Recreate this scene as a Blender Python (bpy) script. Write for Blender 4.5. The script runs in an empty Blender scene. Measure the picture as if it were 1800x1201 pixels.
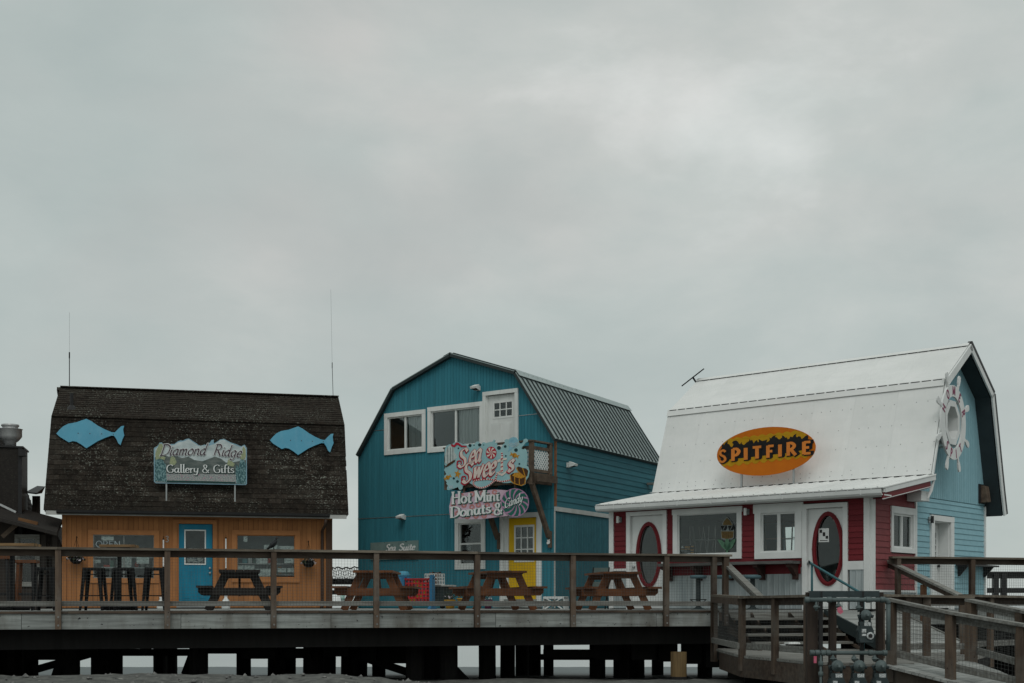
import bpy, bmesh, math, random
from mathutils import Vector, Matrix
random.seed(11)
RAD = math.radians
# ------------------------------------------------------------------ camera, sky, sun, exposure
FPX, HZ, CZ = 2300.0, 1062.0, 0.117      # focal length in photo pixels, horizon row, eye height above the deck (m)
scene = bpy.context.scene
C = scene.collection
cam = bpy.data.cameras.new('camera'); camo = bpy.data.objects.new('camera', cam); C.objects.link(camo)
cam.sensor_width = 36.0; cam.lens = 36.0 * FPX / 1800.0
cam.shift_y = (HZ - 600.5) / 1800.0
cam.clip_start = 0.1; cam.clip_end = 6000.0
camo.location = (0, 0, CZ); camo.rotation_euler = (RAD(90), 0, 0)
scene.camera = camo
SUN_EL, SUN_AZ = RAD(52), RAD(176)       # azimuth clockwise from +Y; the veiled sun stands behind the camera, to the right
world = bpy.data.worlds.new('World'); scene.world = world; world.use_nodes = True
def build_world():
    nt = world.node_tree; N = nt.nodes; L = nt.links; N.clear()
    out = N.new('ShaderNodeOutputWorld'); bg = N.new('ShaderNodeBackground')
    sky = N.new('ShaderNodeTexSky'); sky.sky_type = 'NISHITA'; sky.sun_disc = False
    sky.sun_elevation = SUN_EL; sky.sun_rotation = SUN_AZ; sky.air_density = 1.0; sky.dust_density = 2.0
    tc = N.new('ShaderNodeTexCoord'); sp = N.new('ShaderNodeSeparateXYZ'); L.new(tc.outputs['Generated'], sp.inputs[0])
    zz = N.new('ShaderNodeMath'); zz.operation = 'MULTIPLY'; zz.inputs[1].default_value = 2.0; L.new(sp.outputs[2], zz.inputs[0])
    cb = N.new('ShaderNodeCombineXYZ'); L.new(sp.outputs[0], cb.inputs[0]); L.new(sp.outputs[1], cb.inputs[1]); L.new(zz.outputs[0], cb.inputs[2])
    def noise(sc, det, rough, off, dist=0.0):
        mp = N.new('ShaderNodeMapping'); mp.inputs['Location'].default_value = off; L.new(cb.outputs[0], mp.inputs[0])
        n = N.new('ShaderNodeTexNoise'); n.inputs['Scale'].default_value = sc; n.inputs['Detail'].default_value = det
        n.inputs['Roughness'].default_value = rough; n.inputs['Distortion'].default_value = dist; L.new(mp.outputs[0], n.inputs['Vector']); return n
    n1 = noise(2.0, 4, 0.5, (8.99, 4.4, -.12)); n2 = noise(6.0, 6, 0.58, (5.39, 1.2, 2.88), 0.15)
    mx = N.new('ShaderNodeMix'); mx.inputs[0].default_value = 0.42; L.new(n1.outputs[0], mx.inputs[2]); L.new(n2.outputs[0], mx.inputs[3])
    r = N.new('ShaderNodeValToRGB'); e = r.color_ramp.elements
    e[0].position = 0.33; e[0].color = (0.435, 0.497, 0.482, 1)
    e[1].position = 0.68; e[1].color = (0.71, 0.74, 0.715, 1)
    e.new(0.48).color = (0.495, 0.550, 0.530, 1); e.new(0.58).color = (0.57, 0.61, 0.585, 1)
    L.new(mx.outputs[0], r.inputs[0])
    n3 = noise(2.6, 3, 0.5, (1.2, 9.3, 5)); r3 = N.new('ShaderNodeValToRGB'); f = r3.color_ramp.elements
    f[0].position = 0.52; f[0].color = (1, 1, 1, 1); f[1].position = 0.68; f[1].color = (1.045, 0.985, 0.985, 1); L.new(n3.outputs[0], r3.inputs[0])
    mu = N.new('ShaderNodeMix'); mu.data_type = 'RGBA'; mu.blend_type = 'MULTIPLY'; mu.inputs[0].default_value = 1
    L.new(r.outputs[0], mu.inputs[6]); L.new(r3.outputs[0], mu.inputs[7])
    sc = N.new('ShaderNodeMix'); sc.data_type = 'RGBA'; sc.blend_type = 'MULTIPLY'; sc.inputs[0].default_value = 1
    L.new(sky.outputs[0], sc.inputs[6]); sc.inputs[7].default_value = (0.07, 0.07, 0.07, 1)
    m2 = N.new('ShaderNodeMix'); m2.data_type = 'RGBA'; m2.inputs[0].default_value = 0.93     # the cloud deck hides nearly all of the blue
    L.new(sc.outputs[2], m2.inputs[6]); L.new(mu.outputs[2], m2.inputs[7])
    L.new(m2.outputs[2], bg.inputs[0]); bg.inputs[1].default_value = 1.0; L.new(bg.outputs[0], out.inputs[0])
build_world()
sun = bpy.data.lights.new('sun', 'SUN'); sun.energy = 0.9; sun.angle = RAD(30); sun.color = (1.0, 0.975, 0.94)
suno = bpy.data.objects.new('sun', sun); C.objects.link(suno)
suno.rotation_euler = (RAD(90) - SUN_EL, 0, -SUN_AZ + math.pi)
vs = scene.view_settings; vs.view_transform = 'Standard'; vs.look = 'None'; vs.exposure = 0.0; vs.gamma = 1.0; vs.use_curve_mapping = False
scene.cycles.max_bounces = 8; scene.cycles.transparent_max_bounces = 24

# ------------------------------------------------------------------ frames: one per building line, u along the front, v into the building, z up
class Fr:
    def __init__(s, x, y, yaw, z=0.0):
        s.M = Matrix.Translation((x, y, z)) @ Matrix.Rotation(RAD(yaw), 4, 'Z'); s.Mi = s.M.inverted(); s.yaw = RAD(yaw); s.o = Vector((x, y, z))
    def ray(s, px, py):
        d = Vector(((px - 900.0) / FPX, 1.0, -(py - HZ) / FPX))
        return s.Mi @ Vector((0, 0, CZ)), s.Mi.to_3x3() @ d
    def uz(s, px, py, v=0.0):
        o, d = s.ray(px, py); t = (v - o.y) / d.y; p = o + d * t; return (p.x, p.z)
    def vz(s, px, py, u=0.0):
        o, d = s.ray(px, py); t = (u - o.x) / d.x; p = o + d * t; return (p.y, p.z)
    def hit(s, px, py, p0, n):
        o, d = s.ray(px, py); p0 = Vector(p0); n = Vector(n); return o + d * ((p0 - o).dot(n) / d.dot(n))
def at(px, py, Y): return Vector(((px - 900.0) * Y / FPX, Y, CZ - (py - HZ) * Y / FPX))

# ------------------------------------------------------------------ objects
def tag(o, label, cat, group=None, kind=None):
    if label: o['label'] = label
    if cat: o['category'] = cat
    if group: o['group'] = group
    if kind: o['kind'] = kind
    return o
def thing(name, label, cat, fr=None, loc=None, yaw=0.0, group=None):
    o = bpy.data.objects.new(name, None); C.objects.link(o); o.empty_display_size = 0.2
    if fr is not None: o.matrix_world = fr.M.copy()
    else: o.location = loc; o.rotation_euler = (0, 0, yaw)
    return tag(o, label, cat, group)
def frame_of(o): return Fr(o.location.x, o.location.y, math.degrees(o.rotation_euler.z), o.location.z)

class MB:
    def __init__(s): s.v = []; s.f = []
    def add(s, vs, fs):
        k = len(s.v); s.v += [tuple(p) for p in vs]; s.f += [tuple(i + k for i in f) for f in fs]; return s
    BF = [(0, 3, 2, 1), (4, 5, 6, 7), (0, 1, 5, 4), (1, 2, 6, 5), (2, 3, 7, 6), (3, 0, 4, 7)]
    def box(s, x0, x1, y0, y1, z0, z1):
        return s.add([(x0, y0, z0), (x1, y0, z0), (x1, y1, z0), (x0, y1, z0), (x0, y0, z1), (x1, y0, z1), (x1, y1, z1), (x0, y1, z1)], MB.BF)
    def hexa(s, b, t): return s.add(list(b) + list(t), MB.BF)
    def beam(s, a, b, w, h, up=(0, 0, 1), off=0.0):
        a = Vector(a); b = Vector(b); d = (b - a).normalized(); up = Vector(up)
        if abs(d.dot(up)) > 0.98: up = Vector((0, 1, 0))
        sd = d.cross(up).normalized() * (w / 2); un = sd.cross(d).normalized()
        lo = un * (-h / 2 + off); hi = un * (h / 2 + off)
        return s.add([a - sd + lo, a + sd + lo, b + sd + lo, b - sd + lo, a - sd + hi, a + sd + hi, b + sd + hi, b - sd + hi], MB.BF)
    def slab(s, a, b, c, d, t):
        a, b, c, d = map(Vector, (a, b, c, d)); n = (b - a).cross(d - a).normalized() * -t
        return s.add([a + n, b + n, c + n, d + n, a, b, c, d], MB.BF)
    def tube(s, pts, r, n=8, taper=None):
        pts = [Vector(p) for p in pts]; k = len(s.v); m = len(pts); prev = None
        for i, p in enumerate(pts):
            d = (pts[min(i + 1, m - 1)] - pts[max(i - 1, 0)]).normalized()
            if prev is None:
                a = Vector((0, 0, 1)) if abs(d.z) < 0.9 else Vector((1, 0, 0)); e1 = d.cross(a).normalized()
            else: e1 = (prev - d * prev.dot(d)).normalized()
            prev = e1; e2 = d.cross(e1)
            rr = r if taper is None else taper[i]
            for j in range(n):
                an = 2 * math.pi * j / n; s.v.append(tuple(p + (e1 * math.cos(an) + e2 * math.sin(an)) * rr))
        for i in range(m - 1):
            for j in range(n):
                s.f.append((k + i * n + j, k + i * n + (j + 1) % n, k + (i + 1) * n + (j + 1) % n, k + (i + 1) * n + j))
        s.f.append(tuple(k + j for j in reversed(range(n)))); s.f.append(tuple(k + (m - 1) * n + j for j in range(n)))
        return s
    def lathe(s, prof, n=16, c=(0, 0, 0), axis='z'):
        k = len(s.v); m = len(prof)
        for (r, h) in prof:
            for j in range(n):
                an = 2 * math.pi * j / n; x, y = r * math.cos(an), r * math.sin(an)
                p = (x, y, h) if axis == 'z' else ((x, h, y) if axis == 'y' else (h, x, y))
                s.v.append((c[0] + p[0], c[1] + p[1], c[2] + p[2]))
        for i in range(m - 1):
            for j in range(n):
                s.f.append((k + i * n + j, k + i * n + (j + 1) % n, k + (i + 1) * n + (j + 1) % n, k + (i + 1) * n + j))
        s.f.append(tuple(k + j for j in reversed(range(n)))); s.f.append(tuple(k + (m - 1) * n + j for j in range(n)))
        return s
    def prism(s, poly, v0, v1):            # polygon in (u, z), thickness along v
        k = len(s.v); n = len(poly)
        s.v += [(p[0], v0, p[1]) for p in poly] + [(p[0], v1, p[1]) for p in poly]
        s.f.append(tuple(k + i for i in range(n))); s.f.append(tuple(k + n + i for i in reversed(range(n))))
        for i in range(n): s.f.append((k + i, k + n + i, k + n + (i + 1) % n, k + (i + 1) % n))
        return s
    def prism_u(s, poly, u0, u1):          # polygon in (v, z), thickness along u
        k = len(s.v); n = len(poly)
        s.v += [(u0, p[0], p[1]) for p in poly] + [(u1, p[0], p[1]) for p in poly]
        s.f.append(tuple(k + i for i in range(n))); s.f.append(tuple(k + n + i for i in reversed(range(n))))
        for i in range(n): s.f.append((k + i, k + n + i, k + n + (i + 1) % n, k + (i + 1) % n))
        return s
    def prism_z(s, poly, z0, z1):
        k = len(s.v); n = len(poly)
        s.v += [(p[0], p[1], z0) for p in poly] + [(p[0], p[1], z1) for p in poly]
        s.f.append(tuple(k + i for i in range(n))); s.f.append(tuple(k + n + i for i in reversed(range(n))))
        for i in range(n): s.f.append((k + i, k + n + i, k + n + (i + 1) % n, k + (i + 1) % n))
        return s
    def xf(s, M): s.v = [tuple(M @ Vector(p)) for p in s.v]; return s
    def mesh(s, name, mat, smooth=False):
        me = bpy.data.meshes.new(name); me.from_pydata(s.v, [], s.f)
        bm = bmesh.new(); bm.from_mesh(me); bmesh.ops.recalc_face_normals(bm, faces=bm.faces); bm.to_mesh(me); bm.free()
        for m in (mat if isinstance(mat, (list, tuple)) else [mat]): me.materials.append(m)
        if smooth:
            me.polygons.foreach_set('use_smooth', [True] * len(me.polygons))
        return me
    def build(s, name, mat, parent=None, smooth=False, loc=None):
        o = bpy.data.objects.new(name, s.mesh(name, mat, smooth)); C.objects.link(o)
        if parent is not None: o.parent = parent
        if loc is not None: o.location = loc
        return o
def part(name, mesh, parent, loc=(0, 0, 0), rot=(0, 0, 0), scale=(1, 1, 1)):
    o = bpy.data.objects.new(name, mesh); C.objects.link(o); o.parent = parent; o.location = loc; o.rotation_euler = rot; o.scale = scale; return o
def copy_tree(o, parent=None):
    c = o.copy(); C.objects.link(c); c.parent = parent
    for ch in list(o.children): copy_tree(ch, c)
    return c

# ------------------------------------------------------------------ materials
MATS = {}
def rgb(r, g, b):                          # sRGB 0-255 to linear
    f = lambda c: (c / 255.0 / 12.92) if c / 255.0 <= 0.04045 else ((c / 255.0 + 0.055) / 1.055) ** 2.4
    return (f(r), f(g), f(b))
def mat(name, c1, c2=None, rough=0.8, scale=(3, 3, 3), det=5.0, lo=0.35, hi=0.68, rand=0.12, bump=0.0, metal=0.0, spec=0.18,
        spot=None, spot_scale=40.0, spot_lo=0.62, spot_hi=0.68, patch=None, streak=None, dirt=None):
    m = bpy.data.materials.new(name); m.use_nodes = True; MATS[name] = m
    nt = m.node_tree; N = nt.nodes; L = nt.links; P = N['Principled BSDF']
    P.inputs['Roughness'].default_value = rough; P.inputs['Metallic'].default_value = metal; P.inputs['Specular IOR Level'].default_value = spec
    c2 = c2 or tuple(x * 0.78 for x in c1)
    tc = N.new('ShaderNodeTexCoord'); oi = N.new('ShaderNodeObjectInfo')
    mr = N.new('ShaderNodeMath'); mr.operation = 'MULTIPLY'; mr.inputs[1].default_value = 53.0; L.new(oi.outputs['Random'], mr.inputs[0])
    ad = N.new('ShaderNodeVectorMath'); L.new(tc.outputs['Object'], ad.inputs[0]); L.new(mr.outputs[0], ad.inputs[1])
    def noise(sc, det_, ro=0.55, src=None):
        mp = N.new('ShaderNodeMapping'); mp.inputs['Scale'].default_value = sc; L.new(src or ad.outputs[0], mp.inputs[0])
        n = N.new('ShaderNodeTexNoise'); n.inputs['Scale'].default_value = 1.0; n.inputs['Detail'].default_value = det_
        n.inputs['Roughness'].default_value = ro; L.new(mp.outputs[0], n.inputs['Vector']); return n
    def ramp(src, a, b, ca, cb):
        r = N.new('ShaderNodeValToRGB'); e = r.color_ramp.elements; e[0].position = a; e[1].position = b
        e[0].color = (*ca, 1) if not isinstance(ca, float) else (ca, ca, ca, 1); e[1].color = (*cb, 1) if not isinstance(cb, float) else (cb, cb, cb, 1)
        L.new(src, r.inputs[0]); return r.outputs[0]
    def mixc(fac, a, b, mode='MIX'):
        x = N.new('ShaderNodeMix'); x.data_type = 'RGBA'; x.blend_type = mode
        if isinstance(fac, float): x.inputs[0].default_value = fac
        else: L.new(fac, x.inputs[0])
        for s, i in ((a, 6), (b, 7)):
            if isinstance(s, tuple): x.inputs[i].default_value = (*s, 1)
            else: L.new(s, x.inputs[i])
        return x.outputs[2]
    n1 = noise(scale, det); col = ramp(n1.outputs[0], lo, hi, tuple(c1), tuple(c2))
    if streak:                              # (scale vector, strength, colour): weather streaks in the thing's own coordinates
        ns = noise(streak[0], 4); col = mixc(ramp(ns.outputs[0], 0.5, 0.75, 0.0, float(streak[1])), col, tuple(streak[2]))
    if dirt:
        geo = N.new('ShaderNodeNewGeometry'); nd = noise(dirt[0], 6, 0.6, geo.outputs['Position'])
        col = mixc(ramp(nd.outputs[0], 0.48, 0.72, 0.0, float(dirt[1])), col, tuple(dirt[2]))
    if spot:
        nsp = noise((spot_scale,) * 3, 3, 0.6); fac = ramp(nsp.outputs[0], spot_lo, spot_hi, 0.0, 1.0)
        if patch:
            geo = N.new('ShaderNodeNewGeometry'); npz = noise((patch[0],) * 3, 4, 0.6, geo.outputs['Position'])
            pf = ramp(npz.outputs[0], patch[1], patch[2], float(patch[3]), 1.0)
            q = N.new('ShaderNodeMath'); q.operation = 'MULTIPLY'; L.new(fac, q.inputs[0]); L.new(pf, q.inputs[1]); fac = q.outputs[0]
        col = mixc(fac, col, tuple(spot))
    if rand:
        mrg = N.new('ShaderNodeMapRange'); mrg.inputs[3].default_value = 1 - rand; mrg.inputs[4].default_value = 1 + rand
        L.new(oi.outputs['Random'], mrg.inputs[0])
        h = N.new('ShaderNodeHueSaturation'); L.new(mrg.outputs[0], h.inputs['Value']); L.new(col, h.inputs['Color']); col = h.outputs[0]
    L.new(col, P.inputs['Base Color'])
    if bump:
        b = N.new('ShaderNodeBump'); b.inputs['Strength'].default_value = bump; b.inputs['Distance'].default_value = 0.02
        L.new(n1.outputs[0], b.inputs['Height']); L.new(b.outputs[0], P.inputs['Normal'])
    return m
def glass(name, tint=(0.90, 0.925, 0.92), gl=(0.9, 0.95, 0.95), rough=0.03, boost=1.42):
    m = bpy.data.materials.new(name); m.use_nodes = True; nt = m.node_tree; N = nt.nodes; L = nt.links; N.clear()
    out = N.new('ShaderNodeOutputMaterial'); tr = N.new('ShaderNodeBsdfTransparent'); g = N.new('ShaderNodeBsdfGlossy')
    tr.inputs[0].default_value = (*tint, 1); g.inputs[0].default_value = (*gl, 1); g.inputs['Roughness'].default_value = rough
    fr = N.new('ShaderNodeFresnel'); fr.inputs[0].default_value = boost; mx = N.new('ShaderNodeMixShader')
    L.new(fr.outputs[0], mx.inputs[0]); L.new(tr.outputs[0], mx.inputs[1]); L.new(g.outputs[0], mx.inputs[2]); L.new(mx.outputs[0], out.inputs[0])
    MATS[name] = m; return m

GREY_D = (0.11, 0.105, 0.095)
M_glass = glass('window_glass')
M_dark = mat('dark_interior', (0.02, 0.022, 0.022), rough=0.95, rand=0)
M_black = mat('black_metal', (0.007, 0.0075, 0.008), (0.010, 0.0105, 0.011), rough=0.6, spec=.08, rand=0.1)
M_cap = mat('weathered_cap_rail', (0.17, 0.15, 0.12), (0.085, 0.07, 0.056), rough=0.85, scale=(2, 14, 14), rand=0.25, bump=0.25, spot=(0.03, 0.026, 0.022), spot_scale=22, spot_lo=0.66, spot_hi=0.74)
M_rail = mat('weathered_brown_rail', (0.088, 0.066, 0.050), (0.044, 0.032, 0.026), rough=0.85, scale=(2, 14, 14), rand=0.22, bump=0.25, spot=(0.02, 0.016, 0.014), spot_scale=22, spot_lo=0.68, spot_hi=0.74, dirt=((1.5, 1.5, 1.5), 0.45, (0.12, 0.112, 0.098)))
M_post = mat('weathered_brown_post', (0.110, 0.080, 0.058), (0.060, 0.044, 0.035), rough=0.85, scale=(14, 14, 2), rand=0.3, bump=0.25, spot=(0.02, 0.016, 0.014), spot_scale=18, spot_lo=0.68, spot_hi=0.73, dirt=((2, 2, 2), 0.6, (0.17, 0.16, 0.14)))
M_greywood = mat('silvered_wood', (0.32, 0.345, 0.33), (0.18, 0.195, 0.188), rough=0.85, scale=(1.2, 18, 18), rand=0.15, bump=0.2, spot=(0.03, 0.03, 0.03), spot_scale=16, spot_lo=0.665, spot_hi=0.70, dirt=((1.6, 1.6, .5), 0.9, (0.10, 0.092, 0.078)))
M_greyrail = mat('silvered_rail', (0.235, 0.240, 0.225), (0.13, 0.125, 0.11), rough=0.85, scale=(2, 22, 22), rand=0.2, bump=0.2)
M_plank = mat('deck_plank', (0.33, 0.345, 0.33), (0.22, 0.23, 0.22), rough=0.8, scale=(1.0, 16, 16), rand=0.2, bump=0.15)
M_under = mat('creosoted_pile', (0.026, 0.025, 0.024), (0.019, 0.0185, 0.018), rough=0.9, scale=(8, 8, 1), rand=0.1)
M_wire = mat('galvanised_wire', (0.095, 0.10, 0.096), rough=0.6, rand=0)
M_white = mat('white_paint', (0.70, 0.725, 0.705), (0.61, 0.635, 0.615), rough=0.6, scale=(2, 2, 2), rand=0.04, streak=((9, 9, 0.8), 0.35, (0.46, 0.47, 0.45)))
# ------------------------------------------------------------------ building helpers
def front(v0=0.0): return lambda a, d, z: (a, v0 - d, z)          # wall facing the camera side (outward = -v)
def right(u0=0.0): return lambda a, d, z: (u0 + d, a, z)          # wall facing right (outward = +u)
def left(u0=0.0): return lambda a, d, z: (u0 - d, a, z)
def back(v0): return lambda a, d, z: (a, v0 + d, z)
def mbox(mb, f, a0, a1, d0, d1, z0, z1):
    return mb.hexa([f(a0, d1, z0), f(a1, d1, z0), f(a1, d0, z0), f(a0, d0, z0)], [f(a0, d1, z1), f(a1, d1, z1), f(a1, d0, z1), f(a0, d0, z1)])
def cut(iv, opens, z0, z1):
    segs = [iv]
    for (b0, b1, c0, c1) in opens:
        if z1 <= c0 + 0.012 or z0 >= c1 - 0.012: continue
        nx = []
        for (p, q) in segs:
            if b1 <= p or b0 >= q: nx.append((p, q)); continue
            if b0 > p: nx.append((p, b0))
            if b1 < q: nx.append((b1, q))
        segs = nx
    return [s for s in segs if s[1] - s[0] > 0.02]
def lap_boards(f, a0, a1, z0, z1, ex, opens, m, parent, name='siding_board', top=None):
    z = z0
    while z < z1 - 0.02:
        zt = min(z + ex, z1)
        A0, A1 = a0, a1
        if top:                                                    # (fn lower limit, fn upper limit) of a at height z
            A0, A1 = top(zt)
            if A1 - A0 < 0.05: break
        for (p, q) in cut((A0, A1), opens, z, zt):
            j = random.uniform(-0.002, 0.002)
            mb = MB(); mb.hexa([f(p, 0.024 + j, z), f(q, 0.024 + j, z), f(q, 0, z), f(p, 0, z)], [f(p, 0.008, zt + 0.012), f(q, 0.008, zt + 0.012), f(q, 0, zt + 0.012), f(p, 0, zt + 0.012)])
            mb.build(name, m, parent)
        z = zt
def top_at(prof, a):
    for (p, q) in zip(prof, prof[1:]):
        if p[0] <= a <= q[0] + 1e-6: return p[1] + (q[1] - p[1]) * (a - p[0]) / max(q[0] - p[0], 1e-6)
    return prof[0][1] if a < prof[0][0] else prof[-1][1]
def up_boards(f, a0, a1, z0, prof, w, opens, m, parent, name='siding_board', gap=0.008, d=0.016, jit=0.0):
    n = max(1, round((a1 - a0) / w)); w = (a1 - a0) / n
    for i in range(n):
        p, q = a0 + i * w + gap / 2, a0 + (i + 1) * w - gap / 2
        hid = [o for o in opens if o[0] < (p + q) / 2 < o[1]]
        tp, tq = top_at(prof, p), top_at(prof, q); z = z0
        cuts = sorted([(o[2], o[3]) for o in hid]); segs = []
        for (c0, c1) in cuts:
            if c1 <= z0 or c0 >= max(tp, tq): continue
            if c0 > z + 0.02: segs.append((z, min(c0, tp), min(c0, tq)))
            z = max(z, c1)
        if min(tp, tq) > z + 0.01: segs.append((z, tp, tq))
        for (zb, t0, t1) in segs:
            dd = d + random.uniform(-jit, jit)
            mb = MB(); mb.hexa([f(p, dd, zb), f(q, dd, zb), f(q, 0, zb), f(p, 0, zb)], [f(p, dd, t0), f(q, dd, t1), f(q, 0, t1), f(p, 0, t0)])
            mb.build(name, m, parent)
def backing(f, a0, a1, z0, prof, opens, m, parent, th=0.09, name='wall'):
    ed = sorted(set([a0, a1] + [e for o in opens for e in o[:2]] + [p[0] for p in prof if a0 < p[0] < a1])); mb = MB()
    for p, q in zip(ed, ed[1:]):
        if q - p < 1e-4: continue
        mid = (p + q) / 2; z = z0
        for (c0, c1) in sorted([(o[2], o[3]) for o in opens if o[0] < mid < o[1]]):
            if c0 > z: mbox(mb, f, p, q, -th, 0, z, c0)
            z = c1
        tp, tq = top_at(prof, p), top_at(prof, q)
        if max(tp, tq) > z: mb.hexa([f(p, 0, z), f(q, 0, z), f(q, -th, z), f(p, -th, z)], [f(p, 0, tp), f(q, 0, tq), f(q, -th, tq), f(p, -th, tp)])
    return mb.build(name, m, parent)
def trim(f, a0, a1, z0, z1, t, m, parent, name, head=None, sill=None, d=0.045, ear=0.0, base=True):
    head = t if head is None else head; sill = t if sill is None else sill; mb = MB()
    mbox(mb, f, a0 - ear, a1 + ear, 0.0, d + 0.004, z1 - head, z1)
    if base: mbox(mb, f, a0, a1, 0.0, d + 0.002, z0, z0 + sill)
    zb = z0 + sill if base else z0
    mbox(mb, f, a0, a0 + t, 0.0, d, zb, z1 - head); mbox(mb, f, a1 - t, a1, 0.0, d, zb, z1 - head)
    return mb.build(name, m, parent)
def window(f, a0, a1, z0, z1, parent, m_trim, m_sash, t=0.1, head=None, sill=None, cols=1, rows=1, sash=0.045, ear=0.0, bar=0.035, d=0.045, name='window'):
    w = trim(f, a0, a1, z0, z1, t, m_trim, parent, name, head, sill, d, ear)
    h = t if head is None else head; s = t if sill is None else sill
    g0, g1, h0, h1 = a0 + t, a1 - t, z0 + s, z1 - h
    mb = MB()
    mbox(mb, f, g0, g1, -0.06, 0.012, h1 - sash, h1); mbox(mb, f, g0, g1, -0.06, 0.012, h0, h0 + sash)
    mbox(mb, f, g0, g0 + sash, -0.06, 0.010, h0 + sash, h1 - sash); mbox(mb, f, g1 - sash, g1, -0.06, 0.010, h0 + sash, h1 - sash)
    p0, p1, q0, q1 = g0 + sash, g1 - sash, h0 + sash, h1 - sash
    for i in range(1, cols):
        x = p0 + (p1 - p0) * i / cols; mbox(mb, f, x - bar / 2, x + bar / 2, -0.05, 0.006, q0, q1)
    for j in range(1, rows):
        z = q0 + (q1 - q0) * j / rows
        for i in range(cols):
            b0 = p0 + (p1 - p0) * i / cols + (bar / 2 if i else 0); b1 = p0 + (p1 - p0) * (i + 1) / cols - (bar / 2 if i < cols - 1 else 0)
            mbox(mb, f, b0, b1, -0.05, 0.004, z - bar / 2, z + bar / 2)
    mb.build('sash', m_sash, w)
    for i in range(cols):
        for j in range(rows):
            mb = MB(); mbox(mb, f, p0 + (p1 - p0) * i / cols, p0 + (p1 - p0) * (i + 1) / cols, -0.032, -0.028, q0 + (q1 - q0) * j / rows, q0 + (q1 - q0) * (j + 1) / rows)
            mb.build('pane', M_glass, w)
    return w, (g0, g1, h0, h1)
def oval_pts(c, rx, rz, n=36, ph=0.0): return [(c[0] + rx * math.cos(ph + 2 * math.pi * i / n), c[1] + rz * math.sin(ph + 2 * math.pi * i / n)) for i in range(n)]
def plate(mb, f, poly, d0, d1):
    k = len(mb.v); n = len(poly); mb.v += [f(p[0], d1, p[1]) for p in poly] + [f(p[0], d0, p[1]) for p in poly]
    mb.f.append(tuple(k + i for i in range(n))); mb.f.append(tuple(k + n + i for i in reversed(range(n))))
    for i in range(n): mb.f.append((k + i, k + n + i, k + n + (i + 1) % n, k + (i + 1) % n))
    return mb
def ringplate(mb, f, outer, inner, d0, d1):
    k = len(mb.v); n = len(outer)
    for d in (d1, d0):
        for L_ in (outer, inner): mb.v += [f(p[0], d, p[1]) for p in L_]
    for i in range(n):
        j = (i + 1) % n
        mb.f += [(k + i, k + j, k + n + j, k + n + i), (k + 2 * n + i, k + 3 * n + i, k + 3 * n + j, k + 2 * n + j), (k + i, k + 2 * n + i, k + 2 * n + j, k + j), (k + n + i, k + n + j, k + 3 * n + j, k + 3 * n + i)]
    return mb
def rect_ring(c, a0, a1, z0, z1, angs):
    out = []
    for an in angs:
        dx, dz = math.cos(an), math.sin(an)
        t = min((((a1 if dx > 0 else a0) - c[0]) / dx) if abs(dx) > 1e-9 else 1e9, (((z1 if dz > 0 else z0) - c[1]) / dz) if abs(dz) > 1e-9 else 1e9)
        out.append((c[0] + dx * t, c[1] + dz * t))
    return out
def rib_panels(mk, n_pan, ribs, m, parent, rh=0.022, rw=0.035, th=0.02, name='roof_panel', dark=None):
    """mk(s, t) -> Vector on the roof plane, s along the eave 0..1, t up the slope 0..1"""
    nrm = (mk(1, 0) - mk(0, 0)).cross(mk(0, 1) - mk(0, 0)).normalized()
    if nrm.z < 0: nrm = -nrm
    L_ = (mk(1, 0) - mk(0, 0)).length
    for i in range(n_pan):
        s0, s1 = i / n_pan, (i + 1) / n_pan; mb = MB(); mr = MB(); e = 0.001 / n_pan
        q = [mk(s0 + e, 0), mk(s1 - e, 0), mk(s1 - e, 1), mk(s0 + e, 1)]
        mb.add([p - nrm * th for p in q] + q, MB.BF)
        for j in range(ribs):
            sc = s0 + (j + 0.5) / ribs * (s1 - s0); h = rw / L_ / 2; h2 = h * 0.5
            b = [mk(sc - h, 0), mk(sc + h, 0), mk(sc + h, 1), mk(sc - h, 1)]; t = [mk(sc - h2, 0) + nrm * rh, mk(sc + h2, 0) + nrm * rh, mk(sc + h2, 1) + nrm * rh, mk(sc - h2, 1) + nrm * rh]
            (mr if dark else mb).add([p - nrm * 0.004 for p in b] + t, MB.BF)
        pn = mb.build(name, m, parent)
        if dark: mr.build('rib', dark, parent)
    return nrm
def lerp4(a, b, c, d):
    a, b, c, d = map(Vector, (a, b, c, d))
    return lambda s, t: (a * (1 - s) + b * s) * (1 - t) + (d * (1 - s) + c * s) * t
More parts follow.
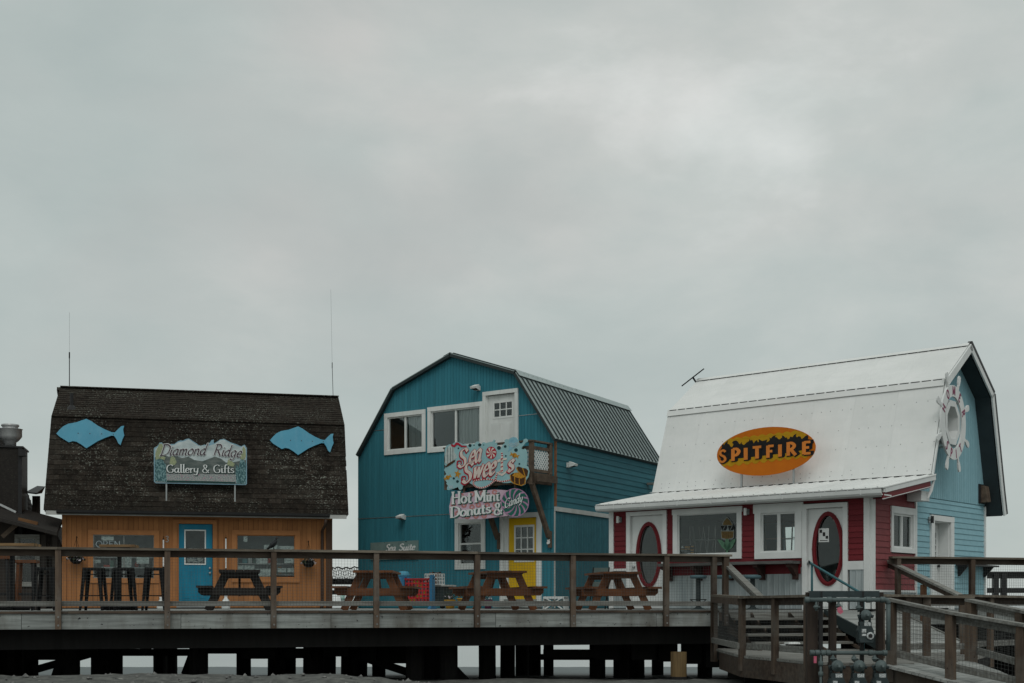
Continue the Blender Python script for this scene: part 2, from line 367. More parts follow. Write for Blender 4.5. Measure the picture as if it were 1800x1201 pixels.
# ------------------------------------------------------------------ brush lettering: each glyph is a few pen strokes in em units
GL = {
 'a': (.58, [[(.43,.47),(.26,.56),(.07,.38),(.07,.14),(.20,.0),(.35,.1),(.43,.3)], [(.44,.54),(.42,.12),(.49,.0),(.56,.06)]]),
 'c': (.46, [[(.42,.45),(.26,.56),(.07,.36),(.08,.1),(.25,.0),(.42,.11)]]),
 'd': (.60, [[(.43,.47),(.26,.56),(.07,.38),(.07,.14),(.20,.0),(.35,.1),(.43,.3)], [(.46,1.06),(.44,.12),(.51,.0),(.58,.06)]]),
 'e': (.48, [[(.08,.27),(.38,.33),(.37,.5),(.23,.56),(.07,.36),(.08,.1),(.25,.0),(.43,.11)]]),
 'f': (.36, [[(.42,.96),(.31,1.04),(.2,.9),(.17,.5),(.17,.0)], [(.03,.54),(.35,.54)]]),
 'g': (.58, [[(.43,.47),(.26,.56),(.07,.38),(.07,.14),(.20,.0),(.35,.1),(.43,.3)], [(.44,.54),(.43,-.1),(.29,-.31),(.07,-.22)]]),
 'i': (.28, [[(.12,.54),(.12,.1),(.19,.0),(.27,.06)], [(.12,.72),(.13,.78)]]),
 'l': (.27, [[(.12,1.05),(.12,.1),(.18,.0),(.26,.05)]]),
 'm': (.80, [[(.09,.54),(.09,.0)], [(.09,.34),(.2,.53),(.33,.5),(.36,.34),(.36,.0)], [(.36,.34),(.48,.53),(.61,.5),(.64,.34),(.64,.08),(.72,.0)]]),
 'n': (.56, [[(.09,.54),(.09,.0)], [(.09,.34),(.22,.54),(.37,.5),(.41,.34),(.41,.08),(.5,.0)]]),
 'o': (.54, [[(.26,.56),(.07,.38),(.07,.14),(.26,.0),(.45,.16),(.45,.4),(.26,.56)]]),
 'r': (.38, [[(.09,.54),(.09,.0)], [(.09,.32),(.2,.52),(.34,.5)]]),
 's': (.42, [[(.36,.46),(.23,.56),(.09,.45),(.15,.33),(.31,.24),(.36,.1),(.21,.0),(.05,.09)]]),
 't': (.38, [[(.19,.82),(.17,.16),(.25,.0),(.37,.07)], [(.03,.54),(.35,.54)]]),
 'u': (.58, [[(.09,.54),(.08,.16),(.2,.0),(.36,.1),(.43,.3)], [(.44,.54),(.42,.12),(.49,.0),(.56,.06)]]),
 'w': (.76, [[(.06,.54),(.16,.02)], [(.16,.02),(.36,.5)], [(.36,.5),(.46,.02)], [(.46,.02),(.68,.58)]]),
 'y': (.56, [[(.09,.54),(.09,.2),(.2,.06),(.36,.14),(.43,.32)], [(.45,.54),(.4,.0),(.26,-.3),(.06,-.24)]]),
 'C': (.78, [[(.68,.86),(.46,1.0),(.14,.8),(.08,.4),(.24,.06),(.5,.0),(.72,.16)]]),
 'D': (.84, [[(.16,1.0),(.16,.0)], [(.02,.98),(.4,1.0),(.74,.74),(.72,.28),(.44,.02),(.04,.0)]]),
 'G': (.82, [[(.68,.84),(.46,1.0),(.14,.8),(.08,.4),(.24,.06),(.5,.0),(.68,.12),(.69,.4)], [(.48,.42),(.78,.42)]]),
 'H': (.84, [[(.14,1.0),(.14,.0)], [(.68,1.0),(.68,.0)], [(.14,.52),(.68,.52)]]),
 'M': (1.0, [[(.13,1.0),(.13,.0)], [(.13,.98),(.49,.12)], [(.49,.12),(.85,.98)], [(.86,1.0),(.86,.0)]]),
 'R': (.78, [[(.16,1.0),(.16,.0)], [(.04,.98),(.4,1.0),(.6,.78),(.44,.54),(.16,.5)], [(.34,.5),(.7,.0)]]),
 'S': (.62, [[(.54,.84),(.36,1.0),(.13,.86),(.18,.62),(.44,.44),(.52,.18),(.3,.0),(.06,.14)]]),
 'A': (.7, [[(.05,.0),(.34,1.0)], [(.34,1.0),(.64,.0)], [(.16,.36),(.52,.36)]]),
 'P': (.68, [[(.14,1.0),(.14,.0)], [(.14,.97),(.4,.97),(.56,.74),(.4,.48),(.14,.46)]]),
 'I': (.32, [[(.16,1.0),(.16,.0)]]),
 'T': (.68, [[(.34,1.0),(.34,.0)], [(.03,.95),(.65,.95)]]),
 'F': (.6, [[(.14,1.0),(.14,.0)], [(.14,.95),(.56,.95)], [(.14,.52),(.46,.52)]]),
 'E': (.62, [[(.14,1.0),(.14,.0)], [(.14,.95),(.57,.95)], [(.14,.52),(.48,.52)], [(.14,.05),(.58,.05)]]),
 'O': (.8, [[(.4,1.0),(.1,.72),(.1,.28),(.4,.0),(.7,.28),(.7,.72),(.4,1.0)]]),
 'N': (.78, [[(.13,.0),(.13,1.0)], [(.13,.98),(.64,.02)], [(.64,.0),(.64,1.0)]]),
 '&': (.86, [[(.78,.36),(.5,.0),(.22,.02),(.08,.22),(.22,.46),(.5,.66),(.52,.9),(.34,1.0),(.2,.84),(.34,.56),(.78,.0)]]),
 '3': (.56, [[(.08,.86),(.28,1.0),(.46,.8),(.26,.54),(.48,.32),(.3,.0),(.06,.12)]]),
 ' ': (.34, []), "'": (.2, [[(.1,1.0),(.06,.8)]])}
def crom(pts, k=7):
    if len(pts) < 3: return [tuple(pts[0])] + [tuple(pts[-1])]
    P = [pts[0]] + list(pts) + [pts[-1]]; out = []
    closed = pts[0] == pts[-1]
    if closed: P[0] = pts[-2]; P[-1] = pts[1]
    for i in range(1, len(P) - 2):
        for j in range(k):
            t = j / k; a, b, c, d = P[i - 1], P[i], P[i + 1], P[i + 2]
            out.append(tuple(0.5 * (2 * b[q] + (c[q] - a[q]) * t + (2 * a[q] - 5 * b[q] + 4 * c[q] - d[q]) * t * t + (3 * b[q] - a[q] - 3 * c[q] + d[q]) * t ** 3) for q in (0, 1)))
    out.append(tuple(pts[-1])); return out
def stroke_poly(pts, wfun, ext=0.0):
    n = len(pts); Lp, Rp = [], []
    pts = [Vector((p[0], p[1])) for p in pts]
    if ext:
        d = (pts[0] - pts[1]).normalized(); pts[0] = pts[0] + d * ext; d = (pts[-1] - pts[-2]).normalized(); pts[-1] = pts[-1] + d * ext
    for i, p in enumerate(pts):
        d = (pts[min(i + 1, n - 1)] - pts[max(i - 1, 0)])
        if d.length < 1e-9: d = Vector((1, 0))
        d.normalize(); nn = Vector((-d.y, d.x)); w = wfun(math.atan2(d.y, d.x), i / (n - 1)) / 2
        Lp.append(p + nn * w); Rp.append(p - nn * w)
    return Lp, Rp
class Pen:
    """weight, contrast pen (nib angle), slant, serif size"""
    def __init__(s, wmax, wmin=None, nib=0.0, slant=0.0, serif=0.0, ext=0.0, track=0.0): s.a = wmax; s.b = wmin if wmin is not None else wmax; s.nib = nib; s.slant = slant; s.serif = serif; s.ext = ext; s.track = track
def text_width(txt, pen): return sum(GL[c][0] + pen.track for c in txt)
def lettering(mb, txt, pen, mp, d0, d1, grow=0.0):
    """mp(x, y, d) maps em coordinates (after layout) to a 3D point; every stroke is a thin raised plate; strokes sit a hair apart in depth"""
    x = 0.0; k = 0
    def quadstrip(Lp, Rp):
        nonlocal k
        e = 0.0006 * (k % 7); k += 1; n = len(Lp); o = len(mb.v)
        for P in (Lp, Rp):
            for p in P: mb.v.append(mp(p.x + x + pen.slant * p.y, p.y, d1 + e))
        for P in (Lp, Rp):
            for p in P: mb.v.append(mp(p.x + x + pen.slant * p.y, p.y, d0))
        for i in range(n - 1):
            mb.f += [(o + i, o + i + 1, o + n + i + 1, o + n + i), (o + i, o + 2 * n + i, o + 2 * n + i + 1, o + i + 1), (o + n + i, o + n + i + 1, o + 3 * n + i + 1, o + 3 * n + i)]
        mb.f += [(o, o + n, o + 3 * n, o + 2 * n), (o + n - 1, o + 3 * n - 1, o + 4 * n - 1, o + 2 * n - 1)]
    for ch in txt:
        adv, strokes = GL[ch]
        for st in strokes:
            pts = crom(st)
            if len(pts) == 2: pts = [pts[0], ((pts[0][0] + pts[1][0]) / 2, (pts[0][1] + pts[1][1]) / 2), pts[1]]
            wf = lambda a, t: pen.b + (pen.a - pen.b) * abs(math.sin(a - pen.nib)) + 2 * grow
            quadstrip(*stroke_poly(pts, wf, grow * 0.9 + pen.ext))
            if pen.serif:
                for (p, q) in ((pts[0], pts[1]), (pts[-1], pts[-2])):
                    if abs(p[0] - q[0]) < 0.25 * abs(p[1] - q[1]) + 1e-6 and any(abs(p[1] - lv) < 0.12 for lv in (0, .54, 1.0)):
                        hs = pen.serif; th = pen.b * 0.55 + grow
                        quadstrip([Vector((p[0] - hs - grow, p[1] + th)), Vector((p[0] + hs + grow, p[1] + th))], [Vector((p[0] - hs - grow, p[1] - th)), Vector((p[0] + hs + grow, p[1] - th))])
        x += adv + pen.track
    return mb
def line_map(pt, x0, y0, x1, y1, h, txt, pen, up=None):
    """baseline in photo pixels from (x0,y0) to (x1,y1), cap height h px; pt(px, py, d) -> 3D point on the sign"""
    w = text_width(txt, pen) + pen.slant; ex = ((x1 - x0) / w, (y1 - y0) / w)
    return lambda x, y, d: pt(x0 + ex[0] * x, y0 + ex[1] * x - h * y, d)
# ------------------------------------------------------------------ the setting: beach, water, boardwalk
G = Fr((343 - 900) * 33.0 / FPX, 33.0, 13.0)          # gallery
T = Fr(1.053, 32.72, -36.0); TS = Fr(1.053, 32.72, -29.0)   # teal house front / its side wall (the corner is not square)
W = Fr(7.06, 25.77, -40.8)                            # white-roofed house
R = Fr((103 - 900) * 21.9 / FPX, 21.9, 15.5)          # boardwalk edge
M_gravel = mat('beach_gravel', (0.135, 0.138, 0.128), (0.065, 0.067, 0.064), rough=0.95, scale=(7, 7, 7), det=8, rand=0, bump=0.8, spot=(0.26, 0.26, 0.24), spot_scale=9, spot_lo=0.66, spot_hi=0.72)
M_wet = mat('wet_sand', (0.098, 0.120, 0.122), (0.078, 0.096, 0.098), rough=0.55, scale=(0.3, 1.2, 1), rand=0, bump=0.1)
M_water = mat('sea_water', (0.16, 0.185, 0.185), (0.12, 0.145, 0.15), rough=0.16, scale=(0.05, 0.35, 1), det=6, rand=0, bump=0.35, spec=0.5)
def hnoise(x, y): return 0.5 * math.sin(x * 1.7 + 1.3 * math.sin(y * 1.1)) + 0.3 * math.sin(y * 2.9 + x * 0.7) + 0.2 * math.sin(x * 5.1 - y * 3.3)
def ground_z(x, y):
    z = -1.28
    if y < 20: z = -1.28 - 0.03 * (20 - y) ** 1.0 if y > 8 else -1.64
    if y > 24: z = -1.28 - 0.0482 * (y - 24) if y < 41 else -2.10 - 0.0393 * (y - 41)
    crest = math.exp(-((y - 20.6) / 1.3) ** 2) * (0.27 if x < -3 else 0.27 * max(0.0, 1 - (x + 3) / 3.2))
    z += crest + 0.035 * hnoise(x, y) * (1 if y < 26 else 0.5)
    return max(z, -4.0)
def build_ground():
    xs = [-400, -120, -60] + [-30 + i * 1.5 for i in range(11)] + [-13.5 + i * 0.3 for i in range(95)] + [16 + i * 3 for i in range(12)] + [60, 120, 400]
    ys = [-200, -60, -20, 0, 6, 10, 13, 15.5, 17] + [18 + i * 0.22 for i in range(28)] + [24.5 + i * 1.5 for i in range(44)]
    vs_ = [(x, y, ground_z(x, y) + (random.uniform(-0.03, 0.03) if 18 < y < 24.4 and -13 < x < 15 else 0)) for y in ys for x in xs]; n = len(xs)
    fs = [(j * n + i, j * n + i + 1, (j + 1) * n + i + 1, (j + 1) * n + i) for j in range(len(ys) - 1) for i in range(n - 1)]
    mb = MB(); mb.v = vs_; mb.f = fs
    me = bpy.data.meshes.new('beach'); me.from_pydata(vs_, [], fs); me.materials.append(M_gravel); me.materials.append(M_wet)
    for p in me.polygons:
        if p.center.y > 27: p.material_index = 1
        p.use_smooth = True
    o = bpy.data.objects.new('beach', me); C.objects.link(o); tag(o, None, None, kind='structure')
    mb = MB(); mb.add([(-3000, 55, -3.2), (3000, 55, -3.2), (3000, 5000, -3.2), (-3000, 5000, -3.2)], [(0, 1, 2, 3)])
    tag(mb.build('sea_water', M_water), None, None, kind='structure')
    # loose stones on the crest of the beach
    mb = MB()
    for i in range(420):
        x = random.uniform(-11, 1.5); y = random.uniform(18.6, 22.0); r = random.uniform(0.012, 0.05) * (1.5 if random.random() < 0.06 else 1); z = ground_z(x, y) + r * 0.2; a = random.random() * 6
        ring = [(x + r * random.uniform(.7, 1.2) * math.cos(a + q * 1.257), y + r * random.uniform(.7, 1.2) * math.sin(a + q * 1.257), z) for q in range(5)]
        mb.add(ring + [(x, y, z + r * random.uniform(.5, .9)), (x, y, z - r)], [(q, (q + 1) % 5, 5) for q in range(5)] + [((q + 1) % 5, q, 6) for q in range(5)])
    tag(mb.build('beach_pebbles', mat('pebble', (0.2, 0.2, 0.19), (0.08, 0.08, 0.08), scale=(20, 20, 20), rand=0)), None, None, kind='stuff')
build_ground()
POSTS = (103, 294, 480, 660, 836, 1004, 1167)
def ru(px): return R.uz(px, 1000)[0]
U_ST0, U_ST1 = ru(1277), ru(1449)          # the stair opening
U_RP1 = ru(1572)                           # far side of the ramp opening
def build_boardwalk():
    mb = MB(); mb.box(-12, 24, 3.2, 17.5, -0.16, 0.0); mb.box(-12, 24, 0.04, 3.2, -0.16, -0.042)
    deck = mb.build('boardwalk', M_plank); deck.matrix_world = R.M.copy(); tag(deck, None, None, kind='structure')
    w = 0.186
    for i in range(17):
        v0 = 0.02 + i * w; u = -12 + random.uniform(0, 3)
        while u < 24:
            u1 = min(u + random.uniform(3.4, 4.2), 24)
            MB().box(u + .002, u1 - .002, v0, v0 + w - 0.008, -0.041, random.uniform(-0.003, 0.002)).build('plank', M_plank, deck); u = u1
    # edge: cap board and fascia boards, with a joint now and then
    js = [-12, ru(38), ru(318), ru(581), ru(870), ru(1152), ru(1262)]
    for a, b in zip(js, js[1:]):
        MB().box(a + .004, b - .004, -0.05, -0.006, -0.305, -0.046).build('fascia_board', M_greywood, deck)
    js = [-12, ru(120), ru(322), ru(560), ru(760), ru(990), ru(1180), ru(1262)]
    for a, b in zip(js, js[1:]):
        MB().box(a + .003, b - .003, -0.075, 0.018, -0.042, -0.002 + random.uniform(-.004, .004)).build('edge_board', M_rail, deck)
    MB().box(ru(1262), U_RP1, -0.05, -0.006, -0.2, -0.046).build('fascia_board', M_post, deck)
    MB().box(U_RP1, 24, -0.05, -0.006, -0.29, -0.046).build('fascia_board', M_greywood, deck)
    # under the deck: stringers, caps and piles
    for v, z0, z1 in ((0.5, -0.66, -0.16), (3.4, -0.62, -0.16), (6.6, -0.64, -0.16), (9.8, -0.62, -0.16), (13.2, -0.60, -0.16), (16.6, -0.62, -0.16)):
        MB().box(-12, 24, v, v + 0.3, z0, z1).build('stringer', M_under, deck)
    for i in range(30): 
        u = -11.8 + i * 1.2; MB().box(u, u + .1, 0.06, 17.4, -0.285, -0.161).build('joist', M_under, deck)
    spans = [(-40, 67), (110, 140), (160, 215), (270, 312), (333, 365), (416, 441), (470, 519), (532, 589), (599, 645), (655, 678), (713, 805), (843, 872), (879, 904), (907, 951), (956, 973), (1037, 1064), (1079, 1133), (1146, 1166), (1226, 1251), (1281, 1345), (1380, 1440), (1480, 1540), (1600, 1660), (1720, 1800)]
    piles_ = [(20, 24), (52, 25), (88, 30), (125, 26), (172, 24), (200, 28), (290, 24), (322 - 38, 31), (349, 27), (428, 29), (482, 25), (508, 33), (545, 25), (572, 28), (612, 25), (634, 30), (667, 33), (728, 26), (752, 29), (771, 36), (793, 30), (858, 27), (891, 32), (918, 26), (940, 33), (965, 38), (1050, 27), (1094, 28), (1118, 31), (1156, 34), (1238, 28), (1305, 31), (1345, 27), (1400, 29), (1440, 33), (1500, 29), (1560, 31), (1620, 27), (1680, 30), (1760, 28)]
    me = {}
    piles = []
    for a, b in spans:
        n = max(1, round((b - a) / 27.0)); w_ = (b - a) / n
        for i in range(n):
            Y = min(37.0, max(25.0, 0.34 * FPX / w_)); piles.append((a + w_ * (i + .5), Y + (i % 2) * 1.7, w_ / 2 * 1.04 * (Y + (i % 2) * 1.7) / FPX))
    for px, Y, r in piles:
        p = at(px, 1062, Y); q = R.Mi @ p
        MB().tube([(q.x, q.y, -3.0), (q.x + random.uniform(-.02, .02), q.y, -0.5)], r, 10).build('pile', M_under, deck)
    # yellow, freshly driven pile with a dark strap
    q = R.Mi @ at(1193, 1062, 24.6); Mp = mat('fresh_timber_pile', (0.125, 0.085, 0.038), (0.07, 0.047, 0.024), scale=(20, 20, 1.5), rand=0, bump=0.2)
    y = MB().tube([(q.x, q.y, -2.6), (q.x, q.y, -0.78)], 0.152, 14).build('pile', Mp, deck, True); y['label'] = 'fresh yellow timber pile with a black strap'
    MB().tube([(q.x, q.y, -1.32), (q.x, q.y, -1.245)], 0.158, 14).build('strap', M_under, y)
    # pile caps and diagonal braces behind
    for px0, px1, y0, y1, Y in ((170, 345, 1141, 1153, 31), (345, 530, 1126, 1137, 29), (930, 1040, 1150, 1160, 30), (650, 730, 1132, 1146, 30), (1040, 1250, 1146, 1158, 30), (335, 445, 1128, 1149, 27), (425, 485, 1128, 1158, 26.5), (500, 545, 1140, 1157, 27), (570, 612, 1128, 1154, 27), (635, 662, 1128, 1162, 27), (655, 735, 1128, 1166, 27.5), (50, 130, 1128, 1160, 27), (128, 170, 1128, 1150, 27), (955, 1045, 1142, 1156, 27), (1045, 1090, 1128, 1160, 27), (1110, 1152, 1128, 1160, 26.5), (1158, 1190, 1128, 1163, 26.8), (1198, 1232, 1128, 1167, 27), (1240, 1290, 1128, 1173, 26.6)):
        a = R.Mi @ at(px0, y1, Y); b = R.Mi @ at(px1, y1, Y); c = R.Mi @ at(px0, y0, Y)
        MB().beam((a.x, a.y, (a.z + c.z) / 2), (b.x, b.y, (a.z + c.z) / 2), 0.22, c.z - a.z).build('pile_cap', M_under, deck)
    for px0, y0, px1, y1, Y in ((95, 1200, 112, 1150, 26), (60, 1178, 165, 1148, 29), (322, 1195, 350, 1120, 29), (250, 1148, 285, 1105, 27), (620, 1150, 730, 1186, 28), (800, 1178, 835, 1215, 26), (776, 1150, 785, 1195, 33)):
        a = R.Mi @ at(px0, y0, Y); b = R.Mi @ at(px1, y1, Y); MB().beam(a, b, 0.14, 0.16).build('brace', M_under, deck)
    return deck
DECK = build_boardwalk()
# ------------------------------------------------------------------ gallery: orange shop under a shingled gambrel roof
def sgn(fr, v):                                     # photo pixel -> point on an upright sign at depth v of a building frame
    def f(px, py, d=0.0):
        u, z = fr.uz(px, py, v); return (u, v - d, z)
    return f
def pxpoly(mb, pt, pts, d0, d1):
    k = len(mb.v); n = len(pts); mb.v += [pt(x, y, d1) for x, y in pts] + [pt(x, y, d0) for x, y in pts]
    mb.f.append(tuple(k + i for i in range(n))); mb.f.append(tuple(k + n + i for i in reversed(range(n))))
    for i in range(n): mb.f.append((k + i, k + n + i, k + n + (i + 1) % n, k + (i + 1) % n))
    return mb
def zp(x0, y0, s): return lambda pts: [(x0 + x / s, y0 + y / s) for x, y in pts]     # zoomed-view coordinates to photo pixels
M_orange = mat('orange_siding', (0.375, 0.165, 0.062), (0.29, 0.125, 0.047), rough=0.75, scale=(6, 6, 0.8), rand=0.09, bump=0.1, streak=((10, 10, 0.7), 0.5, (0.22, 0.095, 0.04)))
M_orange_t = mat('orange_trim', (0.39, 0.172, 0.066), (0.325, 0.142, 0.055), rough=0.7, scale=(4, 4, 4), rand=0.05)
M_bluedoor = mat('blue_door_paint', (0.014, 0.20, 0.31), (0.010, 0.15, 0.24), rough=0.5, scale=(5, 5, 2), rand=0, streak=((12, 12, 1.5), 0.5, (0.05, 0.20, 0.27)))
M_shing = mat('cedar_shingle', (0.033, 0.027, 0.022), (0.016, 0.0135, 0.0115), rough=0.95, scale=(9, 9, 3), rand=0.35, spec=.05, spot=(0.19, 0.205, 0.175), spot_scale=27, spot_lo=0.575, spot_hi=0.66, patch=(0.7, 0.44, 0.62, 0.16), dirt=((1.1, 1.1, 1.1), .35, (0.050, 0.048, 0.040)))
M_sheath = mat('sheathing', (0.05, 0.045, 0.04), rough=0.95, rand=0)
M_fish = mat('fish_blue', (0.072, 0.275, 0.385), (0.062, 0.245, 0.35), rough=0.55, scale=(2, 2, 2), rand=0.05, streak=((7, 7, 1), 0.25, (0.2, 0.36, 0.45)))
M_gutter = mat('dark_gutter', (0.022, 0.022, 0.023), (0.03, 0.03, 0.03), rough=0.4, rand=0)
M_brownpipe = mat('brown_downspout', (0.045, 0.028, 0.02), rough=0.5, rand=0)
M_browncorner = mat('brown_corner_board', (0.085, 0.048, 0.03), (0.06, 0.034, 0.022), scale=(8, 8, 1), rand=0)
M_alu = mat('bare_aluminium', (0.38, 0.40, 0.40), rough=0.35, metal=0.7, rand=0)
M_fascia = mat('grey_white_fascia', (0.46, 0.47, 0.45), (0.36, 0.37, 0.35), rand=0.05)
GE, GB, GR = (-0.4, 2.42), (0.6, 4.84), (2.3, 5.83)           # eave, break, ridge as (v, z)
GU0, GU1 = -3.56, 3.80
def build_gallery():
    t = thing('gallery_building', 'small orange shop with a dark mossy shingled barn roof and blue door', 'shop building', fr=G)
    f = front(0.0)
    wl = [(G.uz(155, 932)[0], G.uz(280, 932)[0], G.uz(218, 1025)[1], G.uz(218, 932)[1]), (G.uz(407.4, 932)[0], G.uz(527, 932)[0], G.uz(467, 1024)[1], G.uz(467, 932.4)[1])]
    dr = (G.uz(311, 1000)[0], G.uz(374, 1000)[0], 0.06, G.uz(343, 921)[1])
    opens = [(a + .1, b - .1, c + .1, d - .1) for a, b, c, d in wl] + [(dr[0], dr[1], 0.0, dr[3])]
    a0, a1 = -3.19, 3.44
    prof = [(a0, 2.44), (a1, 2.44)]
    backing(f, a0, a1, 0, prof, opens, M_sheath, t)
    up_boards(f, a0 + 0.1, a1 - 0.16, 0.03, prof, 0.122, opens, M_orange, t, gap=0.006, d=.014)
    gp = [(0, 2.4), (0.02, 3.35), (0.6, 4.7), (2.3, 5.74), (4.0, 4.7), (4.58, 3.35), (4.6, 2.4)]
    backing(right(a1), 0.0, 4.6, 0, gp, [], M_orange, t); backing(left(a0), 0.0, 4.6, 0, gp, [], M_orange, t)
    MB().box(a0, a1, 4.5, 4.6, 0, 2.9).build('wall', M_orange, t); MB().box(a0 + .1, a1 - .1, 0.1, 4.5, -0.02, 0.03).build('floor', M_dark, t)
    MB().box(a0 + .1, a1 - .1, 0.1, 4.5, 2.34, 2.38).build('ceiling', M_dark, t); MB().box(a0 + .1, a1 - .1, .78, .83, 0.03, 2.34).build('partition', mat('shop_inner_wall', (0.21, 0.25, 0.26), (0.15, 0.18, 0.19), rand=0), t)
    for a in (a0, a1 - 0.16): mb = MB(); mbox(mb, f, a, a + (0.1 if a == a0 else 0.16), 0, 0.035, 0.03, 2.38); mb.build('corner_board', M_orange_t if a == a0 else M_browncorner, t)
    mb = MB(); mbox(mb, f, a0, a1, 0.036, 0.06, 2.28, 2.43); mb.build('frieze_board', M_orange_t, t)
    for k, (a, b, c, d) in enumerate(wl):
        window(f, a, b, c, d, t, M_orange_t, M_greywood if k == 0 else M_orange_t, t=0.12, cols=2 if k == 0 else 1, sash=0.022, bar=0.02)
    # door
    mb = MB()
    for a in (dr[0] - .1, dr[1]): mbox(mb, f, a, a + .1, 0, .05, 0.03, dr[3])
    mbox(mb, f, dr[0] - .1, dr[1] + .1, 0, .055, dr[3], dr[3] + .1); mb.build('door_casing', M_orange_t, t)
    g0, gz1 = G.uz(324, 931); g1, gz0 = G.uz(362, 993)
    mb = MB(); s0, s1 = dr[0] + .01, dr[1] - .01
    mbox(mb, f, s0, g0, -.05, -.01, .06, dr[3] - .01); mbox(mb, f, g1, s1, -.05, -.01, .06, dr[3] - .01); mbox(mb, f, g0, g1, -.05, -.01, .06, gz0); mbox(mb, f, g0, g1, -.05, -.01, gz1, dr[3] - .01)
    door = mb.build('door', M_bluedoor, t)
    m = (s0 + s1) / 2
    for b0, b1 in ((s0 + .12, m - .05), (m + .05, s1 - .12)):
        mb = MB(); mbox(mb, f, b0, b1, -.012, -.002, .2, gz0 - .16); mbox(mb, f, b0 + .05, b1 - .05, -.003, .006, .26, gz0 - .22); mb.build('panel', M_bluedoor, door)
    mb = MB(); mbox(mb, f, g0, g1, -.04, .004, gz1 - .03, gz1); mbox(mb, f, g0, g1, -.04, .004, gz0, gz0 + .03); mbox(mb, f, g0, g0 + .03, -.04, .003, gz0 + .03, gz1 - .03); mbox(mb, f, g1 - .03, g1, -.04, .003, gz0 + .03, gz1 - .03); mb.build('glass_frame', M_white, door)
    mb = MB(); mbox(mb, f, g0 + .03, g1 - .03, -.03, -.026, gz0 + .03, gz1 - .03); mb.build('pane', M_glass, door)
    mb = MB(); mbox(mb, f, g0 + .06, g1 - .07, -.10, -.09, gz0 + .06, gz0 + .42); mb.build('notice', mat('door_notice', (0.55, 0.57, 0.55), (0.12, 0.15, 0.18), scale=(14, 14, 26), lo=0.48, hi=0.54, rand=0), door)
    for z in (1.02, 0.90): MB().lathe([(.012, 0), (.03, -.02), (.034, -.045), (.02, -.06)], 12, (s1 - .06, 0.012, z), 'y').build('door_knob', M_alu, door, True)
    mb = MB(); mbox(mb, f, s0 - .02, s1 + .02, -.06, .06, 0.03, .062); mb.build('threshold', M_alu, t)
    # roof: deck, then shingles in courses
    mb = MB()
    V5, V6 = (4.0, 4.84), (5.0, 2.42)
    for p, q, l0, l1 in ((GE, GB, GU0, GU0 + .07), (GB, GR, GU0 + .07, GU0 + .10)): mb.slab((l0, p[0], p[1] - .02), (GU1, p[0], p[1] - .02), (GU1, q[0], q[1] - .02), (l1, q[0], q[1] - .02), 0.08)
    for p, q in ((GR, V5), (V5, V6)): mb.slab((GU1, q[0], q[1]), (GU0, q[0], q[1]), (GU0, p[0], p[1]), (GU1, p[0], p[1]), 0.1)
    roof = mb.build('roof', M_shing, t)
    def course(p, q, ex, n0, n1, parent, single):
        L_ = math.hypot(q[0] - p[0], q[1] - p[1]); ax = math.atan2(q[1] - p[1], q[0] - p[0]); n = int(L_ / ex)
        big = MB(); cnt = 0
        for r in range(n + 1):
            s = r * ex; GU0 = -3.56 + .10 * min(1, max(0, (p[1] + (q[1] - p[1]) * s / L_ - GE[1]) / (GR[1] - GE[1]))); u = GU0 - 0.02 + (0.15 if r % 2 else 0)
            w = 0.3
            cells = [(GU0 - .02, u)] if r % 2 else []
            while u < GU1: cells.append((u, min(u + w, GU1 + .02))); u += w
            for (c0, c1) in cells:
                if c1 - c0 < .02: continue
                hh = ex + .03 if s + ex + .03 < L_ + .04 else max(.03, L_ - s + .02); j = random.uniform(-.004, .004); jz = random.uniform(-.003, .006)
                mb = MB(); mb.hexa([(c0 + .002, s + j, 0), (c1 - .002, s + j + random.uniform(-.004, .004), 0), (c1 - .002, s + hh, 0), (c0 + .002, s + hh, 0)], [(c0 + .002, s + j, .017 + jz), (c1 - .002, s + j, .017 + jz), (c1 - .002, s + hh, .004), (c0 + .002, s + hh, .004)])
                Mx = Matrix.Translation((0, p[0], p[1] - .02)) @ Matrix.Rotation(ax, 4, 'X'); mb.xf(Mx)
                if single and n0 <= cnt < n1: mb.build('shingle', M_shing, parent)
                else: big.add(mb.v, mb.f)
                cnt += 1
        if big.v:
            o = big.build('shingle_courses', M_shing, parent); o['kind'] = 'stuff'
    course(GE, GB, 0.14, 60, 355, roof, True); course(GB, GR, 0.14, 0, 0, roof, False)
    mb = MB(); mb.beam((GU0 + .09, 2.3, GR[1] + .012), (GU1 + .02, 2.3, GR[1] + .012), 0.2, 0.025); mb.build('ridge_cap', M_shing, roof)
    mb = MB(); mb.beam((GU0 + .07, GB[0] - .03, GB[1] + .0), (GU1, GB[0] - .03, GB[1] + .0), 0.05, 0.035); mb.build('break_strip', M_shing, roof)
    # eave: soffit, fascia ends, gutter, downspout
    mb = MB(); mb.box(GU0 + .02, GU1 - .02, -.36, 0.02, 2.35, 2.38); mb.build('soffit', M_brownpipe, t)
    mb = MB(); mb.box(GU0 + .03, GU1 - .03, -.40, -.362, 2.295, 2.395); mb.build('fascia', M_fascia, t)
    gu0, gu1 = G.uz(103, 905)[0], G.uz(577, 905)[0]
    mb = MB(); prof_ = [(a, b + .062) for a, b in [(-.405, 2.345), (-.405, 2.26), (-.50, 2.26), (-.53, 2.29), (-.54, 2.345), (-.525, 2.345), (-.515, 2.295), (-.49, 2.275), (-.42, 2.275), (-.42, 2.345)]]
    mb.prism_u(prof_, gu0, gu1); gut = mb.build('gutter', M_gutter, t)
    du = G.uz(566, 1000)[0]
    mb = MB(); mb.tube([(du + .06, -.46, 2.27), (du + .05, -.45, 2.14), (du, -.10, 2.0), (du, -.08, 1.9), (du, -.08, .06), (du - .03, -.18, .03)], .04, 8); mb.build('downspout', M_brownpipe, t, True)
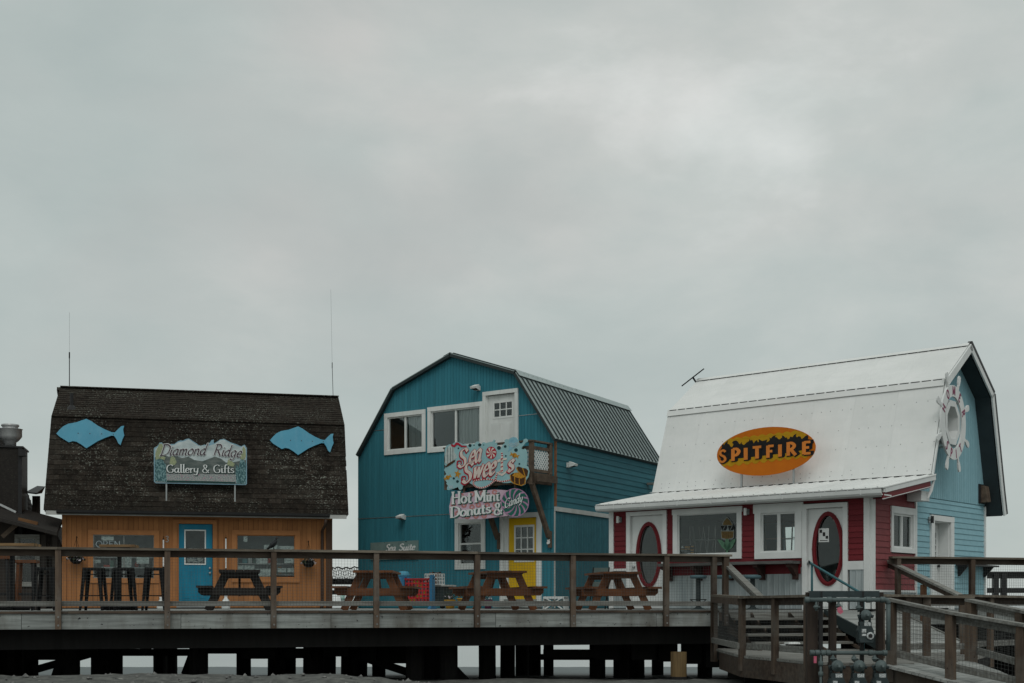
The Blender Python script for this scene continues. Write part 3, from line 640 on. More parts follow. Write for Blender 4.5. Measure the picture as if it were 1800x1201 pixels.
    # vent pipe with its flashing
    p = G.hit(126, 716, (0, GB[0], GB[1]), (0, -(GR[1] - GB[1]), GR[0] - GB[0]))
    mb = MB(); mb.lathe([(.16, -.10), (.10, .0), (.07, .03), (.05, .05)], 12, tuple(p)); v = mb.build('vent_flashing', M_gutter, t)
    MB().tube([tuple(p), (p.x, p.y, p.z + .36)], .045, 10).build('vent_pipe', M_gutter, t)
    return t
GAL = build_gallery()
def on_roof(px, py, lift=0.06):
    n = Vector((0, -(GB[1] - GE[1]), GB[0] - GE[0])).normalized(); p0 = Vector((0, GE[0], GE[1])) + n * lift
    return G.hit(px, py, p0, n), n
def build_fish(pts, label):
    t = thing('fish_cutout', label, 'fish sign', fr=G, group='blue fish cutouts on the shingled roof')
    P = [on_roof(x, y)[0] for x, y in pts]; n = on_roof(100, 800)[1]; k = len(P); mb = MB()
    mb.v = [tuple(p + n * .012) for p in P] + [tuple(p - n * .012) for p in P]
    mb.f = [tuple(range(k)), tuple(k + i for i in reversed(range(k)))] + [(i, k + i, k + (i + 1) % k, (i + 1) % k) for i in range(k)]
    mb.build('fish_board', M_fish, t)
    c = sum(P, Vector()) / k; ex = (P[0] - P[k // 2]).normalized()
    for s in (-.42, -.14, .14, .42): MB().beam(c + ex * s + n * .012, c + ex * s + n * .018, .022, .022).build('screw_head', M_gutter, t)
    for s in (-.35, .35): MB().beam(c + ex * s - n * .05, c + ex * s - n * .013, .06, .06).build('batten', M_gutter, t)
F0 = [(372, 460), (392, 436), (418, 412), (450, 396), (505, 386), (540, 373), (570, 363), (602, 378), (645, 408), (690, 432), (735, 451), (758, 453), (778, 432), (800, 412), (819, 409), (813, 430), (816, 458), (820, 472), (808, 498), (795, 536), (780, 524), (768, 496), (752, 474), (732, 474), (690, 490), (645, 510), (610, 532), (570, 557), (536, 532), (505, 514), (480, 510), (455, 518), (428, 502), (395, 482)]
build_fish(zp(0, 640, 3.753)(F0), 'blue fish cutout near the left end of the shingled roof')
build_fish([(300 + (655 + (x - 372) * (1075 - 655) / 448) / 3.753, 640 + (505 + (y - 460) * 0.97 + (x - 372) * .012) / 3.753) for x, y in F0], 'blue fish cutout near the right end of the shingled roof')
def antenna(px, ytop, ymid, ybase, name, label, lean=0.0, thick=.012):
    b = G.uz(px, ybase, 2.3); m_ = G.uz(px - lean * .4, ymid, 2.3); tp = G.uz(px - lean, ytop, 2.3)
    t = thing(name, label, 'antenna', loc=tuple(G.M @ Vector((b[0], 2.3, b[1] - .02))), yaw=G.yaw, group='whip antennas on the gallery ridge')
    h1, h2 = m_[1] - b[1], tp[1] - b[1]; dx = m_[0] - b[0]; dx2 = tp[0] - b[0]
    MB().tube([(0, 0, 0), (dx, 0, h1)], thick, 6).build('mast', M_black, t); MB().tube([(dx, 0, h1), (dx2, 0, h2)], .0035, 5).build('whip', M_alu, t)
    MB().tube([(dx, 0, h1 - .1), (dx, 0, h1 + .06)], thick * 1.5, 6).build('base_coil', M_black, t)
antenna(122, 548, 622, 680, 'whip_antenna', 'dark whip antenna rising beside the vent pipe')
antenna(585.5, 508, 640, 694, 'whip_antenna', 'tall thin whip antenna at the ridge end beside the teal house', lean=4.0, thick=.008)
# sign of the gallery
M_sgpale = mat('sign_pale_mountain', (0.54, 0.61, 0.61), (0.36, 0.43, 0.44), scale=(3, 3, 6), rand=0); M_sgdark = mat('sign_dark_hill', (0.075, 0.10, 0.095), (0.16, 0.18, 0.17), scale=(4, 4, 12), rand=0)
M_sgtree = mat('sign_spruce', (0.045, 0.11, 0.12), (0.20, 0.33, 0.34), scale=(34, 34, 20), lo=.45, hi=.6, rand=0); M_sgyel = mat('sign_birch', (0.36, 0.38, 0.22), (0.22, 0.28, 0.18), scale=(30, 30, 30), rand=0)
M_sgflow = mat('sign_flowers', (0.18, 0.21, 0.23), (0.42, 0.44, 0.40), scale=(44, 44, 60), lo=.45, hi=.58, rand=0, spot=(0.42, 0.14, 0.24), spot_scale=30, spot_lo=.62, spot_hi=.66)
M_sgblue = mat('sign_edge_blue', (0.26, 0.43, 0.52), rand=0); M_ink = mat('sign_ink', (0.09, 0.07, 0.085), rand=0); M_sgwhite = mat('sign_letter_white', (0.72, 0.75, 0.74), rand=0, rough=.5); M_shadow = mat('sign_letter_shadow', (0.02, 0.06, 0.055), rand=0)
def build_gallery_sign():
    t = thing('gallery_sign', 'landscape sign with mountain outline reading Diamond Ridge Gallery & Gifts', 'shop sign', fr=G)
    V = -0.30; pt = sgn(G, V); Z = zp(260, 760, 8.578)
    out = [(90, 250), (100, 235), (135, 215), (160, 190), (175, 160), (210, 155), (235, 190), (300, 200), (350, 180), (400, 180), (450, 140), (490, 125), (530, 128), (570, 105), (615, 95), (660, 120), (700, 150), (735, 170), (760, 195), (800, 205), (850, 190), (900, 195), (940, 150), (960, 120), (995, 115), (990, 145), (1000, 170), (1050, 140), (1090, 110), (1150, 102), (1200, 130), (1260, 160), (1330, 180), (1380, 205), (1410, 215), (1440, 195), (1460, 190), (1475, 215), (1492, 245), (1492, 780), (1475, 797), (120, 770), (92, 745)]
    pxpoly(MB(), pt, Z(out), 0, .03).build('board', M_sgblue, t)
    inn = [(106, 262), (150, 225), (185, 175), (225, 200), (300, 212), (400, 192), (460, 152), (540, 140), (615, 108), (690, 158), (760, 207), (850, 203), (920, 205), (1000, 182), (1090, 122), (1150, 115), (1250, 170), (1400, 228), (1450, 205), (1478, 250), (1478, 770), (1460, 782), (130, 756), (106, 735)]
    pxpoly(MB(), pt, Z(inn), .03, .034).build('painted_panel', M_sgpale, t)
    pxpoly(MB(), pt, Z([(106, 380), (220, 340), (330, 375), (430, 365), (520, 390), (610, 372), (700, 420), (820, 440), (900, 410), (1010, 370), (1100, 400), (1180, 460), (1300, 450), (1478, 420), (1478, 640), (106, 620)]), .034, .037).build('painted_hills', M_sgdark, t)
    pxpoly(MB(), pt, Z([(106, 625), (1478, 640), (1478, 770), (1460, 782), (130, 756), (106, 735)]), .037, .039).build('painted_flowers', M_sgflow, t)
    for b, pts in enumerate(([(106, 740), (106, 450), (120, 400), (150, 350), (180, 430), (200, 380), (240, 450), (275, 500), (270, 560), (285, 755)], [(1330, 776), (1320, 560), (1340, 480), (1365, 540), (1390, 430), (1430, 380), (1460, 450), (1478, 480), (1478, 770), (1460, 780)])):
        pxpoly(MB(), pt, Z(pts), .039, .042).build('painted_spruces', M_sgtree, t)
    for pts in ([(120, 420), (115, 330), (140, 250), (175, 175), (215, 175), (235, 240), (200, 330), (180, 400)], [(325, 480), (340, 390), (370, 360), (410, 390), (435, 460), (400, 500)], [(1190, 500), (1205, 430), (1225, 390), (1260, 440), (1310, 480), (1290, 520)], [(1390, 400), (1410, 300), (1440, 215), (1470, 260), (1475, 370), (1440, 420)], [(180, 400), (215, 360), (270, 380), (250, 420)]):
        pxpoly(MB(), pt, Z(pts), .041, .044).build('painted_birches', M_sgyel, t)
    pxpoly(MB(), pt, Z([(290, 728), (800, 738), (1320, 752), (1320, 775), (800, 765), (280, 756)]), .043, .045).build('painted_shadow', M_shadow, t)
    pen = Pen(.125, .035, nib=RAD(40), slant=.34)
    zx = lambda x, y: (260 + x / 8.578, 760 + y / 8.578)
    for txt, a, b, h in (('Diamond', (175, 352), (925, 342), 162 / 8.578), ('Ridge', (975, 345), (1455, 385), 165 / 8.578)):
        (xa, ya), (xb, yb) = zx(*a), zx(*b)
        lettering(MB(), txt, pen, line_map(pt, xa, ya, xb, yb, h, txt, pen), .045, .049, grow=.05).build('letter_halo', M_sgwhite, t)
        lettering(MB(), txt, pen, line_map(pt, xa, ya, xb, yb, h, txt, pen), .054, .058).build('lettering', M_ink, t)
    pen = Pen(.13, .05, nib=0.0, serif=.10)
    for txt, a, b in (('Gallery', (278, 610), (770, 612)), ('&', (815, 612), (930, 614)), ('Gifts', (985, 614), (1300, 616))):
        (xa, ya), (xb, yb) = zx(*a), zx(*b); h = 118 / 8.578
        lettering(MB(), txt, pen, line_map(pt, xa + .8, ya + .9, xb + .8, yb + .9, h, txt, pen), .045, .048, grow=.03).build('letter_shadow', M_shadow, t)
        lettering(MB(), txt, pen, line_map(pt, xa, ya, xb, yb, h, txt, pen), .053, .057).build('lettering', M_sgwhite, t)
    for px in (292.5, 413):
        u, z = G.uz(px, 853, V); q = on_roof(px, 897, 0.0)[0]
        MB().box(u - .018, u + .018, V + .001, V + .03, 2.37, z + .15).build('sign_post', M_alu, t)
build_gallery_sign()
def gallery_extras():
    M_lwhite = mat('plain_white_rod', (0.78, 0.8, 0.79), rand=0); M_green = mat('basket_leaves', (0.05, 0.07, 0.035), (0.025, 0.035, 0.02), rand=0.2, scale=(30, 30, 30)); M_pet = mat('petals', (0.62, 0.60, 0.62), (0.45, 0.40, 0.45), rand=0.2)  # the hanging rods are an even white
    for px, y0, y1, lab in ((287.3, 949, 996, 'thin white rod hanging under the number three by the blue door'), (397, 947, 999, 'thin white rod hanging right of the blue door')):
        u, z1 = G.uz(px, y0, -.08); z0 = G.uz(px, y1, -.08)[1]
        t = thing('white_rod', lab, 'rod', loc=tuple(G.M @ Vector((u, -.08, z0))), yaw=G.yaw, group='white rods beside the gallery door')
        MB().box(-.016, .016, -.012, .012, 0, z1 - z0).build('rod', M_lwhite, t); MB().box(-.02, .02, -.016, .016, -.03, 0).build('end_cap', M_black, t); MB().box(-.02, .02, -.016, .016, z1 - z0, z1 - z0 + .03).build('end_cap', M_black, t); MB().tube([(0, 0, z1 - z0 + .03), (0, .07, z1 - z0 + .1)], .004, 5).build('hook', M_black, t)
    pt = sgn(G, -.018); pen = Pen(.1, .09)
    t = thing('house_number', 'pale number 3 on the orange wall left of the blue door', 'number sign', fr=G)
    lettering(MB(), '3', pen, line_map(pt, 290.5, 953, 297, 953, 10.5, '3', pen), .004, .012).build('digit', M_alu, t)
    for (x0, x1, y0, y1, lab) in ((118, 150, 973, 990, 'hanging flower basket on the orange wall left of the shop window'), (529, 556, 980, 996, 'hanging flower basket beside the brown downspout')):
        a = G.uz((x0 + x1) / 2, y1, -.25); w = (x1 - x0) / 2300 * 32.5 / 2
        t = thing('flower_basket', lab, 'flower basket', loc=tuple(G.M @ Vector((a[0], -.25, a[1] - .02))), yaw=G.yaw, group='hanging flower baskets on the gallery')
        MB().lathe([(.07, 0), (.13, .05), (w * .8, .14), (w * .86, .16), (w * .7, .15)], 14).build('bowl', M_black, t)
        for s in (-1, 0, 1): MB().tube([(s * w * .6, 0, .15), (0, .02, .62)], .004, 4).build('hanger_wire', M_black, t)
        MB().tube([(0, .02, .62), (0, .1, .68), (0, .24, .66)], .01, 5).build('bracket', M_black, t)
        mb = MB(); mp = MB()
        for i in range(150):
            an = random.random() * 6.28; r = w * random.uniform(.1, 1.05); z = .16 + random.uniform(-.06, .12) * (1.2 - r / w) - (.05 if r > w * .85 else 0); p = Vector((r * math.cos(an), r * math.sin(an) * .8, z)); s = random.uniform(.018, .04); q = [Vector((random.uniform(-1, 1), random.uniform(-1, 1), random.uniform(-1, 1))) * s for _ in range(2)]
            (mp if random.random() < .28 else mb).add([p - q[0], p + q[1], p + q[0], p - q[1]], [(0, 1, 2, 3)])
        o = mb.build('leaves', M_green, t); o['kind'] = 'stuff'; o = mp.build('blossoms', M_pet, t); o['kind'] = 'stuff'
    # what stands behind the two shop windows
    Mshelf = mat('white_shelf', (0.62, 0.65, 0.65), rand=0.05); Mg = [mat('goods_' + n, c, rand=.3) for n, c in (('pale', (0.55, 0.58, 0.57)), ('slate', (0.16, 0.22, 0.25)), ('green', (0.10, 0.2, 0.16)), ('brown', (0.25, 0.15, 0.08)), ('red', (0.45, 0.06, 0.03)), ('teal', (0.12, 0.30, 0.33)))]
    for k, (x0, x1, lab, zs) in enumerate(((166, 270, 'white display shelves with small wares behind the left shop window', (0.72, 1.02, 1.28)), (417, 517, 'white display shelves with cards and wares behind the right shop window', (0.70, 0.86, 1.14)))):
        u0, u1 = G.uz(x0, 1000, .3)[0], G.uz(x1, 1000, .3)[0]
        t = thing('display_shelf', lab, 'shelf', loc=tuple(G.M @ Vector((u0, .26, .03))), yaw=G.yaw, group='display shelves in the gallery windows'); w = u1 - u0
        for z in zs: MB().box(0, w, 0, .28, z - .03, z - .005).build('shelf_board', Mshelf, t)
        for x in (0, w * (.24 if k == 0 else .52), w - .03): MB().box(x, x + .03, .27, .30, 0, 1.45).build('upright', Mshelf, t)
        for z in zs:
            x = .04
            while x < w - .1:
                ww = random.uniform(.05, .16); h = random.uniform(.05, .17 if k == 0 else .22)
                if random.random() < .72:
                    mb = MB()
                    if random.random() < .5: mb.box(x, x + ww, .04, .14, z - .004, z - .004 + h)
                    else: mb.lathe([(ww * .3, 0), (ww * .45, h * .5), (ww * .2, h * .8), (ww * .22, h)], 8, (x + ww / 2, .1, z - .004))
                    mb.build('ware', random.choice(Mg), t)
                x += ww + random.uniform(.01, .06)
    # papers and OPEN lettering stuck to the panes
    u0 = G.uz(178, 960, .02)
    t = thing('window_lettering', 'thin outlined letters OPEN across the left shop window', 'lettering', fr=G)
    pt = sgn(G, .015); pen = Pen(.09, .08); lettering(MB(), 'OPEN', pen, line_map(pt, 168, 962, 212, 962, 11, 'OPEN', pen), .0, .003).build('letters', mat('window_letter', (0.40, 0.48, 0.50), rand=0), t)
    Mpap = mat('poster_paper', (0.66, 0.70, 0.68), (0.38, 0.43, 0.43), scale=(16, 16, 24), lo=.5, hi=.56, rand=0.15)
    for (x0, y0, x1, y1, lab) in ((178, 943, 200, 950, 'row of small papers at the top of the left shop window'), (428, 942.5, 435, 953, 'small white card in the upper left of the right shop window'), (489, 960, 519, 972, 'round white emblem poster low in the right shop window'), (415, 994, 447, 1013, 'large pale poster at the lower left of the right shop window'), (205, 977, 231, 1000, 'tall white notice in the middle of the left shop window'), (488, 999, 503, 1006, 'photo card in the lower right of the right shop window'), (505, 999, 517, 1006, 'photo card at the right edge of the right shop window'), (449, 1000, 486, 1013.5, 'broad pale sheet low in the middle of the right shop window'), (464, 958, 488, 966, 'white strip of paper in the upper middle of the right shop window'), (450, 976, 470, 992, 'grey picture card in the middle of the right shop window'), (500, 976, 518, 990, 'pale card at the right of the right shop window'), (240, 979, 262, 991, 'pale picture card right of the tall notice in the left window'), (166, 984, 177, 990, 'small white label at the left edge of the left shop window')):
        t = thing('window_poster', lab, 'poster', fr=G, group='papers in the gallery windows'); pt = sgn(G, .045); mb = MB(); pxpoly(mb, pt, [(x0, y0), (x1, y0), (x1, y1), (x0, y1)], 0, .003); mb.build('sheet', Mpap, t)
gallery_extras()
# ------------------------------------------------------------------ teal two-storey barn house with balcony
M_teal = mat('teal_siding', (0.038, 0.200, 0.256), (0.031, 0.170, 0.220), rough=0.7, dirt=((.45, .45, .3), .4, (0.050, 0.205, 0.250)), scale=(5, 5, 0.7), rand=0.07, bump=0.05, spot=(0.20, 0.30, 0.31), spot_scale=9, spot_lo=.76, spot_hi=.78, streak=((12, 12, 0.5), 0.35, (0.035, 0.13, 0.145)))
M_tealside = mat('shaded_teal_siding', (0.032, 0.135, 0.165), (0.026, 0.11, 0.138), rough=0.7, scale=(1.5, 1.5, 6), rand=0.08, spot=(0.15, 0.24, 0.25), spot_scale=8, spot_lo=.77, spot_hi=.79)  # the front's teal darkened: shade of the side wall is in the colour
M_groove = mat('teal_groove', (0.022, 0.115, 0.14), rand=0)
M_troof = mat('green_grey_metal_roof', (0.31, 0.375, 0.37), (0.25, 0.31, 0.305), rough=0.42, scale=(0.8, 5, 5), rand=0.06, metal=0.15, spec=.5)
M_trib = mat('dark_roof_edge', (0.030, 0.042, 0.043), rough=.5, rand=0)
M_yellow = mat('yellow_door_paint', (0.68, 0.43, 0.012), (0.60, 0.37, 0.010), rough=0.5, scale=(3, 3, 2), rand=0)
M_oldwood = mat('brown_balcony_timber', (0.13, 0.098, 0.072), (0.07, 0.052, 0.04), rough=.85, scale=(6, 6, 6), rand=0.2, bump=.2, spot=(0.03, 0.024, 0.02), spot_scale=14, spot_lo=.7, spot_hi=.75)
M_lattice = mat('white_lattice', (0.66, 0.69, 0.68), rand=0.03)
M_curtain = mat('grey_curtain', (0.56, 0.59, 0.59), (0.45, 0.48, 0.48), scale=(14, 14, .4), rand=0)
M_cedar = mat('bare_cedar_strip', (0.22, 0.105, 0.05), (0.14, 0.065, 0.032), scale=(10, 10, 10), rand=0)
Mt = T.Mi @ TS.M
def tside(a, d, z): return tuple(Mt @ Vector((d, a, z)))
EYT = Mt.to_3x3() @ Vector((0, 1, 0))
TU0, TU1 = -6.62, 0.0
TE, TBk, TA = 4.30, 6.03, 6.74
TP = [(TU0, 4.33), (-5.43, TBk), (-3.35, TA), (-1.21, TBk), (0.0, 4.33)]
TD = 6.75
def build_teal():
    t = thing('teal_house', 'two-storey teal barn-shaped house with a ribbed metal roof and balcony', 'house', fr=T)
    f = front(0.0); z1 = T.uz(700, 909)[1]; z2 = T.uz(666, 757)[1]
    wU1 = (T.uz(677, 728)[0], T.uz(749, 718)[0], 4.21, 5.35); wU2 = (T.uz(753, 718)[0], T.uz(851, 706)[0] , 4.17, 5.385)
    dU = (T.uz(850, 690)[0], T.uz(912, 683)[0], 3.36, 5.62)
    wL = (T.uz(801, 950)[0], T.uz(854, 950)[0], T.uz(827, 1001)[1], T.uz(827, 911)[1])
    dL = (T.uz(880, 950)[0], T.uz(953, 950)[0], 0.03, T.uz(916, 902)[1])
    def sh(o, k=.05): return (o[0] + k, o[1] - k, o[2] + k, o[3] - k)
    opens = [sh(wU1), sh(wU2), sh(dU), sh(wL), (dL[0] + .05, dL[1] - .05, 0, dL[3] - .05)]
    backing(f, TU0, TU1, 0, TP, opens, M_groove, t)
    mid1, mid2 = [(TU0, z1), (TU1, z1)], [(TU0, z2), (TU1, z2)]
    P2 = [(a, min(z, z2)) for a, z in TP]
    ipl = lambda zz: TU0 + (zz - 4.33) / (TBk - 4.33) * (-5.43 - TU0)
    up_boards(f, TU0, TU1, 0.02, mid1, 0.1, opens, M_teal, t, gap=.007, d=.010)
    up_boards(f, TU0, TU1, z1 + .012, [(TU0, 4.31), (ipl(z2), z2), (-(ipl(z2) - TU0), z2), (0, 4.31)], 0.1, opens, M_teal, t, gap=.007, d=.010)
    a_, b_ = ipl(z2), -(ipl(z2) - TU0)
    up_boards(f, a_ + .01, b_ - .01, z2 + .010, [(a_, z2 + .012), (-5.43, TBk - .02), (-3.35, TA - .02), (-1.21, TBk - .02), (b_, z2 + .012)], 0.1, opens, M_teal, t, gap=.007, d=.010)
    for (p, q, z) in ((TU0, T.uz(793, 903)[0], z1), (a_, wU1[0], z2), (dU[1], b_, z2)):
        mb = MB(); mbox(mb, f, p, q, 0, .02, z - .004, z + .010); mb.build('flashing', M_alu, t)
    # side wall: lap boards over upright boards, a pale band between
    zb = 2.50
    backing(tside, 0, TD, 0, [(0, 4.33), (TD, 4.33)], [], M_groove, t)
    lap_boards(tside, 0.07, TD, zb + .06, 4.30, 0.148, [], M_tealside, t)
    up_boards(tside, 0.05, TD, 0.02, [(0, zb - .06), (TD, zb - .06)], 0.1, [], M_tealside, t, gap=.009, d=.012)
    mb = MB(); mbox(mb, tside, 0.0, TD, 0, .05, zb - .055, zb + .055); mb.build('belly_band', M_fascia, t)
    mb = MB(); mbox(mb, tside, 0.0, .065, 0, .045, zb + .06, 4.28); mb.build('corner_board', M_cedar, t)
    mb = MB(); mbox(mb, tside, -.01, .02, 0, .03, 0.02, zb - .06); mb.build('corner_trim', M_fascia, t)
    bk = lambda a, d, z: tuple(Vector((a, 0, z)) + EYT * (TD + d)); backing(bk, TU0, TU1, 0, TP, [], M_groove, t)
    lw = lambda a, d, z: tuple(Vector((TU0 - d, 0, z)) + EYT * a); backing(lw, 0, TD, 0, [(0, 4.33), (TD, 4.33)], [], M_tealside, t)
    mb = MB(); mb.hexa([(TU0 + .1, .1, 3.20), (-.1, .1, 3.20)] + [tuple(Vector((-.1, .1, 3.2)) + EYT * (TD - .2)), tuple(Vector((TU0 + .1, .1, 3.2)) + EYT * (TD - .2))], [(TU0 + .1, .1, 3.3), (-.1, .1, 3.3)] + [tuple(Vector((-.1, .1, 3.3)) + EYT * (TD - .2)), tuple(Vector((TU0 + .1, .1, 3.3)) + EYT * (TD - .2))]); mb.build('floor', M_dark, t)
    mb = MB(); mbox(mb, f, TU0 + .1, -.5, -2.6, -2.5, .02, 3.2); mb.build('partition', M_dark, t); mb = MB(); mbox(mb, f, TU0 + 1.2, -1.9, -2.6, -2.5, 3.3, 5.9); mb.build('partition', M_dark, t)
    # windows
    w, g = window(f, *wU1, t, M_white, M_white, t=.115, cols=2, sash=.035, bar=.055)
    w2, g2 = window(f, *wU2, t, M_white, M_white, t=.115, cols=2, sash=.035, bar=.055)
    for ww, gg in ((w, g), (w2, g2)):
        m_ = (gg[0] + gg[1]) / 2 + .03; mb = MB(); n = 40; k = 0
        pts = [(m_ + (gg[1] - .03 - m_) * i / n, .11 + .028 * math.sin(i * 1.15) + .012 * math.sin(i * .37)) for i in range(n + 1)]
        for (x, y) in pts: mb.v += [(x, y, gg[2] + .03), (x, y, gg[3] - .03)]
        mb.f = [(2 * i, 2 * i + 2, 2 * i + 3, 2 * i + 1) for i in range(n)]; mb.build('curtain', M_curtain, ww, True)
        mb = MB(); mbox(mb, f, gg[0] + .03, m_ - .05, -.065, -.06, gg[2] + .03, gg[3] - .03); mb.build('insect_screen', mat('insect_screen', (0.030, 0.032, 0.032), rough=.9, rand=0) if 'insect_screen' not in MATS else MATS['insect_screen'], ww)
    window(f, *wL, t, M_white, M_white, t=.125, rows=2, sash=.035, bar=.045)
    # doors
    def lite_door(dd, slab, lites, nx, ny, m, zs0, name, knob, tr=.12):
        trim(f, *dd, tr, M_white, t, 'door_casing', d=.05, base=False)
        s0, s1 = slab; l0, l1, c0, c1 = lites; mb = MB(); zt = dd[3] - tr - .005
        for a in ((s0, l0, zs0, zt), (l1, s1, zs0, zt), (l0, l1, zs0, c0), (l0, l1, c1, zt)): mbox(mb, f, a[0], a[1], -.07, -.03, a[2], a[3])
        d = mb.build(name, m, t); mb = MB(); b = .022
        mbox(mb, f, l0 - .02, l1 + .02, -.06, -.022, c0 - .03, c0 + b); mbox(mb, f, l0 - .02, l1 + .02, -.06, -.022, c1 - b, c1 + .03); mbox(mb, f, l0 - .02, l0 + b, -.06, -.023, c0 + b, c1 - b); mbox(mb, f, l1 - b, l1 + .02, -.06, -.023, c0 + b, c1 - b)
        for i in range(1, nx): x = l0 + (l1 - l0) * i / nx; mbox(mb, f, x - .013, x + .013, -.055, -.025, c0 + b, c1 - b)
        for j in range(1, ny):
            z = c0 + (c1 - c0) * j / ny
            for i in range(nx):
                mbox(mb, f, l0 + (l1 - l0) * i / nx + .0131, l0 + (l1 - l0) * (i + 1) / nx - .0131, -.055, -.026, z - .013, z + .013)
        mb.build('muntins', M_white, d)
        for i in range(nx):
            for j in range(ny):
                mb = MB(); mbox(mb, f, l0 + (l1 - l0) * i / nx, l0 + (l1 - l0) * (i + 1) / nx, -.046, -.042, c0 + (c1 - c0) * j / ny, c0 + (c1 - c0) * (j + 1) / ny); mb.build('pane', M_glass, d)
        for (b0, b1) in ((s0 + .1, (s0 + s1) / 2 - .04), ((s0 + s1) / 2 + .04, s1 - .1)):
            mb = MB(); mbox(mb, f, b0, b1, -.032, -.024, zs0 + .18, c0 - .14); mbox(mb, f, b0 + .04, b1 - .04, -.026, -.018, zs0 + .22, c0 - .18); mb.build('panel', m, d)
        MB().lathe([(.012, 0), (.03, -.02), (.034, -.05), (.018, -.065)], 12, (s0 + .06, .03, knob), 'y').build('door_knob', M_alu, d, True)
        mb = MB(); mbox(mb, f, dd[0] + tr, s0, -.07, -.0, zs0, zt + .005); mbox(mb, f, s1, dd[1] - tr, -.07, -.0, zs0, zt + .005); mb.build('jamb', M_white, t)
        return d
    lite_door(dL, (T.uz(893.6, 950)[0], T.uz(942.3, 950)[0]), (T.uz(904, 950)[0], T.uz(937, 950)[0], T.uz(920, 986)[1], T.uz(920, 925)[1]), 3, 3, M_yellow, .24, 'door', .95)
    lite_door(dU, (T.uz(857, 720)[0], T.uz(905, 720)[0]), (T.uz(866.5, 720)[0], T.uz(900, 720)[0], T.uz(883, 733)[1], T.uz(883, 706)[1]), 3, 2, M_white, 3.4, 'door', 4.02, .10)
    mb = MB(); mbox(mb, f, dL[0], dL[1], .0, .35, .03, .16); mbox(mb, f, dL[0] + .05, dL[1] - .05, -.07, .02, .161, .238); mb.build('door_step', M_greywood, t)
    # roof slabs and ribbed panels
    fo = .14
    def rp(u, z, far): return Vector((u, -fo, z)) + (EYT * (TD + fo + .15) if far else Vector((0, 0, 0)))
    mb = MB(); ou = [T.uz(625, 800, -.14), T.uz(687, 681.5, -.14), T.uz(790.5, 620, -.14), T.uz(905.5, 652, -.14), T.uz(977, 771, -.14)]; nn = [(-.07, .045), (-.055, .08), (0, .10), (.055, .08), (.075, .045)]; pr = [(a[0] - b[0], a[1] - b[1]) for a, b in zip(ou, nn)]
    for (p, q) in zip(pr, pr[1:]): mb.slab(rp(p[0], p[1], 0), rp(q[0], q[1], 0), rp(q[0], q[1], 1), rp(p[0], p[1], 1), -.07)
    roof = mb.build('roof', M_trib, t)
    def lifted(p, q, e):
        n = Vector((q[1] - p[1], 0, -(q[0] - p[0]))).normalized(); n = -n if n.z < 0 else n
        return lerp4(rp(p[0], p[1], 0) + n * e, rp(p[0], p[1], 1) + n * e, rp(q[0], q[1], 1) + n * e, rp(q[0], q[1], 0) + n * e)
    rib_panels(lifted(pr[4], pr[3], .092), 7, 4, M_troof, roof, rh=.034, rw=.038, th=.018, dark=M_trib)  # dark rib colour stands for the shading along each rib
    rib_panels(lifted(pr[3], pr[2], .092), 7, 4, M_troof, roof, rh=.034, rw=.038, th=.018, dark=M_trib)
    rib_panels(lifted(pr[0], pr[1], .092), 7, 4, M_troof, roof, rh=.034, rw=.038, th=.018, dark=M_trib); rib_panels(lifted(pr[1], pr[2], .092), 7, 4, M_troof, roof, rh=.034, rw=.038, th=.018, dark=M_trib)
    for k in range(4):                                             # lapped cap flashings along the break, a bit uneven
        L_ = TD + fo + .15; s0, s1 = k / 4, (k + 1) / 4 + .01
        a = rp(pr[3][0], pr[3][1], 0) + EYT * L_ * s0; b = rp(pr[3][0], pr[3][1], 0) + EYT * L_ * min(s1, 1); n = Vector((.42, 0, .9)); e = .137 + random.uniform(-.008, .012)
        mb = MB(); mb.slab(a + n * e + Vector((.14, 0, -.17)), b + n * e + Vector((.14, 0, -.17)), b + n * e, a + n * e, .006); mb.slab(a + n * e, b + n * e, b + n * e + Vector((-.05, 0, .017)), a + n * e + Vector((-.05, 0, .017)), .006)
        mb.build('break_flashing', M_troof, roof)
        a = rp(pr[2][0], pr[2][1] + .11, 0) + EYT * L_ * s0; b = rp(pr[2][0], pr[2][1] + .11, 0) + EYT * L_ * min(s1, 1)
        mb = MB(); mb.slab(a + Vector((0, 0, .0)), b, b + Vector((.22, 0, -.075)), a + Vector((.22, 0, -.075)), -.006); mb.slab(a + Vector((-.22, 0, -.075)), b + Vector((-.22, 0, -.075)), b, a, -.006); mb.build('ridge_cap', M_trib, roof)
    return t, (wU1, wU2, dU, wL, dL)
TEAL, TOP_ = build_teal()
BV = -0.90                                                          # balcony front line
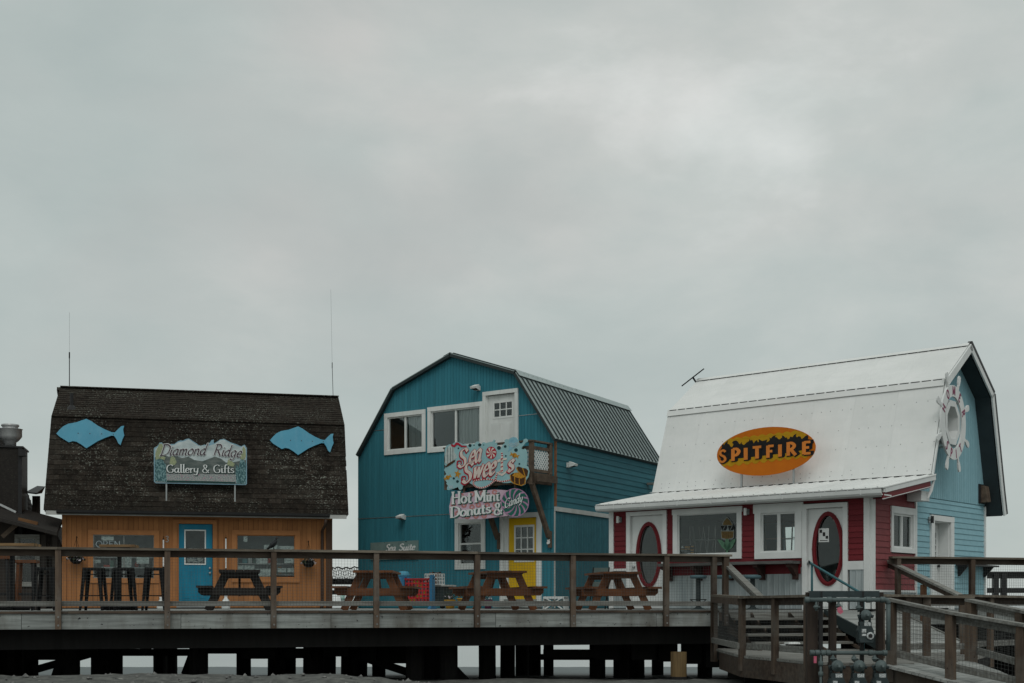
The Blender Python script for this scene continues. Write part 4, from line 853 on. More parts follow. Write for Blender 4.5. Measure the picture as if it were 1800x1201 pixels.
def build_balcony():
    t = thing('balcony', 'brown timber balcony with white lattice sides on the teal house', 'balcony', fr=T)
    u0, u1 = T.uz(781, 820, BV)[0], -0.04
    MB().box(u0, u1, BV + .05, -.03, 3.30, 3.345).build('floor', M_oldwood, t)
    for v0, v1 in ((BV, BV + .045),): MB().box(u0, u1, v0, v1, 3.08, 3.345).build('rim_board', M_oldwood, t)
    MB().box(u1 - .045, u1, BV + .046, -.03, 3.08, 3.298).build('rim_board', M_oldwood, t); MB().box(u0, u0 + .045, BV + .046, -.03, 3.08, 3.298).build('rim_board', M_oldwood, t)
    for i in range(5): u = u0 + .4 + i * .62; MB().box(u, u + .045, BV + .046, -.03, 3.12, 3.299).build('joist', M_oldwood, t)
    for (u, v) in ((u0, BV - .002), (u1 - .10, BV - .002), (u1 - .09, -.125), ((u0 + u1) / 2, BV - .002)): MB().box(u, u + .10, v, v + .10, 3.05 if v < -.5 else 3.35, 4.10).build('post', M_oldwood, t)
    MB().box(u0 - .02, u1 + .02, BV - .03, BV + .12, 4.10, 4.14).build('top_rail', M_oldwood, t); MB().box(u1 - .12, u1 + .02, BV + .12, -.03, 4.10, 4.139).build('top_rail', M_oldwood, t)
    for z0, z1 in ((3.92, 4.00), (3.37, 3.44)): MB().box(u1 - .06, u1 - .02, BV + .10, -.127, z0, z1).build('side_rail', M_oldwood, t); MB().box(u0 + .1, u1 - .1, BV + .02, BV + .06, z0, z1).build('front_rail', M_oldwood, t)
    def lattice(f, a0, a1, z0, z1, nm):
        mb = MB(); s = .105; h = z1 - z0
        for sg, dd in ((1, .0), (-1, .008)):
            x = a0 - h
            while x < a1 + h:
                p, q = (x, z0), (x + h, z1)
                if sg < 0: p, q = (x + h, z0), (x, z1)
                # clip to the panel
                def clip(p, q):
                    if p[0] > q[0]: p, q = q, p
                    if q[0] <= a0 or p[0] >= a1: return None
                    k = (q[1] - p[1]) / (q[0] - p[0])
                    if p[0] < a0: p = (a0, p[1] + k * (a0 - p[0]))
                    if q[0] > a1: q = (a1, p[1] + k * (a1 - p[0]))
                    return p, q
                r = clip(p, q)
                if r and abs(r[1][0] - r[0][0]) > .02: mb.beam(f(r[0][0], dd, r[0][1]), f(r[1][0], dd, r[1][1]), .036, .007, up=Vector(f(0, 1, 0)) - Vector(f(0, 0, 0)))
                x += s
        mb.build(nm, M_lattice, t)
    lattice(right(u1 - .05), BV + .10, -.127, 3.445, 3.915, 'lattice_panel'); lattice(front(BV + .05), u0 + .1, u1 - .1, 3.445, 3.915, 'lattice_panel')
    for u in (u1 - .10, T.uz(874, 930, -.06)[0]):
        MB().beam((u + .04, BV + .06, 3.10), (u + .04, -.09, T.uz(968, 944, -.06)[1]), .09, .12).build('brace', M_oldwood, t)
        MB().box(u, u + .09, -.075, -.014, T.uz(968, 963)[1], T.uz(968, 934)[1]).build('brace_block', M_oldwood, t)
build_balcony()
# ------------------------------------------------------------------ painted signs of the sweet shop
def c_ring(cx, cy, r, n=18, k=1.0, a0=0.0, a1=6.2832): return [(cx + r * math.cos(a0 + (a1 - a0) * i / n), cy + k * r * math.sin(a0 + (a1 - a0) * i / n)) for i in range(n + (0 if a1 - a0 > 6.2 else 1))]
M_sea = mat('sweets_sign_aqua', (0.30, 0.50, 0.52), (0.25, 0.44, 0.47), scale=(3, 3, 3), rand=0); M_redp = mat('candy_red', (0.42, 0.025, 0.045), rand=0); M_creamp = mat('candy_cream', (0.66, 0.62, 0.55), (0.60, 0.48, 0.44), scale=(9, 9, 9), rand=0)
M_gold = mat('painted_gold', (0.52, 0.26, 0.03), (0.38, 0.17, 0.02), scale=(20, 20, 20), rand=0); M_chest = mat('painted_chest_brown', (0.075, 0.035, 0.016), rand=0); M_shell = mat('painted_shell_blue', (0.26, 0.48, 0.56), (0.16, 0.36, 0.46), scale=(12, 12, 12), rand=0)
M_hole = mat('painted_dark_dot', (0.015, 0.05, 0.055), rand=0); M_ship = mat('painted_sail', (0.50, 0.56, 0.54), (0.36, 0.42, 0.42), scale=(14, 14, 14), rand=0); M_pink = mat('donut_sign_pink', (0.55, 0.42, 0.50), (0.50, 0.36, 0.44), rand=0); M_rose = mat('donut_rose', (0.50, 0.22, 0.21), rand=0); M_mauve = mat('candy_mauve', (0.42, 0.24, 0.38), rand=0); M_swgreen = mat('candy_green', (0.022, 0.13, 0.10), rand=0)
def build_sweets_sign():
    t = thing('sweet_shop_sign', 'aqua splash-shaped sign reading Sea Sweets with candy and treasure chest', 'shop sign', fr=T)
    pt = sgn(T, BV - .06); Z = zp(770, 760, 7.064)
    out = [(92, 210), (110, 170), (150, 150), (175, 160), (205, 130), (245, 120), (290, 140), (330, 150), (365, 155), (390, 180), (410, 175), (425, 140), (450, 150), (470, 135), (490, 115), (512, 120), (520, 145), (545, 155), (560, 130), (580, 125), (600, 140), (625, 130), (650, 120), (680, 120), (700, 92), (716, 100), (708, 125), (722, 140), (735, 135), (738, 175), (760, 205), (785, 205), (800, 180), (815, 150), (835, 140), (832, 100), (855, 85), (885, 90), (900, 75), (935, 60), (975, 65), (1000, 100), (1010, 135), (1040, 145), (1065, 120), (1070, 90), (1095, 80), (1118, 95), (1115, 120), (1090, 135), (1075, 160), (1050, 180), (1040, 205), (1060, 215), (1085, 205), (1100, 230), (1112, 290), (1110, 360), (1105, 420), (1125, 440), (1137, 490), (1125, 560), (1095, 600), (1085, 650), (1050, 668), (980, 650), (910, 625), (880, 630), (820, 632), (760, 612), (715, 605), (690, 630), (640, 670), (590, 698), (540, 704), (480, 690), (440, 655), (400, 630), (340, 645), (312, 670), (308, 700), (290, 718), (268, 712), (255, 680), (230, 690), (190, 705), (150, 718), (120, 716), (118, 690), (130, 665), (110, 640), (118, 625), (100, 600), (88, 580), (85, 545), (110, 520), (95, 490), (80, 470), (100, 440), (105, 425), (88, 400), (95, 340), (88, 280)]
    pxpoly(MB(), pt, Z(out), 0, .025).build('board', M_sea, t)
    A = .025
    def lay(pts, m, lv, nm): return pxpoly(MB(), pt, Z(pts), A, A + .004 * lv).build(nm, m, t)
    # ship, ribbon, sea shell, candies, starfish, chest
    lay([(95, 300), (110, 220), (150, 165), (180, 160), (205, 190), (210, 250), (238, 290), (240, 320), (200, 350), (120, 400), (95, 380)], M_ship, 1, 'painted_sails')
    for x in (128, 160, 192): lay([(x, 190), (x + 4, 190), (x + 4, 390), (x, 390)], M_hole, 2, 'painted_mast')
    lay([(105, 425), (130, 395), (200, 350), (225, 345), (215, 370), (150, 415), (110, 437)], M_chest, 2.4, 'painted_hull')
    lay([(168, 160), (190, 150), (205, 165), (235, 128), (262, 130), (300, 165), (362, 170), (365, 182), (300, 188), (260, 160), (240, 160), (215, 188), (185, 180)], M_redp, 2.8, 'painted_ribbon')
    sh = [(875, 245), (890, 190), (888, 130), (900, 85), (935, 62), (975, 70), (1000, 105), (990, 150), (945, 190), (905, 225)]
    lay(sh, M_shell, 1.2, 'painted_shell')
    for r in (40, 58, 76): lay(c_ring(945, 110, r, 12, 1, .3, 2.6) + list(reversed(c_ring(945, 110, r - 6, 12, 1, .3, 2.6))), M_ship, 1.8, 'shell_rib')
    def wrapped(cx, cy, r, ang, nm):
        rot = lambda p: (cx + (p[0] * math.cos(ang) - p[1] * math.sin(ang)), cy + (p[0] * math.sin(ang) + p[1] * math.cos(ang)))
        lay([rot(p) for p in ((-r * 1.9, -r * .8), (-r * .8, -r * .2), (-r * .8, r * .2), (-r * 1.9, r * .9), (-r * 1.6, 0))], M_gold, 1.6, nm); lay([rot(p) for p in ((r * 1.9, -r * .9), (r * .8, -r * .2), (r * .8, r * .2), (r * 1.9, r * .8), (r * 1.6, 0))], M_gold, 1.6, nm)
        lay([rot(p) for p in c_ring(0, 0, r, 14)], M_gold, 2.2, nm); lay([rot(p) for p in ((-r * .5, -r * .6), (-r * .3, -r * .7), (r * .0, r * .7), (-r * .2, r * .75))], M_chest, 2.6, nm)
    wrapped(958, 288, 30, .35, 'painted_candy'); wrapped(128, 562, 26, -.5, 'painted_candy')
    lay([(252 + (44 if i % 2 == 0 else 18) * math.sin(i * math.pi / 5 + .2), 520 - (60 if i % 2 == 0 else 24) * math.cos(i * math.pi / 5 + .2)) for i in range(10)], M_gold, 2, 'painted_starfish')
    lay(c_ring(165, 680, 34, 16, .8), M_shell, 1.4, 'painted_scallop')
    for k in range(4): lay([(140 + k * 14, 660), (146 + k * 14, 658), (160 + k * 12, 700), (154 + k * 12, 704)], M_ship, 2, 'scallop_rib')
    for cx, cy, r in ((262, 200, 10), (405, 165, 20), (455, 162, 8), (525, 158, 20), (842, 178, 17), (765, 195, 24), (976, 222, 22), (204, 574, 14), (250, 612, 17), (1018, 394, 11), (850, 295, 10), (575, 160, 7)): lay(c_ring(cx, cy, r, 14), M_hole, 1.3, 'painted_bubble')
    lay([(905, 530), (935, 510), (985, 500), (1040, 520), (1095, 560), (1088, 640), (1045, 662), (960, 640), (915, 605)], M_chest, 1.4, 'painted_chest')
    lay([(930, 540), (960, 508), (1000, 500), (1050, 520), (1085, 558), (1040, 576), (980, 562)], M_gold, 2, 'painted_coins')
    lay([(985, 440), (1005, 425), (1060, 445), (1100, 450), (1128, 480), (1118, 540), (1095, 560), (1030, 510), (1000, 480)], M_chest, 1.8, 'painted_lid')
    for pl in ([(905, 530), (915, 605), (960, 640), (1045, 662), (1088, 640), (1095, 560)], [(960, 545), (963, 640)], [(1018, 575), (1020, 655)], [(985, 440), (1000, 480), (1030, 510), (1095, 560)], [(1060, 445), (1095, 560)]):
        for p, q in zip(pl, pl[1:]):
            d = Vector((q[0] - p[0], q[1] - p[1])).normalized(); n_ = (-d.y * 5, d.x * 5); lay([(p[0] + n_[0], p[1] + n_[1]), (q[0] + n_[0], q[1] + n_[1]), (q[0] - n_[0], q[1] - n_[1]), (p[0] - n_[0], p[1] - n_[1])], M_gold, 2.6, 'chest_band')
    # rope: cream band with red stripes
    rp_ = crom([(800, 250), (808, 330), (800, 400), (800, 470), (745, 520), (720, 590), (690, 620), (630, 665), (560, 690), (490, 680), (450, 645), (460, 605), (540, 590), (640, 585), (720, 598), (800, 612), (880, 600), (905, 590)], 6)
    Lp, Rp = stroke_poly(rp_, lambda a, tt: 17); mr, mc = MB(), MB()
    for i in range(len(Lp) - 1): pxpoly(mr if i % 2 else mc, pt, Z([(Lp[i].x, Lp[i].y), (Lp[i + 1].x, Lp[i + 1].y), (Rp[i + 1].x, Rp[i + 1].y), (Rp[i].x, Rp[i].y)]), A, A + .010 + (.0006 if i % 2 else 0))
    mr.build('rope_stripe', M_redp, t); mc.build('rope', M_creamp, t)
    # anchor that stands for the letter t
    for pts in ([(790, 300), (815, 300), (818, 500), (786, 500)], [(745, 355), (770, 335), (860, 320), (862, 340), (800, 358), (752, 378)], [(735, 500), (760, 495), (800, 520), (845, 490), (860, 470), (858, 505), (805, 545), (765, 530)]):
        lay(pts, M_creamp, 2.8, 'painted_anchor'); 
    for (y) in (330, 380, 430, 480): lay([(788, y), (816, y - 14), (816, y), (788, y + 14)], M_redp, 3.2, 'anchor_stripe')
    # peppermint
    lay(c_ring(668, 258, 66, 30, 1.18), M_redp, 2, 'painted_peppermint')
    for k in range(7):
        a = k * .8976; pts = [(668, 258)] + [(668 + 60 * s * math.cos(a + .55 * s), 258 + 70 * s * math.sin(a + .55 * s)) for s in (.35, .7, 1)] + [(668 + 60 * s * math.cos(a + .42 + .55 * s), 258 + 70 * s * math.sin(a + .42 + .55 * s)) for s in (1, .7, .35)]
        lay(pts, M_creamp, 2.5, 'peppermint_stripe')
    pen = Pen(.19, .055, nib=RAD(25), slant=.30)
    zx = lambda x, y: (770 + x / 7.064, 760 + y / 7.064)
    def word(txt, a, b, h, p=pen):
        (xa, ya), (xb, yb) = zx(*a), zx(*b); hh = h / 7.064
        lettering(MB(), txt, p, line_map(pt, xa - .9, ya + .9, xb - .9, yb + .9, hh, txt, p), A + .006, A + .012, grow=.045).build('letter_edge', M_redp, t)
        lettering(MB(), txt, p, line_map(pt, xa, ya, xb, yb, hh, txt, p), A + .016, A + .020).build('lettering', M_creamp, t)
    big = Pen(.17, .05, nib=RAD(20), slant=.22)
    word('S', (248, 440), (400, 425), 225, big); word('ea', (395, 392), (590, 345), 255)
    word('S', (300, 640), (470, 610), 245, big); word('wee', (440, 585), (770, 505), 262); word('s', (872, 492), (985, 470), 235, Pen(.2, .06, nib=RAD(25), slant=.2))
    for (x, y) in ((262, 440), (318, 632)):                       # curls that finish the two big letters
        cu = crom([(x + 60, y - 30), (x + 20, y + 5), (x - 12, y - 25), (x - 8, y - 75), (x + 30, y - 80), (x + 35, y - 45)], 6); Lp, Rp = stroke_poly(cu, lambda a, tt: 20 - 8 * tt); mb = MB()
        for i in range(len(Lp) - 1): pxpoly(mb, pt, Z([(Lp[i].x, Lp[i].y), (Lp[i + 1].x, Lp[i + 1].y), (Rp[i + 1].x, Rp[i + 1].y), (Rp[i].x, Rp[i].y)]), A, A + .013)
        mb.build('letter_curl', M_redp, t)
    MB().box(T.uz(800, 800, BV)[0], T.uz(925, 800, BV)[0], BV - .06, BV - .03, 3.6, 3.66).build('batten', M_oldwood, t); MB().box(T.uz(800, 800, BV)[0], T.uz(925, 800, BV)[0], BV - .06, BV - .03, 3.16, 3.22).build('batten', M_oldwood, t)
build_sweets_sign()
def build_donut_sign():
    t = thing('donut_sign', 'pink shaped sign reading Hot Mini Donuts & Candy under the balcony', 'shop sign', fr=T)
    pt = sgn(T, BV - .02); Z = zp(770, 760, 7.064)
    out = [(165, 820), (175, 790), (190, 770), (250, 765), (330, 755), (460, 735), (600, 722), (700, 712), (780, 715), (860, 722), (880, 740), (850, 800), (800, 860), (820, 960), (880, 1035), (700, 1060), (560, 1078), (380, 1082), (230, 1070), (160, 1065), (150, 1000), (145, 920), (160, 870)]
    pxpoly(MB(), pt, Z(out), 0, .025).build('board', M_pink, t); A = .025
    def lay(pts, m, lv, nm): return pxpoly(MB(), pt, Z(pts), A, A + .004 * lv).build(nm, m, t)
    k = 0
    for (cx, cy) in ((300, 790), (430, 770), (710, 745), (560, 760), (200, 900), (330, 905), (430, 930), (620, 905), (720, 900), (250, 1010), (370, 1045), (480, 1040), (580, 1035), (690, 1000), (510, 900), (630, 790)):
        Lo = c_ring(cx, cy, 34, 16); Li = c_ring(cx, cy, 14, 16); mb = MB(); e = .0004 * k; k += 1; q = len(Lo)
        mb.v = [pt(*p, A + .003 + e) for p in Z(Lo)] + [pt(*p, A + .003 + e) for p in Z(Li)]; mb.f = [(i, (i + 1) % q, q + (i + 1) % q, q + i) for i in range(q)]; mb.build('painted_donut', M_rose, t)
    lay(c_ring(965, 875, 172, 36, 1.03), M_mauve, 3.2, 'candy_disc')
    for j in range(12):
        a = j * .5236; rr = 165
        pts = [(965, 875)] + [(965 + rr * s * math.cos(a + .8 * s), 875 + 1.03 * rr * s * math.sin(a + .8 * s)) for s in (.3, .55, .8, 1)] + [(965 + rr * s * math.cos(a + .34 + .8 * s), 875 + 1.03 * rr * s * math.sin(a + .34 + .8 * s)) for s in (1, .8, .55, .3)]
        lay(pts, M_swgreen, 3.7, 'candy_swirl')
    pen = Pen(.175, .08, nib=0.0, serif=.13); zx = lambda x, y: (770 + x / 7.064, 760 + y / 7.064)
    for txt, a, b, h in (('Hot', (180, 892), (430, 872), 145), ('Mini', (465, 868), (775, 848), 135), ('Donuts', (160, 1062), (670, 1000), 128), ('&', (705, 1030), (815, 1015), 140)):
        (xa, ya), (xb, yb) = zx(*a), zx(*b)
        lettering(MB(), txt, pen, line_map(pt, xa + 1.1, ya + .9, xb + 1.1, yb + .9, h / 7.064, txt, pen), A + .012, A + .017, grow=.02).build('letter_shadow', M_swgreen, t)
        lettering(MB(), txt, pen, line_map(pt, xa, ya, xb, yb, h / 7.064, txt, pen), A + .021, A + .026).build('lettering', M_sgwhite, t)
    pen = Pen(.15, .06, nib=RAD(20), slant=.3); (xa, ya), (xb, yb) = zx(835, 945), zx(1085, 850)
    lettering(MB(), 'Candy', pen, line_map(pt, xa, ya + .6, xb, yb + .6, 105 / 7.064, 'Candy', pen), A + .017, A + .020, grow=.04).build('letter_shadow', M_swgreen, t)
    lettering(MB(), 'Candy', pen, line_map(pt, xa, ya, xb, yb, 105 / 7.064, 'Candy', pen), A + .024, A + .028).build('lettering', M_sgwhite, t)
    for px in (815, 905):
        u = T.uz(px, 862, BV - .02)[0]; MB().box(u - .02, u + .02, BV - .02, BV + .02, 2.75, 3.1).build('hanger', M_oldwood, t)
build_donut_sign()
def teal_extras():
    # Sea Suite board
    t = thing('suite_sign', 'weathered grey-green board reading Sea Suite on the teal wall', 'sign', fr=T); pt = sgn(T, -.018)
    Mb = mat('suite_board', (0.165, 0.245, 0.235), (0.125, 0.195, 0.19), scale=(4, 4, 4), rand=0, spot=(0.015, 0.05, 0.055), spot_scale=16, spot_lo=.66, spot_hi=.69)
    pxpoly(MB(), pt, [(652.5, 954.5), (736, 949.8), (736, 983), (652.5, 984.5)], 0, .03).build('board', Mb, t)
    pen = Pen(.15, .06, nib=RAD(15), slant=.22)
    for txt, a, b in (('Sea', (679, 969), (699, 968)), ('Suite', (702, 968), (733, 966.5))):
        lettering(MB(), txt, pen, line_map(pt, *a, *b, 11.5, txt, pen), .03, .036, grow=.02).build('lettering', M_sgwhite, t)
    # flood lights on the walls
    def flood(fr, pos, yaw, label):
        t = thing('flood_light', label, 'wall light', loc=pos, yaw=yaw, group='white flood lights on the teal house')
        MB().box(-.06, .06, -.04, 0, -.06, .06).build('back_box', M_white, t); MB().beam((0, -.03, 0), (0, -.09, .02), .05, .05).build('arm', M_white, t)
        mb = MB(); mb.hexa([(-.1, -.23, -.03), (.1, -.23, -.03), (.08, -.07, -.06), (-.08, -.07, -.06)], [(-.1, -.25, .02), (.1, -.25, .02), (.08, -.08, .09), (-.08, -.08, .09)]); mb.build('lamp_head', M_white, t); mb = MB(); mb.hexa([(-.085, -.226, -.034), (.085, -.226, -.034), (.07, -.09, -.058), (-.07, -.09, -.058)], [(-.085, -.226, -.030), (.085, -.226, -.030), (.07, -.09, -.054), (-.07, -.09, -.054)]); mb.build('lens', M_dark, t)
    for px, py, lab in ((842, 683, 'white flood light above the balcony door'), (711, 910, 'white flood light left of the donut sign')):
        u, z = T.uz(px, py); flood(T, tuple(T.M @ Vector((u, -.014, z))), T.yaw, lab)
    v, z = TS.vz(996, 818); flood(TS, tuple(TS.M @ Vector((.026, v, z))), TS.yaw + RAD(90), 'white flood light on the side wall by the balcony')
    u, z = T.uz(967.5, 953); t = thing('fish_ornament', 'small white ornament at the foot of the balcony brace', 'ornament', loc=tuple(T.M @ Vector((u, -.082, z - .06))), yaw=T.yaw)
    mb = MB(); mb.prism([(-.03, 0), (.03, .01), (.05, .05), (.03, .09), (.045, .13), (0, .11), (-.04, .12), (-.02, .07), (-.05, .04)], -.02, .0); mb.build('figure', M_white, t)
    a, z = T.uz(820, 963, .02); t = thing('open_sign', 'small pale card hanging in the ground floor window', 'sign', fr=T); pt = sgn(T, .05)
    pxpoly(MB(), pt, [(812.5, 959), (828, 957.5), (828, 966.5), (812.5, 968)], 0, .004).build('card', mat('open_card', (0.22, 0.24, 0.24), (0.04, 0.045, 0.05), scale=(30, 30, 50), lo=.46, hi=.52, rand=0), t)
    # rear landing behind the teal house
    t = thing('rear_landing', 'grey timber landing frame behind the far corner of the teal house', 'landing', fr=TS)
    y0 = TD - .9
    for (v, uu) in ((y0, .75), (y0 + 1.2, .75)): MB().box(uu, uu + .1, v, v + .1, 0, 3.55).build('post', M_greyrail, t)
    MB().box(.03, .95, y0 - .05, y0 + .10, 3.56, 3.62).build('top_rail', M_greyrail, t); MB().box(.752, .848, y0 + .102, y0 + 1.3, 3.56, 3.62).build('top_rail', M_greyrail, t); MB().box(.03, .75, y0 + .02, y0 + .08, 3.02, 3.14).build('mid_rail', M_rail, t); MB().box(.03, .95, y0, y0 + 1.3, 2.3, 2.4).build('floor', M_greyrail, t)
teal_extras()
# ------------------------------------------------------------------ white-roofed house: red lean-to front, blue gable
M_red = mat('red_lap_siding', (0.160, 0.019, 0.025), (0.128, 0.014, 0.019), rough=.6, scale=(1.5, 6, 6), rand=.09)
M_redside = mat('sky_sheen_red_siding', (0.23, 0.055, 0.060), (0.19, 0.044, 0.048), rough=.6, scale=(1.5, 6, 6), rand=.09)  # lighter, greyer red: sky sheen on the side wall mixed into the colour
M_redtrim = mat('red_trim', (0.155, 0.014, 0.019), rough=.5, rand=.03)
M_blue = mat('pale_blue_siding', (0.265, 0.465, 0.525), (0.23, 0.42, 0.48), rough=.65, scale=(1.5, 6, 6), rand=.05, streak=((9, 9, .8), .2, (0.22, 0.36, 0.41)))
M_bluegroove = mat('pale_blue_groove', (0.08, 0.16, 0.19), rand=0)
M_wroof = mat('white_metal_roof', (0.755, 0.765, 0.75), (0.70, 0.715, 0.70), rough=.45, scale=(.7, 2.5, 2.5), rand=.03, spec=.3, streak=((4, 12, .6), .25, (0.60, 0.62, 0.60)), dirt=((.8, .8, .8), .25, (0.58, 0.60, 0.585)))
M_wtrim = mat('white_barge_board', (0.70, 0.72, 0.71), (0.62, 0.64, 0.63), rough=.55, rand=.03)
M_gapshade = mat('dark_gap_shade', (0.02, 0.022, 0.024), rand=0)  # near-black that stands for shade in the roof sheet gaps
M_corr = mat('galvanised_corrugated', (0.43, 0.475, 0.48), (0.31, 0.36, 0.37), rough=.4, metal=.35, scale=(5, 5, .7), rand=.07, streak=((14, 14, .9), .5, (0.24, 0.28, 0.29)))
M_counter = mat('grey_counter_wood', (0.13, 0.13, 0.125), (0.055, 0.055, 0.052), scale=(2, 14, 14), rand=.1)
M_bracket = mat('dark_red_brown_bracket', (0.05, 0.026, 0.022), rand=.1)
WE = (-.32, 2.385)
WP = [(2.0, 2.80), (2.72, 4.86), (4.05, 5.80), (5.38, 4.86), (5.98, 2.7), (6.14, 2.18)]
WU0, WU1 = -6.57, 0.36
def build_white():
    t = thing('white_roofed_house', 'red and pale blue house with a white metal barn roof and lean-to front', 'house', fr=W)
    f = front(0.0); A0 = -6.36
    def ub(x, y): return W.uz(x, y)
    d1 = (ub(1103, 950)[0], ub(1173.5, 950)[0], 0.0, ub(1138, 899)[1]); d2 = (ub(1412, 950)[0], ub(1491.6, 950)[0], 0.0, ub(1453, 885)[1])
    wb = (ub(1184.5, 930)[0], ub(1305, 930)[0], ub(1245, 983.5)[1], ub(1245, 893)[1]); wm = (ub(1328, 930)[0], ub(1411, 930)[0], ub(1370, 982)[1], ub(1370, 885)[1])
    zc = 0.98                                                        # top of the metal wainscot
    opens = [(d1[0] + .06, d1[1] - .06, 0, d1[3] - .06), (d2[0] + .06, d2[1] - .06, 0, d2[3] - .06), (wb[0] + .05, wb[1] - .05, wb[2] + .05, wb[3] - .05), (wm[0] + .05, wm[1] - .05, wm[2] + .05, wm[3] - .05)]
    prof = [(A0, 2.40), (0, 2.40)]
    backing(f, A0, 0, 0, prof, opens, M_sheath, t)
    lap_boards(f, A0 + .12, -.13, zc - .1, 2.39, .112, opens + [(d1[0], d1[1], 0, d1[3]), (d2[0], d2[1], 0, d2[3])], M_red, t)
    mb = MB(); mbox(mb, f, A0 + .12, -.12, 0, .03, 2.165, 2.40); mb.build('frieze_board', M_redtrim, t)
    # corrugated wainscot sheets under the counter, between the doors and at the corner
    def corr(a0, a1, z0, z1, nm='corrugated_sheet'):
        n = max(1, round((a1 - a0) / .62)); w = (a1 - a0) / n
        for i in range(n):
            b0 = a0 + i * w; mb = MB(); k = max(6, int(w / .016)); 
            for j in range(k + 1):
                x = b0 + .002 + (w - .004) * j / k; d = .030 + .008 * (1 if (j % 8) in (0, 1) else -.3) + .002 * random.random()
                mb.v += [f(x, d, z0), f(x, d, z1), f(x, .004, z0), f(x, .004, z1)]
            for j in range(k): q = 4 * j; mb.f += [(q, q + 4, q + 5, q + 1), (q + 2, q + 3, q + 7, q + 6), (q + 1, q + 5, q + 7, q + 3), (q, q + 2, q + 6, q + 4)]
            mb.build(nm, M_corr, t)
    corr(d1[1] + .01, d2[0] - .01, .02, zc - .11); corr(d2[1] + .04, -.125, .02, .80); corr(A0 + .13, d1[0] - .01, .02, zc - .11)
    mb = MB(); mbox(mb, f, d2[1] + .0, -.125, 0, .05, .80, zc - .01); mb.build('apron_board', M_wtrim, t)
    mb = MB(); mbox(mb, f, A0 + .12, d1[0], 0, .06, zc - .11, zc - .06); mb.build('drip_board', M_wtrim, t)
    for a in (A0, -.12): mb = MB(); mbox(mb, f, a, a + .12, 0, .05, .02, 2.39); mb.build('corner_board', M_wtrim, t)
    mb = MB(); mbox(mb, right(0), 0.0, .12, 0, .05, .02, 2.36); mb.build('corner_board', M_wtrim, t)
    # big window, sliding window
    window(f, *wb, t, M_wtrim, M_wtrim, t=.115, head=.12, ear=.02, sash=.02, cols=1)
    window(f, *wm, t, M_wtrim, M_wtrim, t=.145, head=.19, sill=.13, ear=.03, sash=.035, cols=2, bar=.07)
    # doors with oval glass
    for (dd, c, rx, rz, sl, kz, nm) in ((d1, ub(1139.9, 975.4), None, 57.7, (1110.5, 1166.8), .95, 'l'), (d2, ub(1455.3, 964.8), None, 65.4, (1417.4, 1488), .95, 'r')):
        trim(f, *dd, .10, M_wtrim, t, 'door_casing', d=.055, base=False, head=.09, ear=.0)
        s0, s1 = ub(sl[0], 950)[0], ub(sl[1], 950)[0]; zt = dd[3] - .092
        mb = MB(); mbox(mb, f, dd[0] + .05, s0 - .004, -.08, -.012, .03, zt); mbox(mb, f, s1 + .004, dd[1] - .05, -.08, -.012, .03, zt); mbox(mb, f, dd[0] + .05, dd[1] - .05, -.08, -.03, .02, .055); mb.build('jamb', M_wtrim, t)
        rz_ = (ub(1139.9, 975.4 - 57.7)[1] - c[1]) if nm == 'l' else (ub(1455.3, 964.8 - 65.4)[1] - c[1])
        rx_ = (ub(1162, 975)[0] - c[0]) if nm == 'l' else (ub(1483.3, 965)[0] - c[0])
        angs = sorted([2 * math.pi * i / 40 for i in range(40)] + [math.atan2(z - c[1], a - c[0]) % (2 * math.pi) for a in (s0, s1) for z in (.06, zt)])
        ring = rect_ring(c, s0, s1, .06, zt, angs); inner = [(c[0] + rx_ * .80 * math.cos(a), c[1] + rz_ * .90 * math.sin(a)) for a in angs]; outer = [(c[0] + rx_ * math.cos(a), c[1] + rz_ * math.sin(a)) for a in angs]
        mb = MB(); ringplate(mb, f, ring, inner, -.06, -.02); door = mb.build('door', M_wtrim, t)
        mb = MB(); ringplate(mb, f, outer, inner, -.02, .012); mb.build('oval_frame', M_redtrim, door)
        mid = [(c[0] + rx_ * .90 * math.cos(a), c[1] + rz_ * .95 * math.sin(a)) for a in angs]; inn2 = [(c[0] + rx_ * .78 * math.cos(a), c[1] + rz_ * .89 * math.sin(a)) for a in angs]
        mb = MB(); ringplate(mb, f, mid, inn2, -.03, .024); mb.build('oval_moulding', M_redtrim, door)
        for k in range(4): a = k * math.pi / 2; MB().lathe([(.0, -.0), (.035, -.006), (.035, .03), (.0, .034)], 8, f(c[0] + rx_ * .93 * math.cos(a), .0, c[1] + rz_ * .96 * math.sin(a)), 'y').build('rosette', M_redtrim, door)
        mb = MB(); plate(mb, f, [(c[0] + rx_ * .81 * math.cos(a), c[1] + rz_ * .91 * math.sin(a)) for a in angs], -.045, -.040); mb.build('pane', M_glass, door)
        MB().lathe([(.012, 0), (.03, -.02), (.034, -.05), (.018, -.065)], 12, f(s0 + .06, -.02, kz), 'y').build('door_knob', M_alu, door, True)
    # inside
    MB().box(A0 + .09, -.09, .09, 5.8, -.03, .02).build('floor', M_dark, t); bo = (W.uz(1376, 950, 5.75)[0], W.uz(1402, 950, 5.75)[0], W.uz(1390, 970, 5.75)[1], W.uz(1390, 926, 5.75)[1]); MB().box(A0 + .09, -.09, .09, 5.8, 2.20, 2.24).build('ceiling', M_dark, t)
    # side walls: red lean-to end, blue gable
    fs = right(0.0); leanp = [(0, 2.40), (2.05, 2.76)]
    ws = (W.vz(1564, 930)[0], W.vz(1606, 930)[0], W.vz(1585, 972)[1], W.vz(1570, 890)[1]); db = (W.vz(1633, 950)[0], W.vz(1673, 950)[0], 0, W.vz(1650, 907)[1])
    gp = [(2.05, 2.76), (2.74, 4.78), (4.05, 5.70), (5.36, 4.78), (5.86, 3.0), (5.88, 2.2)]
